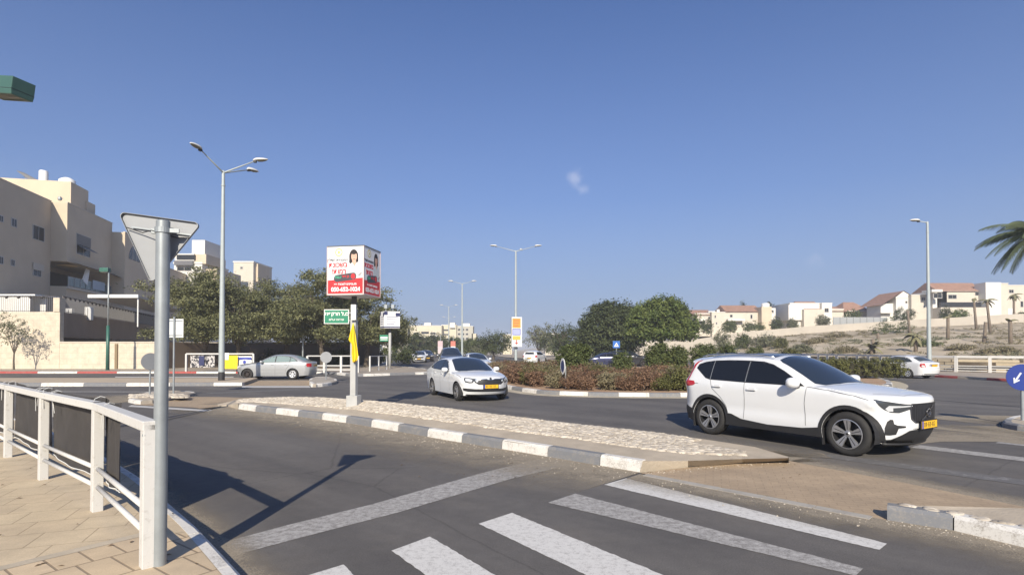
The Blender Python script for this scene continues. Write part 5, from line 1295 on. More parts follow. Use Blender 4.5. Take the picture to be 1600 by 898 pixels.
# green lantern head leaning in from the left edge, its post just outside the frame
hp = at(16,144,8.6)
hb = Vector((hp.x-1.15, hp.y-.25, .12))
gl2 = thing('street_lamp', hb, 'green boxy lamp head poking in at the upper left edge', 'street lamp')
q = hp-hb
MB().tube([(0,0,0),(0,0,q.z-.15)], [.07,.05], 12).build('pole', M_greenpost, gl2, smooth=True)
MB().tube([(0,0,q.z-.2),(.1,.02,q.z-.02),(q.x-.35,q.y-.08,q.z+.0)], .03, 8).build('arm', M_greenpost, gl2, smooth=True)
Mh = Matrix.Translation(q) @ Matrix.Rotation(R(-14),4,'Z') @ Matrix.Rotation(R(9),4,'Y')
mb = MB(); prof = [(-.155,-.085),(.155,-.085),(.165,-.02),(.165,.19),(-.165,.19),(-.165,-.02)]
mb.add([Mh @ Vector((x, y, z)) for x in (-.36,.27) for y, z in prof], [list(range(6))[::-1], list(range(6,12))]+[(i,(i+1)%6,6+(i+1)%6,6+i) for i in range(6)])
mb.build('lamp_head', mat('green_enamel', (.05,.115,.095), .4, var=.08), gl2, bevel=.012)
MB().box(-.362,.272,-.168,.168,.000,.006,M=Mh).build('seam', M_black, gl2)
MB().box(-.32,.24,-.13,.13,-.085,-.073,M=Mh).build('lens', M_lens, gl2)

# ------------------------------------------------------------ lettering
def text(name, s, size, M, m, parent, bold=0.0, align='CENTER', rtl=False, sx=1.0, depth=.0008):
    if rtl:
        s = s[::-1]
    cu = bpy.data.curves.new(name, 'FONT'); cu.body = s; cu.size = size; cu.align_x = align; cu.align_y = 'CENTER'; cu.offset = bold*size; cu.extrude = depth; cu.resolution_u = 3
    o = bpy.data.objects.new(name, cu); C.objects.link(o); bpy.context.view_layer.update()
    dg = bpy.context.evaluated_depsgraph_get(); me = bpy.data.meshes.new_from_object(o.evaluated_get(dg)); bpy.data.objects.remove(o)
    me.transform(M @ Matrix.Diagonal((sx,1,1,1))); me.materials.clear(); return link(name, me, m, parent)

# ------------------------------------------------------------ advertising cube
pbz = rows and .36
base = gp(558,629,.34); base.z = .30
cubeY = base.y-.62
Nc = at(568,459.5,cubeY); zb_ = Nc.z; zt = at(568,383.5,cubeY).z; sC = 1.0*cubeY/13.95
ph = R(10.5); dl = Vector((-math.cos(ph), math.sin(ph), 0)); dr = Vector((math.sin(ph), math.cos(ph), 0))
ctr = Vector((Nc.x, Nc.y, 0))+(dl+dr)*sC/2
base.x, base.y = ctr.x, ctr.y
ad = thing('advertising_cube', base, 'illuminated style advertising cube with red and white posters on a grey pole', 'advertising sign')
ad['label'] = 'red and white advertising cube with a phone number, on a grey pole on the island'
def lc(p): return Vector(p)-base
M_polead = mat('ad_pole', (.40,.40,.385), .6, var=.08)
MB().box(-.15,.15,-.13,.13,-.08,.24,M=Matrix.Rotation(-ph,4,'Z')).build('base_box', M_polead, ad, bevel=.01)
hz_ = zb_-base.z
MB().box(-.075,.075,-.07,.07,.24,hz_*.78,M=Matrix.Rotation(-ph,4,'Z')).build('pole', M_polead, ad, bevel=.006)
MB().box(-.05,.05,-.05,.05,hz_*.78,hz_+.02,M=Matrix.Rotation(-ph,4,'Z')).build('upper_pole', mat('dark_steel', (.08,.08,.08), .6), ad)
mb = MB()
P4 = [lc((Nc.x,Nc.y,0))+x for x in (Vector((0,0,0)), dl*sC, (dl+dr)*sC, dr*sC)]
P4 = [Vector((p.x,p.y,0)) for p in P4]
zz0, zz1 = hz_, zt-base.z
mb.add([Vector((p.x,p.y,z)) for z in (zz0, zz1) for p in P4], [(0,1,2,3),(7,6,5,4),(0,4,5,1),(1,5,6,2),(2,6,7,3),(3,7,4,0)])
mb.build('cube_body', mat('cube_white', (.74,.74,.73), .45), ad, bevel=.004)
# red-ish pink frame lines
M_frame = mat('cube_frame', (.55,.42,.40), .5); M_framed = mat('cube_frame_dark', (.12,.13,.14), .5)
fr = MB()
for i in range(4):
    fr.beam(Vector((P4[i].x,P4[i].y,zz0)), Vector((P4[i].x,P4[i].y,zz1)), .022, .022)
    fr.beam(Vector((P4[i].x,P4[i].y,zz0)), Vector((P4[(i+1)%4].x,P4[(i+1)%4].y,zz0)), .022, .022)
fr.build('cube_frame', M_frame, ad)
fr = MB()
for i in range(4): fr.beam(Vector((P4[i].x,P4[i].y,zz1+.005)), Vector((P4[(i+1)%4].x,P4[(i+1)%4].y,zz1+.005)), .03, .02)
fr.build('cube_top_frame', M_framed, ad)
H = zz1-zz0; W_ = sC
M_skin = mat('poster_skin', (.62,.38,.28), .6); M_hair = mat('poster_hair', (.02,.015,.015), .6); M_shirt = mat('poster_shirt', (.60,.63,.62), .6); M_gold = mat('poster_gold', (.62,.52,.18), .5)
M_ink = mat('poster_ink', (.06,.06,.07), .5); M_poster = mat('poster_white', (.76,.76,.76), .5); M_pgreen = mat('poster_green', (.05,.45,.25), .5)
def ell(cx, cy, rx, ry, n=24, a0=0, a1=360): return [(cx+rx*math.cos(R(a0+(a1-a0)*k/n)), cy+ry*math.sin(R(a0+(a1-a0)*k/n))) for k in range(n if a1-a0 == 360 else n+1)]
def poster(M):
    """one face of the cube; local x right 0..1, y up 0..1 scaled to the face"""
    Q = M @ Matrix.Diagonal((W_, H, 1, 1))
    pr = thing  # noqa
    root = MB().prism([(.02,.02),(.98,.02),(.98,.98),(.02,.98)], 0, .003, M=Q).build('poster', M_poster, ad)
    def S(nm, pl, m, z): MB().prism(pl, z, z+.0006, M=Q).build(nm, m, root)
    S('red_panel', [(.02,.02),(.98,.02),(.98,.34),(.02,.30)], M_red, .0035)
    # person figure: hair behind, face, neck, blouse
    S('hair', ell(.73,.78,.125,.15)+[], M_hair, .0036); S('hair_fall', [(.61,.80),(.605,.66),(.65,.615),(.80,.635),(.86,.68),(.855,.80)], M_hair, .0040)
    S('blouse', [(.57,.33),(.565,.55),(.62,.62),(.69,.665),(.76,.60),(.82,.665),(.90,.60),(.96,.45),(.965,.345)], M_shirt, .0044)
    S('neck', [(.69,.70),(.79,.70),(.80,.655),(.755,.575),(.69,.655)], M_skin, .0050)
    S('face', ell(.74,.78,.078,.098), M_skin, .0056); S('fringe', ell(.735,.855,.075,.032), M_hair, .0062)
    S('mouth', ell(.742,.725,.022,.008), M_red, .0062)
    for ex in (.712,.768): S('eye', ell(ex,.795,.011,.006), M_ink, .0062)
    S('arm', [(.84,.40),(.93,.455),(.965,.44),(.90,.37)], mat('poster_shade', (.35,.33,.33), .6), .0050)
    ringp = ell(.32,.875,.105,.085); ri = ell(.32,.875,.075,.060)
    S('gold_ring', ringp, M_gold, .0036); S('gold_ring_inner', ri, M_poster, .0042); S('gold_mark', ell(.32,.875,.035,.035), M_gold, .0048)
    S('pill', [(x, y) for x, y in ell(.27,.335,.085,.075,12,90,270)]+[(x, y) for x, y in ell(.72,.375,.085,.075,12,-90,90)], M_ink, .0050)
    S('pill_dot', ell(.715,.375,.06,.055), M_red, .0056)
    tx = lambda nm, s, sz, x, y, m, b=.02, rtl=True, sx=1.0: text(nm, s, sz, M @ Matrix.Translation((x*W_, y*H, .0062)), m, root, bold=b, rtl=rtl, sx=sx)
    tx('lettering', 'המומחית לנדל"ן', .085, .29, .715, M_ink, .03)
    tx('lettering', 'בשכונת', .165, .30, .615, M_red, .035)
    tx('lettering', 'רמות!', .165, .33, .475, M_red, .035)
    tx('lettering', 'ענבל', .085, .30, .36, M_pgreen, .03); tx('lettering', 'בן דוד', .080, .51, .375, M_red, .03)
    tx('lettering', 'מעוניינים למכור? >>', .075, .50, .215, M_poster, .03)
    tx('lettering', '050-652-1024', .150, .51, .105, M_poster, .04, rtl=False, sx=.93)
def fM(o, right):   # face frame
    return face_M(o, right, (0,0,1))
poster(fM(P4[1]+Vector((0,0,zz0)), P4[0]-P4[1]))
poster(fM(P4[0]+Vector((0,0,zz0)), P4[3]-P4[0]))
# junction box strapped to the pole
jb = at(553,488,ctr.y-.12); MB().box(-.065,.065,-.06,.06,-.20,.20,M=Matrix.Translation(jb-base)).build('junction_box', M_white, ad, bevel=.008)
# green street-name plate beside it
gp_c = at(526,494.5,ctr.y-.05); sw = 39/FPX*ctr.y/2; sh = 22.5/FPX*ctr.y/2
sn = thing('street_name_sign', gp_c, 'small green street name sign with a white border on the cube pole', 'street sign')
MB().box(-sw,sw,-.012,0,-sh,sh).build('plate_border', M_white, sn, bevel=.003)
MB().box(-sw+.02,sw-.02,-.016,-.012,-sh+.02,sh-.02).build('plate', M_green, sn)
Mt = Matrix.Translation((0,-.0165,.07)) @ Matrix.Rotation(R(90),4,'X')
text('lettering', 'בצל הרקפות', .125, Mt, M_white, sn, bold=.035, rtl=True); text('lettering', 'שדרות יעלים', .075, Matrix.Translation((0,-.0165,-.08)) @ Matrix.Rotation(R(90),4,'X'), M_white, sn, bold=.02, rtl=True)
for z in (.10,-.10): MB().beam((sw-.01,0,z),(sw+.14,.02,z),.02,.02).build('bracket', M_galv, sn)
# yellow flag hanging limp on the pole
fc = at(552,505,ctr.y-.16)
fl_ = thing('flag', fc, 'limp yellow flag hanging on the pole of the advertising cube', 'flag')
N, Mz = 14, 22; vs_ = []; k = ctr.y/FPX
edgeL = [(0,551.5),(.12,549.5),(.25,547),(.40,545),(.42,544),(.52,549),(.62,549.5),(.78,549),(.92,550),(1.0,551.5)]; edgeR = [(0,553),(.15,554),(.3,555.5),(.5,557),(.7,559),(.85,560.5),(.95,559),(1.0,555)]
for j in range(Mz+1):
    s = j/Mz; xl = np.interp(s, [e[0] for e in edgeL], [e[1] for e in edgeL]); xr_ = np.interp(s, [e[0] for e in edgeR], [e[1] for e in edgeR])
    for i in range(N+1):
        t = i/N; x = (xl+(xr_-xl)*t-552)*k; y = .045*math.sin(t*14+s*2.2)*min(1, s*3)-.02; vs_.append((x, y, -s*60*k))
fs = [(j*(N+1)+i, j*(N+1)+i+1, (j+1)*(N+1)+i+1, (j+1)*(N+1)+i) for j in range(Mz) for i in range(N)]
MB().add(vs_, fs).build('cloth', M_yellow, fl_, smooth=True)

# second advertising cube, across the junction
b = gp(609,575,.145); ph2 = R(24)
a2 = thing('advertising_cube', b, 'distant white advertising cube with navy stripes beyond the junction', 'advertising sign')
hp_ = at(609,513,b.y).z-.145; ht2 = at(609,487,b.y).z-.145; s2_ = 1.35
MB().tube([(0,0,0),(0,0,hp_*.9)], .12, 10).build('pole', M_polead, a2, smooth=True); MB().tube([(0,0,hp_*.88),(0,0,hp_+.1)], .10, 8).build('upper_pole', mat('dark_steel', (.08,.08,.08)), a2)
Mz2 = Matrix.Rotation(R(28),4,'Z')
MB().box(-s2_/2,s2_/2,-s2_/2,s2_/2,hp_,ht2,M=Mz2).build('cube_body', M_poster, a2, bevel=.01)
M_navy = mat('navy_print', (.03,.035,.10), .5)
for nm, rot in (('front', 0), ('side', -90)):
    Mq = Mz2 @ Matrix.Rotation(R(rot),4,'Z')
    mbq = MB().box(-s2_/2,s2_/2,-s2_/2-.006,-s2_/2-.002,hp_+.04,hp_+.14,M=Mq).box(-s2_/2,-s2_*.28,-s2_/2-.006,-s2_/2-.002,ht2-.32,ht2-.02,M=Mq).box(s2_*.22,s2_/2,-s2_/2-.006,-s2_/2-.002,ht2-.42,ht2-.12,M=Mq)
    mbq.build('print_stripe', M_navy, a2)
    for q in range(4):
        MB().box(-s2_*.35,s2_*(.15+.08*q),-s2_/2-.006,-s2_/2-.002,hp_+.34+.19*q,hp_+.40+.19*q,M=Mq).build('print_line', mat('print_grey', (.25,.25,.33), .5), a2)
for dx in (-.35,.25): MB().tube([(dx,0,ht2),(dx,0,ht2+.35)], .03, 6).box(dx-.12,dx+.12,-.1,.1,ht2+.3,ht2+.62).build('top_lamp', M_galv, a2)
c_ = at(600,528,b.y-.1); g2 = thing('street_name_sign', c_, 'distant small green street name sign on the second cube pole', 'street sign')
MB().box(-.36,.36,-.02,0,-.27,.27).build('plate', M_green, g2, bevel=.004); MB().box(-.30,.30,-.024,-.02,-.02,.10).box(-.30,.30,-.024,-.02,-.16,-.10).build('lettering_bar', M_white, g2); MB().beam((.34,0,0),(.52,.05,0),.03,.03).build('bracket', M_galv, g2)

# advertising panel on the central lamp pole
c_ = at(806.5,518.5,58.7); pw = 16.5/FPX*58.7/2; phh = 46/FPX*58.7/2
ap = thing('lamp_post_panel', c_, 'tall orange and white advertising panel with a red arrow on the central lamp', 'advertising panel')
Mp = Matrix.Rotation(R(12),4,'Z')
MB().box(-pw,pw,-.32,-.05,-phh,phh,M=Mp).build('panel_box', M_white, ap, bevel=.02)
MB().box(-pw-.012,-pw,-.31,-.06,-phh+.03,phh-.03,M=Mp).build('panel_side', M_dark, ap)
M_or = mat('orange_print', (.72,.27,.05), .5); Y_ = -.325
MB().box(-pw+.08,pw-.14,Y_,-.32,phh-1.15,phh-.12,M=Mp).build('orange_field', M_or, ap)
MB().box(-pw+.08,pw-.14,Y_,-.32,-.35,.34,M=Mp).build('blue_frame', mat('blue_print', (.06,.07,.30), .5), ap); MB().box(-pw+.14,pw-.20,Y_-.004,Y_,-.28,.27,M=Mp).build('blue_field', mat('pale_blue_print', (.35,.38,.62), .5), ap)
MB().box(-pw+.1,pw-.16,Y_,-.32,-.85,-.42,M=Mp).build('orange_field', mat('yellow_orange_print', (.78,.42,.08), .5), ap)
MB().prism([(-.05,.30),(.05,.30),(.05,.02),(.20,.02),(0,-.20),(-.20,.02),(-.05,.02)], 0, .004, M=Mp @ Matrix.Translation((-.03,Y_+.004,-1.15)) @ Matrix.Rotation(R(90),4,'X')).build('arrow', mat('dark_red_print', (.38,.06,.04), .5), ap)
for q in range(3): MB().box(-pw+.2,pw-.28-.05*q,Y_-.004,Y_,phh-.42-.27*q,phh-.32-.27*q,M=Mp).build('print_line', mat('print_brown', (.40,.16,.06), .5), ap)
# small panels far up the road
for px, py, Y, lab, col in ((708,541,100,'small red and white panel on a lamp post far up the road',(.60,.16,.12)),(688,541,96,'pale pinkish panel on a post left of the red one',(.50,.38,.40))):
    c_ = at(px,py,Y); o_ = thing('lamp_post_panel', c_, lab, 'advertising panel')
    MB().box(-.42,.42,-.12,.12,.0,.95).build('panel_top', mat('p'+str(px), col, .6), o_); MB().box(-.42,.42,-.12,.12,-1.2,-.002).build('panel_foot', M_white if px == 708 else mat('pale_pink', (.5,.44,.45)), o_)
    MB().tube([(0,.2,-4.0),(0,.2,2)], .07, 8).build('post', M_galv, o_)

# ------------------------------------------------------------ railings across the junction
def railing(P0, P1, n, h, label, m=M_whitedirty, r=.03, rails=(.25,.5,1.0), pw=.05, name='railing', group=None, base_z=None, mesh=False):
    P0 = Vector(P0); P1 = Vector(P1); root = thing(name, (P0+P1)/2, label, 'railing', group=group); o = (P0+P1)/2
    for i in range(n+1):
        q = P0.lerp(P1, i/n)-o; a = math.atan2((P1-P0).y, (P1-P0).x)
        MB().box(-pw,pw,-pw,pw,-.02,h,M=Matrix.Translation(q) @ Matrix.Rotation(a,4,'Z')).build('post', m, root)
    for z in rails: MB().beam(P0-o+Vector((0,0,z*h)), P1-o+Vector((0,0,z*h)), r*2, r*2).build('rail', m, root)
    return root
A0, A1 = gp(291,580,.145), gp(396,580,.145)
railing(A0, A1, 1, 1.28, 'white railing frame hung with cloths, left of the silver sedan', r=.05, rails=(1.0,), pw=.06)
railing(gp(470,583,.145)+Vector((0,1.2,0)), gp(553,583,.145)+Vector((0,1.0,0)), 3, 1.15, 'white railing right of the silver sedan', r=.035, rails=(.18,.42,1.0), pw=.07)
railing(gp(578,580,.145), gp(604,577,.145), 2, 1.1, 'short low railing beside the second cube pole', r=.03, rails=(.3,1.0), pw=.05)
def cloth(px0, px1, py0, py1, Y, label, m, name='banner', cat='banner', waves=2):
    a = at(px0,py1,Y); b_ = at(px1,py0,Y); ctr_ = (a+b_)/2; root = thing(name, ctr_, label, cat); w = (b_.x-a.x); h = b_.z-a.z; N = 12; vs_ = []
    for i in range(N+1):
        for j in range(7): vs_.append((-w/2+w*i/N, .04*math.sin(waves*i/N*6.28+j*.3), -h/2+h*j/6))
    MB().add(vs_, [(i*7+j,(i+1)*7+j,(i+1)*7+j+1,i*7+j+1) for i in range(N) for j in range(6)]).build('cloth', m, root, smooth=True); return root, w, h
YB = A0.y-.1
m_pat = bpy.data.materials.new('photo_grid_cloth'); m_pat.use_nodes = True
nt, bb = nodes_of(m_pat); vv = nt.nodes.new('ShaderNodeTexVoronoi'); vv.inputs['Scale'].default_value = 9; tcx = nt.nodes.new('ShaderNodeTexCoord'); nt.links.new(tcx.outputs['Object'], vv.inputs['Vector'])
rr_ = nt.nodes.new('ShaderNodeValToRGB'); rr_.color_ramp.elements[0].position = .35; rr_.color_ramp.elements[0].color = (.03,.03,.035,1); rr_.color_ramp.elements[1].position = .6; rr_.color_ramp.elements[1].color = (.5,.47,.44,1)
sx_ = nt.nodes.new('ShaderNodeSeparateColor'); nt.links.new(vv.outputs['Color'], sx_.inputs[0]); nt.links.new(sx_.outputs[0], rr_.inputs[0]); nt.links.new(rr_.outputs[0], bb.inputs['Base Color'])
r_, w, h = cloth(297,335,555,574,YB,'dark banner with a grid of small pale pictures on the far railing', m_pat)
MB().box(-.12*w,.10*w,-.07,-.05,-h*.32,h*.46).build('dark_panel', M_navy, r_)
cloth(350,371,555,576,YB-.2,'yellow cloth hung on the far railing beside the lamp pole', M_yellow, 'flag', 'flag', 1)
r_, w, h = cloth(370,393,556,572,YB,'white flag with a blue stripe and blue star on the far railing', M_white, 'flag', 'flag', 1)
MB().box(-w/2,w/2,-.06,-.045,h*.18,h*.36).build('stripe', mat('flag_blue', (.03,.05,.35), .6), r_)
st_ = lambda rot: [(.16*math.cos(R(rot+120*k)), .16*math.sin(R(rot+120*k))) for k in range(3)]
for k_, rot in enumerate((90, -90)): MB().prism(st_(rot), .0+k_*.003, .002+k_*.003, M=Matrix.Translation((.05,-.05,-.06)) @ Matrix.Rotation(R(90),4,'X')).build('star', mat('flag_blue', (.03,.05,.35)), r_)
r_, w, h = cloth(347,357,551,562,32.4,'small white sticker sheet tied to the tall lamp pole', M_white, 'banner', 'notice', 1)
# ------------------------------------------------------------ foliage
def leaf_mat(name, a, b, rough=.75):
    m = bpy.data.materials.new(name); m.use_nodes = True; nt, bs = nodes_of(m)
    at_ = nt.nodes.new('ShaderNodeAttribute'); at_.attribute_name = 'tone'; r = nt.nodes.new('ShaderNodeValToRGB')
    r.color_ramp.elements[0].color = (*a, 1); r.color_ramp.elements[1].color = (*b, 1); nt.links.new(at_.outputs['Fac'], r.inputs[0])
    nt.links.new(r.outputs[0], bs.inputs['Base Color']); bs.inputs['Roughness'].default_value = rough; bs.inputs['Specular IOR Level'].default_value = .3
    tr = nt.nodes.new('ShaderNodeBsdfTranslucent'); nt.links.new(r.outputs[0], tr.inputs[0]); mx = nt.nodes.new('ShaderNodeMixShader'); mx.inputs[0].default_value = .25
    out = nt.nodes['Material Output']; nt.links.new(bs.outputs[0], mx.inputs[1]); nt.links.new(tr.outputs[0], mx.inputs[2]); nt.links.new(mx.outputs[0], out.inputs[0])
    return m
L_acacia = leaf_mat('acacia_leaf', (.085,.095,.04), (.25,.25,.12)); L_ficus = leaf_mat('ficus_leaf', (.05,.085,.022), (.20,.235,.07)); L_dark = leaf_mat('dark_leaf', (.035,.05,.022), (.11,.13,.05))
L_bush = leaf_mat('bush_leaf', (.05,.075,.022), (.15,.17,.06)); L_red = leaf_mat('red_brown_leaf', (.10,.055,.032), (.32,.20,.125)); L_dry = leaf_mat('dry_leaf', (.14,.12,.065), (.32,.28,.17)); L_olive = leaf_mat('olive_leaf', (.10,.11,.06), (.24,.24,.15))
L_palm = leaf_mat('palm_leaf', (.05,.075,.04), (.17,.20,.11)); L_hedge = leaf_mat('hedge_leaf', (.06,.065,.018), (.20,.20,.07))
M_bark = mat('bark', (.10,.08,.06), .95, var=.3, vscale=6, bump=.5, bscale=20); M_palmbark = mat('palm_bark', (.17,.135,.10), .95, var=.3, vscale=5, bump=.5, bscale=12)
def leaves(name, blobs, n, size, m, parent=None, seed=0, clump=.35, flat=1.0, per=40, shell=.55, aspect=.5, up=.35, loc=None):
    """blobs: (cx,cy,cz,rx,ry,rz); leaf-sized quads gathered in sub-clumps through the blobs' volume"""
    rnd = np.random.RandomState(seed); B = np.array(blobs, float); vol = np.prod(B[:, 3:], 1)**.75; pr = vol/vol.sum()
    nc = max(3, n//per); bi = rnd.choice(len(B), nc, p=pr); d = rnd.normal(size=(nc, 3)); d /= np.linalg.norm(d, axis=1)[:, None]
    rad = shell+(1-shell)*rnd.rand(nc)**.5; rad = np.where(rnd.rand(nc) < .2, rnd.rand(nc)*.8, rad)
    cc = B[bi, :3]+d*rad[:, None]*B[bi, 3:]
    ct = rnd.rand(nc)*.55; cs = clump*(.6+.8*rnd.rand(nc))
    k = np.repeat(np.arange(nc), per); N = len(k)
    p = cc[k]+rnd.normal(size=(N, 3))*cs[k][:, None]*np.array([.5, .5, .5*flat])
    nrm = rnd.normal(size=(N, 3)); nrm[:, 2] = np.abs(nrm[:, 2])+up; nrm += d[k]*.6; nrm /= np.linalg.norm(nrm, axis=1)[:, None]
    a = np.cross(nrm, rnd.normal(size=(N, 3))); a /= np.linalg.norm(a, axis=1)[:, None]; b = np.cross(nrm, a)
    s = size*(.6+.8*rnd.rand(N))[:, None]; v = np.empty((N, 4, 3))
    v[:, 0] = p-a*s; v[:, 1] = p-b*s*aspect+nrm*s*.12; v[:, 2] = p+a*s; v[:, 3] = p+b*s*aspect+nrm*s*.12
    zmin = .02 if parent is None else -50
    me = bpy.data.meshes.new(name); me.vertices.add(N*4); me.vertices.foreach_set('co', v.ravel()); me.loops.add(N*4); me.loops.foreach_set('vertex_index', np.arange(N*4, dtype=np.int32))
    me.polygons.add(N); me.polygons.foreach_set('loop_start', np.arange(0, N*4, 4, dtype=np.int32)); me.polygons.foreach_set('loop_total', np.full(N, 4, dtype=np.int32)); me.update()
    at_ = me.attributes.new('tone', 'FLOAT', 'POINT'); t = np.clip(ct[k]+rnd.rand(N)*.45, 0, 1); at_.data.foreach_set('value', np.repeat(t, 4))
    me.validate(); o = link(name, me, m, parent)
    if loc is not None: o.location = loc
    return o
def limbs(parent, h0, top, nb, r, seed, spread, m=None, lean=(0,0)):
    rnd = random.Random(seed); mb = MB(); fork = Vector((lean[0]*h0, lean[1]*h0, h0))
    mb.tube([(0,0,-.1), fork*.5+Vector((rnd.uniform(-.06,.06),0,0)), fork], [r*1.25, r, r*.8], 10)
    for i in range(nb):
        a = math.tau*i/nb+rnd.uniform(-.4,.4); rr = spread*rnd.uniform(.6,1); e = Vector((math.cos(a)*rr, math.sin(a)*rr, top*rnd.uniform(.75,1)))
        mid = fork.lerp(e, .5)+Vector((0,0,(top-h0)*.12)); mb.tube([fork-Vector((0,0,.15)), mid, e], [r*.55, r*.33, r*.1], 7)
        for q in range(2):
            e2 = mid+Vector((rnd.uniform(-1,1)*spread*.5, rnd.uniform(-1,1)*spread*.5, (top-h0)*rnd.uniform(.2,.5))); mb.tube([mid, e2], [r*.25, r*.06], 5)
    return mb.build('trunk', m or M_bark, parent, auto=1.2)
def tree(loc, h, rad, label, leafm, n=9000, size=.09, trunk_h=1.8, r=.18, seed=1, flat=.8, cat='tree', name='tree', blobs=None, squash=.6, clump=.45, lean=(0,0), group=None, per=40, up=.35):
    root = thing(name, loc, label, cat, group=group); rnd = random.Random(seed)
    if blobs is None:
        blobs = []; cz = (h+trunk_h)/2
        for i in range(7):
            a = rnd.uniform(0, 6.28); q = rad*rnd.uniform(.15,.55); rr = rad*rnd.uniform(.42,.62); rz = min(rr*squash*1.3, (h-trunk_h)/2*rnd.uniform(.6,.9))
            z = min(h-rz, max(trunk_h+rz*.9, cz+rnd.uniform(-.35,.45)*(h-trunk_h))); blobs.append((q*math.cos(a), q*math.sin(a), z, rr, rr, rz))
        blobs.append((0,0,h-(h-trunk_h)*.42, rad*.6, rad*.6, (h-trunk_h)*.42))
    leaves('crown', blobs, n, size, leafm, root, seed, clump, flat, per=per, up=up)
    limbs(root, trunk_h*1.05, h*.85, 6, r, seed, rad*.6, lean=lean)
    return root

# ---- the big feathery trees on the left
specs = [ # px, Y, crown left..right px, top py, bottom py
 (318, 49, 4.8, 422, 540, 'feathery acacia at the left end of the roadside grove, in front of the pale block'), (376, 48, 5.2, 424, 545, 'acacia with a forked trunk standing behind the tall lamp post'),
 (445, 52, 5.2, 428, 542, 'broad acacia in the middle of the grove, above the silver sedan'), (505, 48, 5.0, 418, 545, 'tallest acacia of the grove, just left of the red and white cube'),
 (572, 52, 4.2, 452, 550, 'acacia at the right end of the grove, behind the cube pole')]
for i, (px, Y, rad, pt, pbm, lab) in enumerate(specs):
    x = at(px,560,Y).x; h = at(px,pt,Y).z; tb = at(px,pbm,Y).z+.6; rnd = random.Random(i+5); blobs = []
    for k in range(26):
        a = rnd.uniform(0,6.28); q = rad*math.sqrt(rnd.random())*.85; rr = rad*rnd.uniform(.26,.42); dome = 1-(q/rad)**2*.5
        z = tb+(h-tb)*rnd.uniform(.08,.95)*dome; blobs.append((q*math.cos(a), q*math.sin(a), min(z, h-.5), rr, rr, rr*rnd.uniform(.42,.62)))
    for k in range(4):
        a = k*1.57+.5; blobs.append((rad*.7*math.cos(a), rad*.7*math.sin(a), tb+.5, rad*.35, rad*.35, .6))
    root = thing('acacia_tree', (x,Y,.1), lab, 'tree', group=None)
    leaves('crown', blobs, 34000, .105, L_acacia, root, i+11, .60, .5, per=45, shell=.3, aspect=.42, up=.6)
    limbs(root, 2.0, h*.8, 7, .22, i+3, rad*.65, lean=(.1*(-1)**i, 0))
# low wall, its dark brown standing for the grove's shade, and shrubs
wl = thing('wall', (-22,58,.1), 'low boundary wall under the acacias, coloured dark brown for shade', 'wall')
MB().box(-13,8,0,.3,-.1,2.3).build('wall_face', mat('grove_shade_wall', (.20,.155,.115), .9, var=.1, vscale=1), wl); MB().box(-13.1,8.1,-.06,.36,2.3,2.42).build('coping', M_conc, wl)
for i, (px, Y, w, hh, lab) in enumerate(((425,55,2.2,1.5,'dark shrub under the acacias behind the silver sedan'),(530,55,2.5,1.7,'dark shrub under the acacias right of the grey post'),(575,60,2.6,2.0,'green shrub behind the short low railing'),(300,55,1.6,1.2,'dark shrub at the shaded wall left of the tall lamp'),(628,66,2.6,1.9,'pale green shrub at the roadside left of the white hatchback'),(600,70,3.2,2.8,'large shrub behind the second advertising cube'))):
    o = thing('shrub', (at(px,560,Y).x,Y,.12), lab, 'shrub'); leaves('foliage', [(0,0,hh*.5,w*.6,w*.5,hh*.5),(w*.3,0,hh*.4,w*.4,w*.4,hh*.4)], 2600, .10, (L_dark, L_bush)[i % 2], o, 40+i, .3)

# ---- trees in the distance along the road
dist = [ # px, Y, top, bottom(trunk), radius, mat, label, n
 (655,115,520,552,4.2,L_dark,'dark rounded tree left of the far road below the pale blocks'),(683,125,520,552,4.8,L_dark,'brownish dark tree right behind the dark parked cars'),(705,150,527,553,4.5,L_bush,'small bright green tree below the far lattice block'),
 (735,120,530,556,3.6,L_bush,'light green tree beside the distant white lamp pole'),(771,92,517,552,3.9,L_dark,'round dark tree with a clipped crown left of the orange panel'),(757,110,532,556,3.0,L_olive,'small olive tree between the round dark tree and the lamp'),
 (842,118,505,550,4.6,L_olive,'pale half-bare tree right of the orange panel'),(880,86,503,548,3.8,L_dark,'grey green tree left of the big dark tree'),(866,130,520,552,4.5,L_dark,'small dark tree behind the white SUV'),(912,98,528,555,3.4,L_bush,'low green tree under the left side of the big dark tree')]
for i, (px, Y, pt, pb_, rad, m, lab) in enumerate(dist):
    x = at(px,560,Y).x; h = at(px,pt,Y).z; th = max(.8, at(px,pb_,Y).z); tree((x,Y,0), h, rad, lab, m, n=5200 if m is not L_olive else 3200, size=.13*Y/90, trunk_h=th, seed=i+60, squash=.8, clump=.6, per=30)
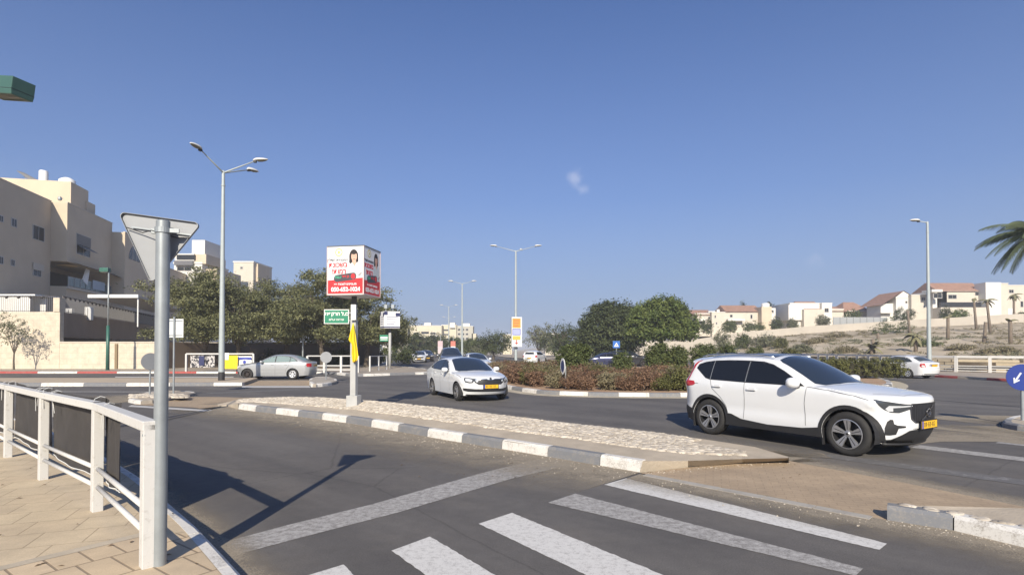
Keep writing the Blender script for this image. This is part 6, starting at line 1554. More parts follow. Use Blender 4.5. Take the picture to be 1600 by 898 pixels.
# ---- the two big clipped ficus trees
x = at(955,560,72).x; h = at(955,467,72).z
tree((x,72,0), h, 4.9, 'large dark rounded tree behind the roundabout, left of the bright one', L_dark, n=42000, size=.15, trunk_h=1.5, r=.3, seed=91, blobs=[(0,0,h*.55,4.2,4.0,h*.40),(-1.6,-.5,h*.50,2.7,3,h*.36),(2.2,0,h*.52,2.9,3,h*.40),(.3,-.6,h*.72,2.9,2.9,h*.26),(3.5,.5,h*.66,1.9,2,h*.25),(-2.7,0,h*.36,1.7,2,h*.22),(0,-1,h*.27,3.0,2.5,h*.2)], clump=.5, flat=1)
x = at(1033,560,60).x; h = at(1033,463,60).z; b0 = at(1033,531,60).z
hh = (h-b0)
tree((x,60,0), h, 4.0, 'bright green umbrella shaped tree with a flat-bottomed crown behind the roundabout', L_ficus, n=42000, size=.125, trunk_h=b0+.3, r=.26, seed=95, blobs=[(0,0,b0+hh*.48,3.1,3.0,hh*.46),(-2.2,0,b0+hh*.36,1.7,2,hh*.33),(2.3,0,b0+hh*.34,1.8,2,hh*.32),(.4,-.4,b0+hh*.72,2.1,2.1,hh*.27),(-1.2,.2,b0+hh*.66,1.6,1.7,hh*.26),(3.2,.2,b0+hh*.2,.9,1.4,hh*.18),(-3.0,.2,b0+hh*.25,1.0,1.4,hh*.18),(0,-.5,b0+hh*.17,3.3,2.8,hh*.15),(1.8,-.5,b0+hh*.17,1.7,2,hh*.15),(-1.8,-.5,b0+hh*.17,1.7,2,hh*.15)], clump=.38, flat=1)

# ---- roundabout planting: knee-high red-brown shrubs, one by one, and taller green bushes
rnd = random.Random(21); rbv = []
for k in range(5):
    o = thing('low_shrub', (0,0,.16), 'x', 'shrub'); r_ = random.Random(k)
    leaves('foliage', [(0,0,.38,.50,.48,.36),(.2,.1,.42,.36,.3,.34),(-.22,-.05,.36,.34,.34,.32)], 2300, .036, (L_red, L_red, L_red, L_dry, L_hedge)[k], o, 200+k, .13, 1.1, per=14, shell=.25, up=.1)
    mb = MB()
    for q in range(9):
        a = r_.uniform(0,6.28); mb.tube([(0,0,0),(math.cos(a)*.2,math.sin(a)*.2,.35),(math.cos(a)*.42,math.sin(a)*.42,.68)], [.012,.008,.003], 5)
    mb.build('stems', M_bark, o); rbv.append(o)
def inside(px, py, poly_):
    c = False; n = len(poly_)
    for i in range(n):
        x0, y0 = poly_[i][:2]; x1, y1 = poly_[(i+1) % n][:2]
        if (y0 > py) != (y1 > py) and px < (x1-x0)*(py-y0)/(y1-y0)+x0: c = not c
    return c
RBin = [(p.x, p.y) for p in rbi]; cen = Vector((9.5,33)); first = [True]*5; cnt = 0; spots = []
for row, inset in enumerate((1.0, 1.9, 2.8, 3.7, 4.8, 6.0)):
    for th in np.arange(150, 345, 3.1-row*.1):
        d = Vector((math.cos(R(th)), math.sin(R(th)))); t = 3.0
        while inside(cen.x+d.x*t, cen.y+d.y*t, RBin): t += .1
        p = cen+d*(t-inset+rnd.uniform(-.25,.25))
        if p.x > 8.2+row*.7 or rnd.random() < (.10 if row else .06): continue
        if abs(p.x-1.15) < .5 and p.y < 23.6: continue
        spots.append((p.x, p.y))
for (x, y) in spots:
    k = rnd.randrange(5)
    if first[k]: o = rbv[k]; first[k] = False
    else: o = copy_tree(rbv[k])
    o.location = (x, y, .16); sc = rnd.uniform(.70,1.12); o.scale = (sc*1.12, sc*1.12, sc*rnd.uniform(.9,1.12)); o.rotation_euler = (0,0,rnd.uniform(0,6.28))
    kd = {3: 'dry straw-brown', 4: 'olive green'}.get(k, 'reddish brown')
    o['label'] = 'knee-high %s shrub in the dense bed along the roundabout kerb' % kd; o['group'] = kd+' shrubs on the roundabout'; cnt += 1
M_soil = None
for i, (px, pb_, pt, w, lab, m, n) in enumerate((
  (898,592,537,1.7,'squared green bush behind the white and blue roundel',L_bush,3800),(972,588,550,1.1,'small green bush under the blue crossing sign',L_bush,2000),(1027,586,535,1.35,'tallest green bush on the roundabout, under the bright tree trunk',L_bush,3600),
  (1057,586,540,1.25,'green bush beside the tallest one, nearer the white SUV',L_bush,3200),(1098,582,536,1.6,'rounded green bush just left of the white SUV roof',L_bush,3200),(1137,580,538,1.2,'green bush showing above the rear of the white SUV roof',L_bush,2000),
  (1180,578,541,1.3,'green bush above the middle of the white SUV roof',L_bush,1800),(1232,578,543,1.5,'brown green bush above the white SUV windscreen',L_hedge,1800),(1300,590,561,1.4,'loose grassy bush between the white SUV bonnet and the hedge',L_hedge,2600))):
    b = gp(px,pb_,.17) if px < 1290 else gp(1300,592,.17); Y = b.y if px < 1000 else b.y
    top = at(px,pt,b.y).z-.17; o = thing('bush', b, lab, 'bush')
    leaves('foliage', [(0,0,top*.5,w*.54,w*.5,top*.46),(w*.18,0,top*.70,w*.36,w*.4,top*.30),(-w*.2,.0,top*.66,w*.38,w*.4,top*.32),(0,-.2,top*.3,w*.5,w*.4,top*.28)], int(n*2.4), .06, m, o, 300+i, .15, 1, per=22, shell=.45)
    limbs(o, top*.25, top*.7, 4, .03, i, w*.3)
# clipped hedge at the right end
hA, hB = gp(1318,594,.17), gp(1409,598,.17); hA.y = 31.0; hB.y = 30.2; hA.x = at(1318,590,31).x; hB.x = at(1406,590,30.2).x
o = thing('hedge', (hA+hB)/2, 'clipped box hedge at the right end of the roundabout, before the older white sedan', 'hedge')
hh = at(1370,559,30.6).z-.17; L_ = (hB-hA).length; bl = []
for k in range(7): bl.append((-L_/2+L_*k/6*.94+.1, 0, hh*.5, .46, .75, hh*.50))
leaves('foliage', bl, 11000, .045, L_hedge, o, 411, .12, 1, per=24, shell=.7); MB().box(-L_/2,L_/2,-.35,.35,.1,hh*.72).build('branches', mat('twig_mass', (.03,.028,.015), 1), o)

# ---- retaining wall and fence on the right
fx = [(p.x,p.y) for p in resample([(42.3,31.9),(37.5,35.3),(35,37),(33,38.6),(31.4,40.3),(31.0,43),(31.2,46),(31.6,50),(32,55),(32.3,60),(32.6,66),(32.8,73),(33,80)], 1.85)]
P0 = Vector((fx[0][0],fx[0][1],.13)); root = thing('railing', P0, 'long pale metal railing along the right-hand pavement, ending past the older white sedan', 'railing')
for i, (x, y) in enumerate(fx):
    x1, y1 = fx[min(i+1,len(fx)-1)]; x0, y0 = fx[max(i-1,0)]; a = math.atan2(y1-y0, x1-x0)
    MB().box(-.09,.09,-.09,.09,-.02,1.16,M=Matrix.Translation(Vector((x,y,.13))-P0) @ Matrix.Rotation(a,4,'Z')).build('post', M_whitedirty, root)
for i in range(len(fx)-1):
    a = Vector((*fx[i],.13))-P0; b = Vector((*fx[i+1],.13))-P0
    for z, w in ((1.09,.15),(.44,.055),(.27,.055),(.10,.055)): MB().beam(a+Vector((0,0,z)), b+Vector((0,0,z)), w, w).build('rail', M_whitedirty, root)
def stone_mat(name, c1, c2, mort, sx, sy):
    m = paver_mat(name, c1, c2, mort, sx, sy, 0, .02); nt, b = nodes_of(m)
    mp = [n for n in nt.nodes if n.type == 'MAPPING'][0]; tc = [n for n in nt.nodes if n.type == 'TEX_COORD'][0]
    sp = nt.nodes.new('ShaderNodeSeparateXYZ'); cb = nt.nodes.new('ShaderNodeCombineXYZ'); ad_ = nt.nodes.new('ShaderNodeMath'); ad_.operation = 'ADD'
    nt.links.new(tc.outputs['Object'], sp.inputs[0]); nt.links.new(sp.outputs['X'], ad_.inputs[0]); nt.links.new(sp.outputs['Y'], ad_.inputs[1]); nt.links.new(ad_.outputs[0], cb.inputs['X']); nt.links.new(sp.outputs['Z'], cb.inputs['Y'])
    for l in list(mp.inputs[0].links): nt.links.remove(l)
    nt.links.new(cb.outputs[0], mp.inputs[0]); return m
M_rough = stone_mat('rough_stone', (.50,.43,.31), (.36,.30,.21), (.09,.07,.05), .45, .24)
M_stonecr = stone_mat('cream_stone', (.56,.50,.40), (.54,.48,.385), (.49,.43,.34), .9, .45)
rw_ = thing('retaining_wall', (33.9,40,.1), 'low rough stone retaining wall right behind the pavement railing', 'wall'); mb = MB(); o_ = Vector((33.9,40,.1)); pts = [(x+.8, y+.75) for x, y in fx]
for (x0,y0),(x1,y1) in zip(pts, pts[1:]):
    hw_ = .95
    mb.add([Vector((x0,y0,0))-o_, Vector((x1,y1,0))-o_, Vector((x1,y1,1.0))-o_, Vector((x0,y0,1.0))-o_], [(0,1,2,3)]); mb.add([Vector((x0,y0,1.0))-o_, Vector((x1,y1,1.0))-o_, Vector((x1+.5,y1,1.0))-o_, Vector((x0+.5,y0,1.0))-o_], [(0,1,2,3)])
    mb.add([Vector((x0+.5,y0,-.2))-o_, Vector((x1+.5,y1,-.2))-o_, Vector((x1+.5,y1,1.0))-o_, Vector((x0+.5,y0,1.0))-o_], [(0,1,2,3)])
mb.build('wall_face', M_rough, rw_)

# ---- hillside: cream wall along its crest, dead palms, scrub
wx = [(26,112),(34,112),(48,113),(62,113),(80,112),(100,110),(120,106),(150,98)]
cw = thing('boundary_wall', (62,113,4), 'long cream boundary wall along the crest of the hillside below the houses', 'wall'); mb = MB(); o_ = Vector((62,113,4))
xs_ = np.arange(26, 150, 2.0); ys_ = np.interp(xs_, [w[0] for w in wx], [w[1] for w in wx])
def wtop(x): return float(np.interp(x, [26,34,48,62,80,100,150], [2.4,3.3,5.4,6.6,7.7,8.8,10.8]))
for x0, x1, y0, y1 in zip(xs_, xs_[1:], ys_, ys_[1:]):
    b0_ = -1.0; mb.add([Vector((x0,y0,b0_))-o_, Vector((x1,y1,b0_))-o_, Vector((x1,y1,wtop(x1)))-o_, Vector((x0,y0,wtop(x0)))-o_], [(0,1,2,3)])
    mb.add([Vector((x0,y0,wtop(x0)))-o_, Vector((x1,y1,wtop(x1)))-o_, Vector((x1,y1+.4,wtop(x1)))-o_, Vector((x0,y0+.4,wtop(x0)))-o_], [(0,1,2,3)])
M_crwall = mat('cream_wall', (.42,.38,.32), .9, var=.10, vscale=.25, bump=.1)
mb.build('wall_face', M_crwall, cw)
lw = thing('boundary_wall', (36,104,1), 'lower cream terrace wall at the left foot of the hillside', 'wall')
MB().box(-11,9,0,.4,-1.5,at(1100,533,104).z-1.0).build('wall_face', M_crwall, lw)
def dead_palm(px, pt, pb_, lean, fronds, lab, r=.22):
    b = hill(px, pb_); h = at(px,pt,b.y).z-b.z; root = thing('palm_tree', b, lab, 'palm tree')
    top = Vector((lean*h, 0, h)); MB().tube([(0,0,-.4), top*.5+Vector((lean*.3,0,0)), top], [r*1.1, r*.85, r*.9], 8).build('trunk', M_palmbark, root, smooth=True)
    if fronds:
        mb = MB(); rn = random.Random(px)
        for k in range(fronds):
            a = rn.uniform(0,6.28); el_ = rn.uniform(-.9,.9); L__ = rn.uniform(1.1,1.9)*(1.0 if fronds > 8 else .7); P = top
            pts_ = [P]; d = Vector((math.cos(a)*math.cos(el_), math.sin(a)*math.cos(el_), math.sin(el_)))
            for q in range(4): P = P+d*L__/4; d = (d+Vector((0,0,-.35))).normalized(); pts_.append(P)
            side = Vector((-math.sin(a), math.cos(a), 0))
            for q in range(4):
                w0 = (.22,.28,.24,.14,.03)[q]; w1 = (.22,.28,.24,.14,.03)[q+1]
                for sg in (1,-1): mb.add([pts_[q], pts_[q+1], pts_[q+1]+side*sg*w1-Vector((0,0,w1*.8)), pts_[q]+side*sg*w0-Vector((0,0,w0*.8))], [(0,1,2,3)])
        mb.build('fronds', mat('dry_frond', (.16,.15,.08), .9, var=.3, vscale=3), root)
    return root
for a in ((1422,485,520,-.10,0,'bare leaning palm trunk on the slope left of the right lamp post'),(1481,494,530,.02,3,'short palm trunk with a stubby head on the slope, right of the lamp post'),(1526,466,515,-.08,5,'palm with a small drooping head before the large house, left of its twin'),
          (1548,468,521,-.10,9,'tall palm with thick trunk and sparse head before the large house'),(1537,503,534,.12,0,'crooked bare palm stump below the twin palms'),(1579,500,537,.0,2,'bare palm trunk near the right edge of the slope'),
          (1584,460,503,.02,16,'leafy palm near the right edge in front of the pale houses'),(1372,520,530,0,0,'small upright stump on the slope above the hedge'),(1366,530,548,-.1,0,'leaning dark stump low on the slope above the hedge'),(1431,522,549,0,14,'drooping palm skirt low on the slope by the green scrub',),(1362,541,552,0,14,'small drooping palm skirt low on the slope above the hedge')):
    dead_palm(*a)
scr = [(1395,515,70,30,L_bush,'spreading green scrub bush on the slope left of the lamp post',1.0),(1440,535,60,14,L_bush,'low green scrub by the lamp post at the foot of the slope',.8),(1320,545,40,12,L_dry,'dry brown scrub low on the slope above the hedge',.8),(1275,530,34,12,L_dry,'pale dry scrub on the slope above the white SUV roof',.8),
 (1250,545,40,16,L_olive,'grey scrub at the left foot of the slope',1),(1500,540,50,10,L_dry,'dry scrub strip right of the lamp post foot',.7),(1560,545,60,10,L_dry,'dry scrub near the right edge behind the railing',.7),(1310,520,40,6,L_dry,'thin dry scrub halfway up the slope',.5)]
for i, (px, pyb, wpx, hpx, m, lab, dens) in enumerate(scr):
    b = hill(px, pyb+6); k = b.y/FPX; w = wpx*k/2; h = hpx*k; o = thing('scrub', b, lab, 'scrub bush')
    leaves('foliage', [(0,0,h*.4,w*.6,w*.4,h*.5),(w*.5,0,h*.3,w*.5,w*.4,h*.35),(-w*.5,0,h*.25,w*.5,w*.4,h*.3)], int(3200*dens), .10, m, o, 500+i, .4, .5, per=30)
# scattered tufts on the slope: nobody could count them
rnd = np.random.RandomState(8); N = 1500; cx_ = rnd.uniform(38,120,N); cy_ = rnd.uniform(50,111,N); ok = cy_ > toe(cx_)+1; cx_, cy_ = cx_[ok], cy_[ok]; cz_ = height(cx_, cy_)
cl = (np.sin(cx_*.22+1)*np.sin(cy_*.17+cx_*.05) > -.1); bl = [(x,y,z+.05,.55,.5,.16) for x,y,z,c in zip(cx_,cy_,cz_,cl) if c]
o = leaves('dry_tufts', bl, 28000, .10, L_dry, None, 77, .3, .4, per=12); tag(o, kind='stuff')
gr_ = (np.sin(cx_*.13+.4)*np.sin(cy_*.21+cx_*.03+1.2) > .15) & (cy_ < 88); bl = [(x,y,z+.06,.8,.7,.16) for x,y,z,c in zip(cx_,cy_,cz_,gr_) if c]
o = leaves('green_tufts', bl, 16000, .09, L_olive, None, 78, .35, .4, per=12); tag(o, kind='stuff')
# shrubs before and behind the crest wall
for i, (px, pyb, ptp, wpx, Y, m, lab) in enumerate(((1130,548,513,34,88,L_olive,'grey green tree before the lower terrace wall'),(1160,548,520,30,92,L_bush,'olive bush right of the grey green tree, below the crest wall'),(1195,550,522,46,90,L_olive,'wide pale bush at the foot of the hillside'),(1220,550,528,24,86,L_hedge,'yellow green bush at the foot of the hillside'),
   (1105,519,496,22,118,L_dark,'dark shrub in front of the leftmost red-roofed house'),(1140,516,498,24,118,L_bush,'green shrub in front of the long beige house'),(1178,516,500,40,119,L_bush,'row of green shrubs along the crest wall left of the round dark one'),(1213,513,494,20,118,L_dark,'round dark shrub at the corner of the long beige house'),(1238,511,497,18,118,L_olive,'grey green shrub left of the red-roofed white house'),
   (1285,508,491,26,119,L_olive,'olive shrub at the right corner of the red-roofed white house'),(1332,499,482,30,124,L_bush,'green trees behind the grey fence panel'),(1412,503,478,40,120,L_dark,'big dark shrub in front of the gabled house'),(1478,499,478,18,119,L_dark,'dark green shrub at the left corner of the large house'),(1500,497,482,30,119,L_ficus,'bright clipped shrub in front of the large house'),
   (1600,500,488,20,116,L_dark,'dark shrub at the right edge above the slope'))):
    z0 = max(float(height(at(px,pyb,Y).x, Y)), at(px,pyb,Y).z-.6); b = Vector((at(px,pyb,Y).x, Y, z0)); h = at(px,ptp,Y).z-z0; w = wpx*Y/FPX/2; o = thing('shrub', b, lab, 'shrub')
    leaves('foliage', [(0,0,h*.52,w*.62,w*.6,h*.46),(w*.42,0,h*.45,w*.5,w*.5,h*.38),(-w*.45,0,h*.42,w*.5,w*.5,h*.36)], 2400, .13, m, o, 600+i, .4, 1, per=24)
for px, pt, pb_, Y, lab in ((1160,469,488,150,'small dark cypress behind the long beige house'),(1200,464,484,150,'tall pointed cypress pair behind the long beige house')):
    b = at(px,pb_,Y); b.z = 4; h = at(px,pt,Y).z-4; o = thing('cypress', b, lab, 'tree'); leaves('crown', [(0,0,h*.55,1.3,1.3,h*.42),(.9 if px > 1180 else 0,0,h*.5,1.1,1,h*.38)], 2600, .16, L_dark, o, px, .4, 1, per=20); MB().tube([(0,0,-2),(0,0,h*.7)], [.2,.08], 6).build('trunk', M_bark, o)
# grey fence panel above the crest wall
fp = thing('fence', at(1344,501,114.2), 'grey metal fence panel standing above the crest wall', 'fence'); w = 42/FPX*114*2/2; MB().box(-w,w,0,.1,-.9,.75).build('panel', mat('grey_fence', (.30,.31,.31), .6), fp)
for k in range(9): MB().box(-w+k*w/4-.05,-w+k*w/4+.05,-.06,-.001,-.9,.78).build('post', mat('grey_post', (.22,.23,.23), .6), fp)

# ---- palm leaning in at the right edge
pc = at(1622,366,27.5); pr_ = thing('date_palm', (pc.x+.4, pc.y, .13), 'date palm whose green fronds reach in at the right edge', 'palm tree'); q = pc-Vector((pc.x+.4, pc.y, .13))
MB().tube([(0,0,-.1), q*.5+Vector((.1,0,0)), q], [.26,.2,.22], 12).build('trunk', M_palmbark, pr_, smooth=True)
rnd = random.Random(3)
for k in range(52):
    a = math.tau*k/34*3+rnd.uniform(-.2,.2); el_ = rnd.uniform(-.75,1.0); L__ = rnd.uniform(2.2,2.9); d = Vector((math.cos(a)*math.cos(el_), math.sin(a)*math.cos(el_), math.sin(el_)))
    P = q.copy(); pts_ = [P]
    for s in range(12): P = P+d*L__/12; d = (d+Vector((0,0,-.115))).normalized(); pts_.append(P)
    mb = MB(); mb.tube(pts_, [.022-.0015*i for i in range(13)], 5, 0)
    for s in range(1, 36):
        t = s/36*12; i = min(11, int(t)); p = pts_[i].lerp(pts_[i+1], t-i); dd = (pts_[i+1]-pts_[i]).normalized(); sd__ = dd.cross(Vector((0,0,1))).normalized()
        ll = .50*math.sin(math.pi*min(1, .18+s/36*.80))+.08
        for sg in (1,-1):
            tip = p+(sd__*sg*.8+dd*.75+Vector((0,0,-.45-rnd.uniform(0,.4)))).normalized()*ll; w_ = dd*.030
            mb.add([p-w_, p+w_, tip+w_*.2, tip-w_*.2], [(0,1,2,3)], 0)
    o = mb.build('frond', L_palm, pr_); at_ = o.data.attributes.new('tone', 'FLOAT', 'POINT'); at_.data.foreach_set('value', [rnd.random()*.4+.3 if True else 0]*len(o.data.vertices))
# small sparse tree by the stone wall at the far left
x = at(22,560,43.6).x
o = thing('tree', (x,43.6,.14), 'thin sparse tree in front of the sunlit stone wall at the left edge', 'tree')
leaves('crown', [(0,0,3.4,1.1,.8,.9),(-1.1,0,3.6,1.0,.8,1.1),(.9,0,2.9,.7,.6,.5),(-.4,0,2.4,.9,.7,.5),(.9,0,2.0,.4,.3,.25)], 1500, .07, L_olive, o, 701, .22, .8, per=10, shell=.2); limbs(o, 1.4, 3.6, 5, .06, 4, 1.1)
# ------------------------------------------------------------ buildings
M_stucco = mat('sand_stucco', (.55,.46,.34), .9, var=.07, vscale=.35, bump=.12, bscale=25); M_stucco2 = mat('pale_stucco', (.54,.49,.41), .9, var=.06, vscale=.4, bump=.1, bscale=25)
M_whitest = mat('white_stucco', (.64,.62,.57), .9, var=.05, vscale=.4); M_cream = mat('cream_block', (.56,.51,.38), .9, var=.06, vscale=.2)
M_tile = mat('red_tiles', (.30,.175,.125), .85, var=.2, vscale=1.5); M_win = mat('window_dark', (.03,.032,.035), .2, spec=.35); M_shut = mat('shutter_grey', (.15,.14,.13), .6); M_frame2 = mat('window_frame', (.45,.43,.40), .5)
M_brownw = mat('wall_shade_brown', (.27,.205,.15), .9, var=.08, vscale=.6)  # brown darkened so the colour carries the garden walls' shade
def hit(px, py, P, n):
    u = (px-800)/FPX; v = (CY-py)/FPX; d = Vector((u, _C-_S*v, _S+_C*v)); o = Vector((0,0,CAMH)); t = (Vector(P)-o).dot(n)/d.dot(n); return o+d*t
def block(mb, P, ax, L_, dp, D_, z0, z1, mi=0):
    """box: from P along ax by L_, along dp by D_"""
    a = Vector((P.x,P.y,0)); c = [a, a+ax*L_, a+ax*L_+dp*D_, a+dp*D_]
    mb.add([Vector((p.x,p.y,z)) for z in (z0,z1) for p in c], [(0,3,2,1),(4,5,6,7),(0,1,5,4),(1,2,6,5),(2,3,7,6),(3,0,4,7)], mi)
def rel(mb, o): mb.v = [tuple(Vector(v)-o) for v in mb.v]; return mb
def window(root, o, px0, px1, py0, py1, P, n, frame=M_frame2, pane=M_win, fw=.07, depth=.02, name='window', bars=1, arch=False):
    """window traced on the wall plane (P, n): frame proud of the wall, dark pane, a mullion"""
    a = hit(px0,(py0+py1)/2,P,n); b = hit(px1,(py0+py1)/2,P,n); mid = (a+b)/2; zt_ = hit((px0+px1)/2,py0,P,n).z; zb2 = hit((px0+px1)/2,py1,P,n).z
    r = Vector((b.x-a.x,b.y-a.y,0)); w = r.length; r.normalize(); nn = n if n.dot(Vector((-mid.x,-mid.y,0))) > 0 else -n; nn = Vector((nn.x,nn.y,0)).normalized()
    M = Matrix((r, nn*-1, Vector((0,0,1)))).transposed().to_4x4(); M.translation = Vector((mid.x,mid.y,(zt_+zb2)/2))-o; h = zt_-zb2
    f = MB()
    f.box(-w/2,w/2,-.05,.02,-h/2,-h/2+fw,M=M).box(-w/2,w/2,-.05,.02,h/2-fw,h/2,M=M).box(-w/2,-w/2+fw,-.05,.02,-h/2+fw,h/2-fw,M=M).box(w/2-fw,w/2,-.05,.02,-h/2+fw,h/2-fw,M=M)
    for k in range(bars): x = -w/2+w*(k+1)/(bars+1); f.box(x-.02,x+.02,-.045,.02,-h/2+fw,h/2-fw,M=M)
    fo = f.build(name, frame, root); MB().box(-w/2+fw,w/2-fw,-.02,-.012,-h/2+fw,h/2-fw,M=M).build('pane', pane, fo)
    return M, w, h
# ---- staggered sand-coloured block on the left
ang = R(13); U = Vector((-math.sin(ang), math.cos(ang), 0)); Wn = Vector((math.cos(ang), math.sin(ang), 0))
def march(P, px):           # distance along U from P until it is seen at column px
    X, Y = P.x, P.y; k = (px-800)/FPX; return (X-k*Y)/(k*U.y-U.x)
Pm1 = at(80,315,57); Pm1.z = 0; L0 = march(Pm1, -60); z1 = at(80,315,57).z
ab = thing('apartment_building', (Pm1.x-6, Pm1.y, 0), 'large sand-coloured stepped apartment building filling the left edge, street face in shade', 'building'); O = ab.location.copy()
wings = []
mb = MB(); block(mb, Pm1, U*-1, -L0, Wn*-1, 14, 0, z1); rel(mb, O).build('wall', M_stucco, ab)
# second wing, one step nearer the street
Pm2 = Pm1+Wn*((at(102,317,Pm1.y).x-Pm1.x)*1.0); L2 = march(Pm2, 173); z2 = at(102,317,Pm2.y).z
rec0, rec1 = at(102,447,Pm2.y).z, at(102,408,Pm2.y).z           # balcony recess levels
mb = MB(); block(mb, Pm2, U, L2, Wn*-1, 14, rec1, z2); block(mb, Pm2, U, L2, Wn*-1, 14, 0, rec0); block(mb, Pm2-Wn*4.2, U, L2, Wn*-1, 9, rec0, rec1); rel(mb, O).build('wall', M_stucco, ab)
Pm3 = Pm2+U*L2; Pm3 = Pm3+Wn*((at(193,363,Pm3.y).x-Pm3.x)*1.0); z3 = at(193,363,Pm3.y).z; L3 = march(Pm3, 262)
mb = MB(); block(mb, Pm3, U, L3, Wn*-1, 12, 0, z3); rel(mb, O).build('wall', M_stucco, ab)
Pm4 = Pm3+U*L3; L4 = march(Pm4, 296); z4 = at(264,419,Pm4.y).z
mb = MB(); block(mb, Pm4, U, L4, Wn*-1, 10, 0, z4); rel(mb, O).build('wall', M_stucco, ab)
# penthouse blocks above
Q0 = at(111,284,Pm2.y+2.2); zq = Q0.z; Q0.z = 0
mb = MB(); block(mb, Q0, Wn*-1, 9.5, U, march(Q0,135), z1-.3, zq); rel(mb, O).build('penthouse', M_stucco, ab)
Q1 = at(136,314,Pm2.y+5.2); zq1 = Q1.z; mb = MB(); block(mb, Q1, Wn*-1, 6, U, march(Q1,146), z1-.3, zq1); rel(mb, O).build('penthouse', M_stucco, ab)
# parapet copings
mb = MB()
for P_, L_, z_ in ((Pm1+U*L0, -L0, z1),(Pm2, L2, z2),(Pm3, L3, z3),(Pm4, L4, z4)): block(mb, P_+Wn*.04, U, L_, Wn*-1, .25, z_, z_+.10)
rel(mb, O).build('coping', M_stucco2, ab)
nW = Wn
for w_ in ((-3,5,336,347),(17,26,341,355),(50.5,69,353,376),(-3,5,400,413),(16,23,405,416)): window(ab, O, *w_, Pm1, nW)
M_, w, h = window(ab, O, 51,64,414,432, Pm1, nW); MB().box(-w/2-.05,w/2+.3,-.12,-.05,h*.05,h/2+.15,M=M_).build('shutter_box', M_stucco2, ab)
M_, w, h = window(ab, O, 119,141,368,400, Pm2, nW, pane=M_win); MB().box(-w/2+.05,w/2-.05,-.09,-.03,-.02,h/2-.05,M=M_).build('shutter', M_shut, ab); MB().add([M_ @ Vector(p) for p in ((-w/2,-.06,-.1),(w/2,-.06,-.1),(w/2,-.9,-h*.28),(-w/2,-.9,-h*.28))],[(0,1,2,3)]).build('awning', M_shut, ab)
# arched window
a_ = hit(201,404,Pm3,nW); b_ = hit(224,404,Pm3,nW); rr2 = Vector((b_.x-a_.x,b_.y-a_.y,0)); w = rr2.length; zt_ = hit(212,384,Pm3,nW).z; zb2 = a_.z; M = Matrix((rr2.normalized(), Vector((0,0,1)), nW)).transposed().to_4x4(); M.translation = (a_+b_)/2-O; M.translation.z = zb2
o = MB().prism([(-w/2,0),(w/2,0)]+[(w/2*math.cos(R(t)), (zt_-zb2)*math.sin(R(t))) for t in range(12,180,12)], .0, .03, M=M).build('arched_window', M_win, ab); mb = MB()
for k in (-.25,0,.25): mb.box(w*k-.06,w*k+.06,0,(zt_-zb2)*(.93 if k == 0 else .82),.03,.05,M=M)
mb.build('mullions', M_frame2, o)
# balcony: slab edge, glass rail, posts, awning, clothes
bw = MB(); 
for s0, s1, m_ in ((.02,.45,0),(.45,.98,0)): pass
Mb = Matrix((U, Wn*-1, Vector((0,0,1)))).transposed().to_4x4(); Mb.translation = Vector((Pm2.x,Pm2.y,rec0))-O; hR = rec1-rec0
MB().box(0,L2*.96,-.25,.0,-.25,.0,M=Mb).build('balcony_slab', M_stucco2, ab)
MB().box(.1,L2*.95,-.12,-.09,.08,1.0,M=Mb).build('glass_balustrade', mat('green_glass', (.06,.10,.10), .1, spec=.8), ab)
mb = MB()
for k in range(9): mb.box(.1+k*L2*.95/8-.03,.1+k*L2*.95/8+.03,-.16,-.08,0,1.05,M=Mb)
mb.box(.1,L2*.95,-.15,-.07,1.0,1.06,M=Mb); mb.build('balustrade_frame', M_galv, ab)
MB().box(L2*.5,L2*.78,-.22,-.16,.25,1.25,M=Mb).build('pale_blue_panel', mat('pale_blue', (.32,.40,.48), .6), ab)
MB().add([Mb @ Vector(p) for p in ((L2*.30,-.05,hR*.40),(L2*.38,-.05,hR*.92),(L2*.40,-.35,hR*.85),(L2*.34,-.4,.5))],[(0,1,2,3)]).build('parasol_cloth', M_white, ab)
MB().box(L2*.22,L2*.9,3.95,4.1,.0,hR*.8,M=Mb).build('balcony_doors', M_win, ab)
MB().add([Mb @ Vector(p) for p in ((L2*.05,-.1,hR),(L2,-.1,hR),(L2*1.02,-1.2,hR*.80),(L2*.05,-.9,hR*.93))],[(0,1,2,3)]).build('brown_awning', mat('brown_awning', (.10,.055,.04), .8), ab)
MB().lathe([(.0,0),(.9,0),(.9,.05),(0,.05)], 20, Mb @ Matrix.Translation((L2*.2,.9,hR*.90))).build('ceiling_lamp', mat('amber_lamp', (.6,.42,.2), .6), ab)
# roof things: tank, collector, dish
t_ = at(68,284,Pm2.y+4); tk = thing('water_tank', t_, 'white cylindrical water tank on the roof of the left building', 'water tank'); k = t_.y/FPX
MB().lathe([(0,-.3),(6*k,-.3),(6*k,15.5*k),(5.2*k,17*k),(0,17.2*k)], 20).build('drum', M_white, tk, auto=.6)
c_ = at(40,283,Pm2.y+4); sp_ = thing('solar_collector', c_, 'tilted grey solar panel on the roof left of the white tank', 'solar panel'); k = c_.y/FPX
MB().add([(-15*k,0,17*k),(-14*k,.9,17.5*k),(17*k,.9,1*k),(9*k,0,0),], [(0,1,2,3)]).add([(-15*k,0,16.6*k),(-14*k,.9,17.1*k),(17*k,.9,.4*k),(9*k,0,-.6*k)], [(0,1,2,3)]).build('panel', mat('panel_back', (.26,.25,.23), .6), sp_); MB().beam((2*k,.4,-.3),(2*k,.4,9*k),.05,.05).beam((0,.3,0),(-8*k,.3,12*k),.05,.05).build('frame', M_galv, sp_)
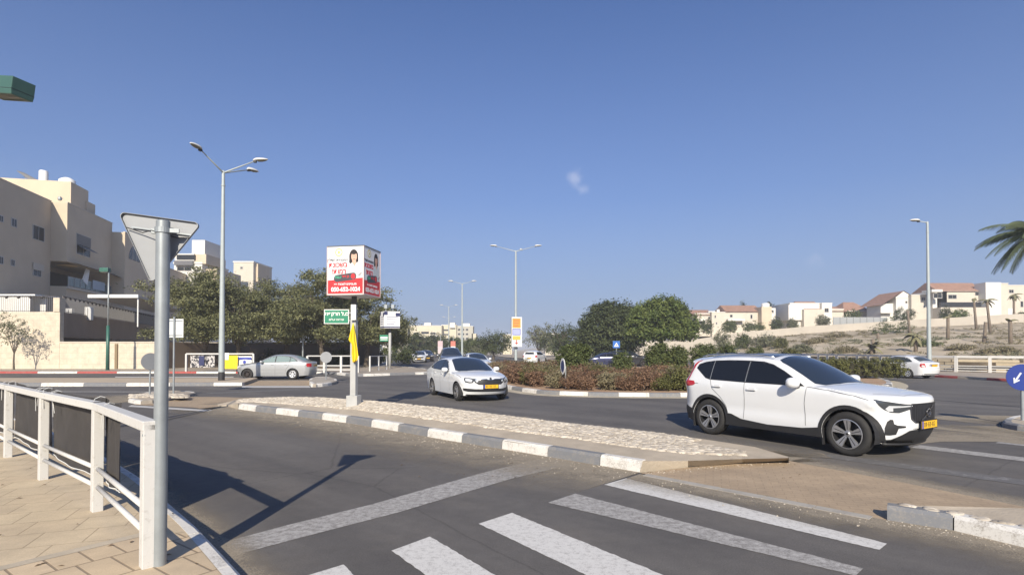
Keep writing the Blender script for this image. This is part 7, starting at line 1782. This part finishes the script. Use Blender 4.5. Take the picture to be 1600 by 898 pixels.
c_ = at(105,284,Pm2.y+3); dm_ = thing('roof_dome', c_, 'small pale roof ventilator at the corner of the upper block', 'ventilator'); MB().lathe([(0,.45),(.35,.4),(.75,.15),(.8,-.25),(0,-.25)], 16).build('hood', M_white, dm_, auto=.9)
wl_ = at(93.5,310,Pm1.y-.1); ll = thing('wall_lamp', hit(93.5,310,Pm2-U*.1,U), 'small round wall lamp on the sunlit strip of the left building', 'wall lamp'); MB().lathe([(0,-.25),(.16,-.2),(.2,0),(.12,.18),(0,.2)], 12).beam((0,0,0),(0,.4,.1),.05,.05).build('lamp_body', M_galv, ll, auto=.9)
# ---- terrace walls in front
Yw = 45.5
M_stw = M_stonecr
tw = thing('garden_wall', (at(93,540,Yw).x-8,Yw,.1), 'tall sunlit cream stone garden wall at the left edge', 'wall'); O2 = tw.location.copy(); zt1 = at(50,487,Yw).z; xr_ = at(93,540,Yw).x
mb = MB(); mb.box(-75,xr_,Yw,Yw+.4,-.1,zt1); rel(mb,O2).build('wall_face', M_stw, tw); mb = MB(); mb.box(at(84,470,Yw).x,xr_+.001,Yw-.06,Yw+.55,zt1,at(90,465,Yw).z); rel(mb,O2).build('pillar', M_stw, tw)
U2 = (Vector((at(238,510,72).x,72,0))-Vector((xr_,Yw,0))); L5 = U2.length; U2.normalize(); N2 = Vector((U2.y,-U2.x,0))
sw_ = thing('garden_wall', (xr_,Yw+1,.1), 'garden wall running back beside the sunlit one, coloured brown for shade, with dark slots', 'wall'); O3 = sw_.location.copy(); Ps = Vector((xr_,Yw+.4,0)); zs0 = at(95,525,Yw).z
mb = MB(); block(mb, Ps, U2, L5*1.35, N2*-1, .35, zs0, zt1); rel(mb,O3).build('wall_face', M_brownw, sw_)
mb = MB(); block(mb, Ps-N2*1.6+U2*2.0, U2, L5*1.35, N2*-1, .3, 0, zs0); rel(mb,O3).build('recess_back', mat('slot_shade', (.03,.026,.022), 1), sw_)  # near-black colour stands in for the shade inside the slots
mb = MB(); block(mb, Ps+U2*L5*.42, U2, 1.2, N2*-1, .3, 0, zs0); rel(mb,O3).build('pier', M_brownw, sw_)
lw2 = thing('garden_wall', (xr_+6,Yw,.1), 'low sunlit cream stone wall with a brown drainpipe, behind the green lamp post', 'wall'); O4 = lw2.location.copy(); zl = at(160,535,Yw).z
mb = MB(); mb.box(xr_+.002,at(250,540,Yw).x,Yw+.02,Yw+.4,-.1,zl); rel(mb,O4).build('wall_face', M_stw, lw2); mb = MB(); mb.box(xr_,at(250,540,Yw).x,Yw-.03,Yw+.45,zl,zl+.08); rel(mb,O4).build('coping', M_stucco2, lw2)
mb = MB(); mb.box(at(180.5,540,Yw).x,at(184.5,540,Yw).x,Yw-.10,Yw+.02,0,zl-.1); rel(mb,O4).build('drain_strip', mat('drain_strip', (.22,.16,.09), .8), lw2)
sh_ = thing('garden_wall', (at(290,560,47).x,47,.1), 'garden wall coloured brown for shade, left of the white railing frame', 'wall'); O5 = sh_.location.copy()
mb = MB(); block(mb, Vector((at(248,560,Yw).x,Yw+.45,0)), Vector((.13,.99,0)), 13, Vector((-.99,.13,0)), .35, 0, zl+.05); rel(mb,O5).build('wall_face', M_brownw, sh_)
# ornamental railings
def orn(P, ax, L_, h, lab, o_name='railing'):
    root = thing(o_name, P, lab, 'railing'); n = int(L_/.16)
    mb = MB()
    for k in range(n+1): mb.beam(ax*(L_*k/n), ax*(L_*k/n)+Vector((0,0,h*(1.0 if k % 4 else 1.06))), .02, .02)
    mb.build('bars', mat('iron_grey', (.22,.21,.20), .6), root)['kind'] = 'stuff'
    mb = MB(); mb.beam(Vector((0,0,.08)), ax*L_+Vector((0,0,.08)), .035, .035).beam(Vector((0,0,h*.98)), ax*L_+Vector((0,0,h*.98)), .05, .06)
    for k in range(int(L_/1.0)): mb.lathe([(0,-.14),(.10,-.07),(.13,0),(.1,.07),(0,.12)], 7, Matrix.Translation(ax*(k*1.0+.5)+Vector((0,0,h*.93))))
    mb.build('top_rail', mat('iron_dark', (.05,.045,.045), .6), root); return root
h_r = at(50,462,Yw).z-zt1
orn(Vector((at(-40,480,Yw).x,Yw+.15,zt1)), Vector((1,0,0)), at(84,480,Yw).x-at(-40,480,Yw).x, h_r, 'ornamental iron railing on top of the sunlit garden wall')
orn(Ps-N2*.1+Vector((0,0,zt1)), U2, L5*1.2, h_r*1.02, 'ornamental iron railing on top of the shaded brown wall')
mb = MB(); pl = thing('pergola', (at(20,475,48).x,48.3,zt1), 'white-sheeted pergola behind the iron railing at the left edge', 'pergola'); O6 = pl.location.copy()
xx0, xx1 = at(-60,470,48).x, at(47,470,48).x; zz_ = at(20,462,48).z
mb.box(xx0,xx1,48,48.05,zt1,zz_); mb.box(at(52,470,49).x,at(72,470,49).x,49,49.05,zt1,zz_-.15); rel(mb,O6).build('sheeting', mat('white_sheet', (.62,.61,.58), .8, var=.05), pl); mb = MB(); mb.box(xx0,xx1+.6,47.8,50.5,zz_,zz_+.12); rel(mb,O6).build('roof_board', M_white, pl)
# carport: white slab on a post, white cupboards under it
c0 = at(137,462,51); c1 = at(209,462,51); cp = thing('carport', (c1.x,51,0), 'flat white carport roof on a thin post beside the shaded wall', 'carport'); O7 = cp.location.copy()
mb = MB(); mb.box(c0.x,c1.x+.4,51,51.12,c0.z-.18,c0.z+.12); rel(mb,O7).build('fascia', M_white, cp); mb = MB(); dd = U2*22
mb.add([Vector((c0.x,51.13,c0.z)),Vector((c1.x+.3,51.13,c0.z)),Vector((c1.x+.3,51.13,c0.z))+dd,Vector((c0.x,51.13,c0.z))+dd]+[Vector((c0.x,51.13,c0.z-.12)),Vector((c1.x+.3,51.13,c0.z-.12)),Vector((c1.x+.3,51.13,c0.z-.12))+dd,Vector((c0.x,51.13,c0.z-.12))+dd], [(0,1,2,3),(4,7,6,5),(1,5,6,2),(2,6,7,3),(0,3,7,4)]); rel(mb,O7).build('roof_slab', mat('soffit', (.5,.48,.44), .8), cp)
mb = MB(); mb.tube([(c1.x+.2,51.3,zt1-1),(c1.x+.2,51.3,c0.z-.1)], .06, 8); rel(mb,O7).build('post', M_white, cp)
for px, lab in ((107,'small white cupboard behind the iron railing under the carport'),(137,'tall white door panel behind the iron railing')):
    c_ = at(px,488,48.4 if px < 120 else 50.6); b = thing('cupboard', (c_.x,c_.y,zt1-.4), lab, 'cupboard'); MB().box(-.3,.3,0,.3,0,(1.2 if px > 120 else .9)).build('cabinet', M_white, b, bevel=.02); MB().box(-.02,.02,-.02,0,.1,(1.1 if px > 120 else .8)).build('door_gap', M_shut, b)

# ---- generic houses
def house(px0, px1, pt, pbm, Y, label, m, depth=9, side=0, wins=(), roof=None, boxes=(), name='house', cat='house', yaw=0, zbase=None, sidem=None):
    a = at(px0,pt,Y); b = at(px1,pt,Y); zt_ = a.z; zb2 = (at(px0,pbm,Y).z if zbase is None else zbase)-1.5; c = Vector(((a.x+b.x)/2,Y,zb2)); root = thing(name, c, label, cat); w = b.x-a.x
    mb = MB(); mb.box(-w/2,w/2,0,depth,0,zt_-zb2); mb.build('wall', m, root)
    MB().box(-w/2-.08,w/2+.08,-.08,depth+.05,zt_-zb2,zt_-zb2+.14).build('coping', M_whitest, root)
    for bx in boxes:      # extra volumes: px0,px1,pt,pb, dy, mat
        q0 = at(bx[0],bx[2],Y+bx[4]); q1 = at(bx[1],bx[3],Y+bx[4]); MB().box(q0.x-c.x,q1.x-c.x,bx[4],bx[4]+(bx[6] if len(bx) > 6 else 5),q1.z-zb2,q0.z-zb2).build(bx[7] if len(bx) > 7 else 'wing', bx[5], root)
    for wv in wins:
        P = Vector((0,Y+(wv[4] if len(wv) > 4 else 0),0)); window(root, c, wv[0], wv[1], wv[2], wv[3], P, Vector((0,-1,0)), fw=.10, bars=1 if wv[1]-wv[0] > 5 else 0)
    if roof:              # px0, px1, ridge py, eave py, depth
        e0 = at(roof[0],roof[3],Y-.3); e1 = at(roof[1],roof[3],Y-.3); rz = at(roof[0],roof[2],Y+4).z-zb2; ez = e0.z-zb2; x0, x1 = e0.x-c.x, e1.x-c.x; ins = roof[4] if len(roof) > 4 else .3
        MB().add([(x0,-.35,ez),(x1,-.35,ez),(x1,8.6,ez),(x0,8.6,ez),(x0+ins,4,rz),(x1-ins,4,rz)], [(0,1,5,4),(1,2,5),(2,3,4,5),(3,0,4),(0,3,2,1)]).build('roof', M_tile, root)
    return root
house(1086,1112,490,515,128,'small beige house with a red roof slope, leftmost on the hill crest', M_stucco2, roof=(1083,1118,484,492), wins=((1092,1102,500,506),(1106,1110,494,499)), boxes=((1088,1104,498,501,-1.2,M_whitest,1.2,'balcony'),(1107,1118,486,515,1,M_whitest)))
house(1112,1206,488,519,127,'long beige two-storey house with a red roof and white tank, left half of the crest', M_stucco2, roof=(1134,1194,477,487), wins=((1116,1119,492,497),(1118,1121,503,507),(1140,1145,491,496),(1172,1176,491,498),(1205,1209,484,489,4),(1190,1193,490,494)), boxes=((1190,1206,479,519,-2,M_stucco),(1198,1212,481,500,4,M_whitest),(1138,1164,498,501,-1.5,M_whitest,1.5,'canopy')))
t_ = at(1196,479,128); tk = thing('water_tank', t_, 'small white water tank on the roof of the long beige house', 'water tank'); MB().lathe([(0,-.3),(.9,-.3),(.9,.65),(.7,.8),(0,.8)], 14).build('drum', M_white, tk, auto=.6)
for px in (1122,1131): t_ = at(px,488,129); tk = thing('water_tank', t_, 'tiny white roof tank, '+('left' if px == 1122 else 'right')+' one of the pair on the long beige house', 'water tank'); MB().lathe([(0,-.3),(.35,-.3),(.35,.7),(0,.75)], 10).build('drum', M_white, tk, auto=.6)
house(1234,1300,474,512,129,'white and cream house with a broad red roof in the middle of the crest', M_whitest, roof=(1254,1290,471,483), wins=((1288,1295,481,488,-1),(1262,1266,497,502)), boxes=((1232,1256,476,500,-.6,M_whitest),(1256,1288,483,512,-1.5,M_stucco2),(1284,1300,473,498,-1,M_whitest,5)))
house(1300,1318,483,497,133,'small red-roofed annex right of the white and cream house', M_stucco2, roof=(1298,1324,479,486))
house(1322,1362,486,500,136,'low house with an orange tiled roof behind the green trees', M_stucco2, roof=(1318,1366,472,487,2.5), wins=((1330,1336,490,495),))
g_ = house(1400,1427,466,502,126,'white gabled house with a dark left flank, left of the right lamp post', M_whitest, wins=((1412,1416,458,464),(1419,1424,467,470),(1414,1418,470,474)), boxes=((1376,1400,474,502,1.0,M_whitest),(1376,1396,486,489,-.2,M_whitest,1.2,'balcony')))
a = at(1398,466,126); b = at(1428,466,126); ap_ = at(1411,455,126); c = g_.location
MB().add([(a.x-c.x,-.1,a.z-c.z+.14),(b.x-c.x,-.1,b.z-c.z+.14),(ap_.x-c.x,-.1,ap_.z-c.z),(a.x-c.x,8,a.z-c.z+.14),(b.x-c.x,8,b.z-c.z+.14),(ap_.x-c.x,8,ap_.z-c.z)], [(0,1,2),(3,5,4),(0,3,4,1)]).build('gable', M_whitest, g_)
a2 = at(1372,477,127)
MB().add([(ap_.x-c.x,-.3,ap_.z-c.z+.1),(ap_.x-c.x,8.3,ap_.z-c.z+.1),(a2.x-c.x,8.3,a2.z-c.z),(a2.x-c.x,-.3,a2.z-c.z),(b.x-c.x+.3,-.3,b.z-c.z+.1),(b.x-c.x+.3,8.3,b.z-c.z+.1)], [(0,1,2,3),(0,4,5,1)]).build('roof', M_tile, g_)
house(1424,1466,461,501,125,'pale flat-roofed house directly behind the right lamp post', M_stucco2, wins=((1439,1446,464,470),(1442,1446,477,481)), boxes=((1457,1480,455,501,-1,M_whitest),))
house(1464,1552,455,500,124,'long cream house with a red roof strip and dark balcony band, largest on the right', M_stucco2, roof=(1466,1546,442,455), wins=((1458,1472,458,466,-2),(1481,1495,460,467),(1523,1537,456,462)), boxes=((1456,1473,452,456,-2.6,M_whitest,3,'balcony_roof'),(1470,1541,480,500,-2.4,M_stucco2,2.4,'lower_wing'),(1470,1541,472,480,-.8,M_win,.9,'gallery_shade')))  # dark solid box under the windows stands in for the gallery's shade
house(1545,1575,443,500,123,'tall cream house section right of the red roof strip', M_stucco2, wins=((1550,1561,454,462),(1547,1556,468,472)), boxes=((1540,1565,441,500,-1,M_whitest,3),))
house(1572,1680,446,498,124,'cream flat-roofed house at the right edge with a white garage door', M_stucco2, wins=((1576,1584,452,458),(1594,1599,470,480)), boxes=((1574,1584,482,494,-.3,M_white,.3,'garage_door'),))
# ---- pale blocks behind the left grove
def towerb(px0, px1, pt, Y, label, m, wins, boxes=(), depth=8, zb2=0.0, name='apartment_building'):
    a = at(px0,pt,Y); b = at(px1,pt,Y); c = Vector(((a.x+b.x)/2,Y,zb2)); root = thing(name, c, label, 'building'); w = b.x-a.x
    MB().box(-w/2,w/2,0,depth,0,a.z-zb2).build('wall', m, root)
    MB().box(-w/2-.1,w/2+.1,-.1,depth+.1,a.z-zb2,a.z-zb2+.25).build('parapet', M_whitest, root)
    for bx in boxes:
        q0 = at(bx[0],bx[2],Y+bx[4]); q1 = at(bx[1],bx[3],Y+bx[4]); MB().box(q0.x-c.x,q1.x-c.x,bx[4],bx[4]+(bx[6] if len(bx) > 6 else 5),q1.z-zb2,q0.z-zb2).build(bx[7] if len(bx) > 7 else 'wing', bx[5], root)
    for wv in wins: window(root, c, wv[0], wv[1], wv[2], wv[3], Vector((0,Y+(wv[4] if len(wv) > 4 else 0),0)), Vector((0,-1,0)), fw=.12, bars=1)
    return root
towerb(272,316,412,88,'white apartment block with a glazed roof room, right of the triangular sign', M_whitest, ((276,300,416,424),(303,312,420,426)), ((273,303,396,412,-.2,M_whitest,7),(300,320,375,397,2,M_whitest,5,'roof_room'),(276,304,398,405,-.35,M_win,.3,'glazing'),(272,301,407,414,-.5,mat('grey_band',(.12,.12,.13),.6),.35,'dark_band'),(303,322,397,412,0,M_stucco,6),(316,338,420,470,1,M_stucco,8)))  # sand-coloured boxes on the right stand in for the block's shaded side
towerb(365,396,410,104,'small beige roof block rising behind the acacias right of the tall lamp', M_stucco2, ((375,380,416,421),), ((396,403,412,440,1,M_stucco,5),))  # narrow box in browner stucco stands in for the shaded right side
# ---- distant apartment blocks
def rows_of(px0, px1, pys, wpx, gap, hpx): return [(x, x+wpx, py, py+hpx) for py in pys for x in np.arange(px0, px1-wpx+.1, wpx+gap)]
towerb(636,690,509,230,'long pale apartment block far up the road, with dark balcony slots', M_cream, rows_of(646,656,(519,526,533,540),9,2,3.2)+rows_of(672,684,(519,526,533,540),9,2,3.2), ((663,673,504,509,2,M_whitest,4,'roof_room'),(645,657,523,525,-1.4,M_whitest,1.4,'balcony'),(645,657,530,532,-1.4,M_whitest,1.4,'balcony'),(645,657,537,539,-1.4,M_whitest,1.4,'balcony'),(671,684,523,525,-1.4,M_whitest,1.4,'balcony'),(671,684,530,532,-1.4,M_whitest,1.4,'balcony'),(671,684,537,539,-1.4,M_whitest,1.4,'balcony'),(658,670,513,545,-.3,M_cream,.5),(658,670,518,521,-.5,M_win,.3,'stair_window'),(658,670,527,531,-.5,M_win,.3,'stair_window'),(658,670,536,540,-.5,M_win,.3,'stair_window')))
towerb(690,713,508,236,'second pale block beyond the lamp, joined to the long one', M_cream, rows_of(693,703,(514,521,528,535),8,2,3), ((703,711,504,512,-1,M_whitest,4),))
towerb(713,739,510,238,'far lattice-fronted block with many small balconies stepping down to the right', mat('lattice_block', (.42,.40,.33), .9), rows_of(715,737,(513,520,527,534,541),4.6,1.6,3.6), ((722,734,505,510,2,M_whitest,4,'roof_room'),(737,744,521,548,0,M_cream,8)))
towerb(612,632,510,215,'grey stair tower and pale block at the left of the far blocks', mat('grey_tower', (.30,.28,.24), .9), (), ((598,614,512,556,-6,M_whitest,6),(632,637,512,550,1,M_cream,5)))
towerb(786,800,523,190,'low pale building between the round dark tree and the orange panel', M_cream, ((789,796,529,534),))
towerb(852,874,522,160,'pinkish pale building glimpsed through the half-bare trees', M_stucco2, ((858,864,528,533),))
# ------------------------------------------------------------ light desert haze
hm_ = bpy.data.materials.new('haze'); hm_.use_nodes = True; nt = hm_.node_tree; nt.nodes.clear()
ho = nt.nodes.new('ShaderNodeOutputMaterial'); hv = nt.nodes.new('ShaderNodeVolumePrincipled'); hv.inputs['Density'].default_value = .0009; hv.inputs['Color'].default_value = (.86,.89,.96,1); hv.inputs['Anisotropy'].default_value = .0
nt.links.new(hv.outputs[0], ho.inputs['Volume'])
hz = MB().box(-3050,3050,-650,4050,-1.5,24).build('haze', hm_); tag(hz, kind='stuff')
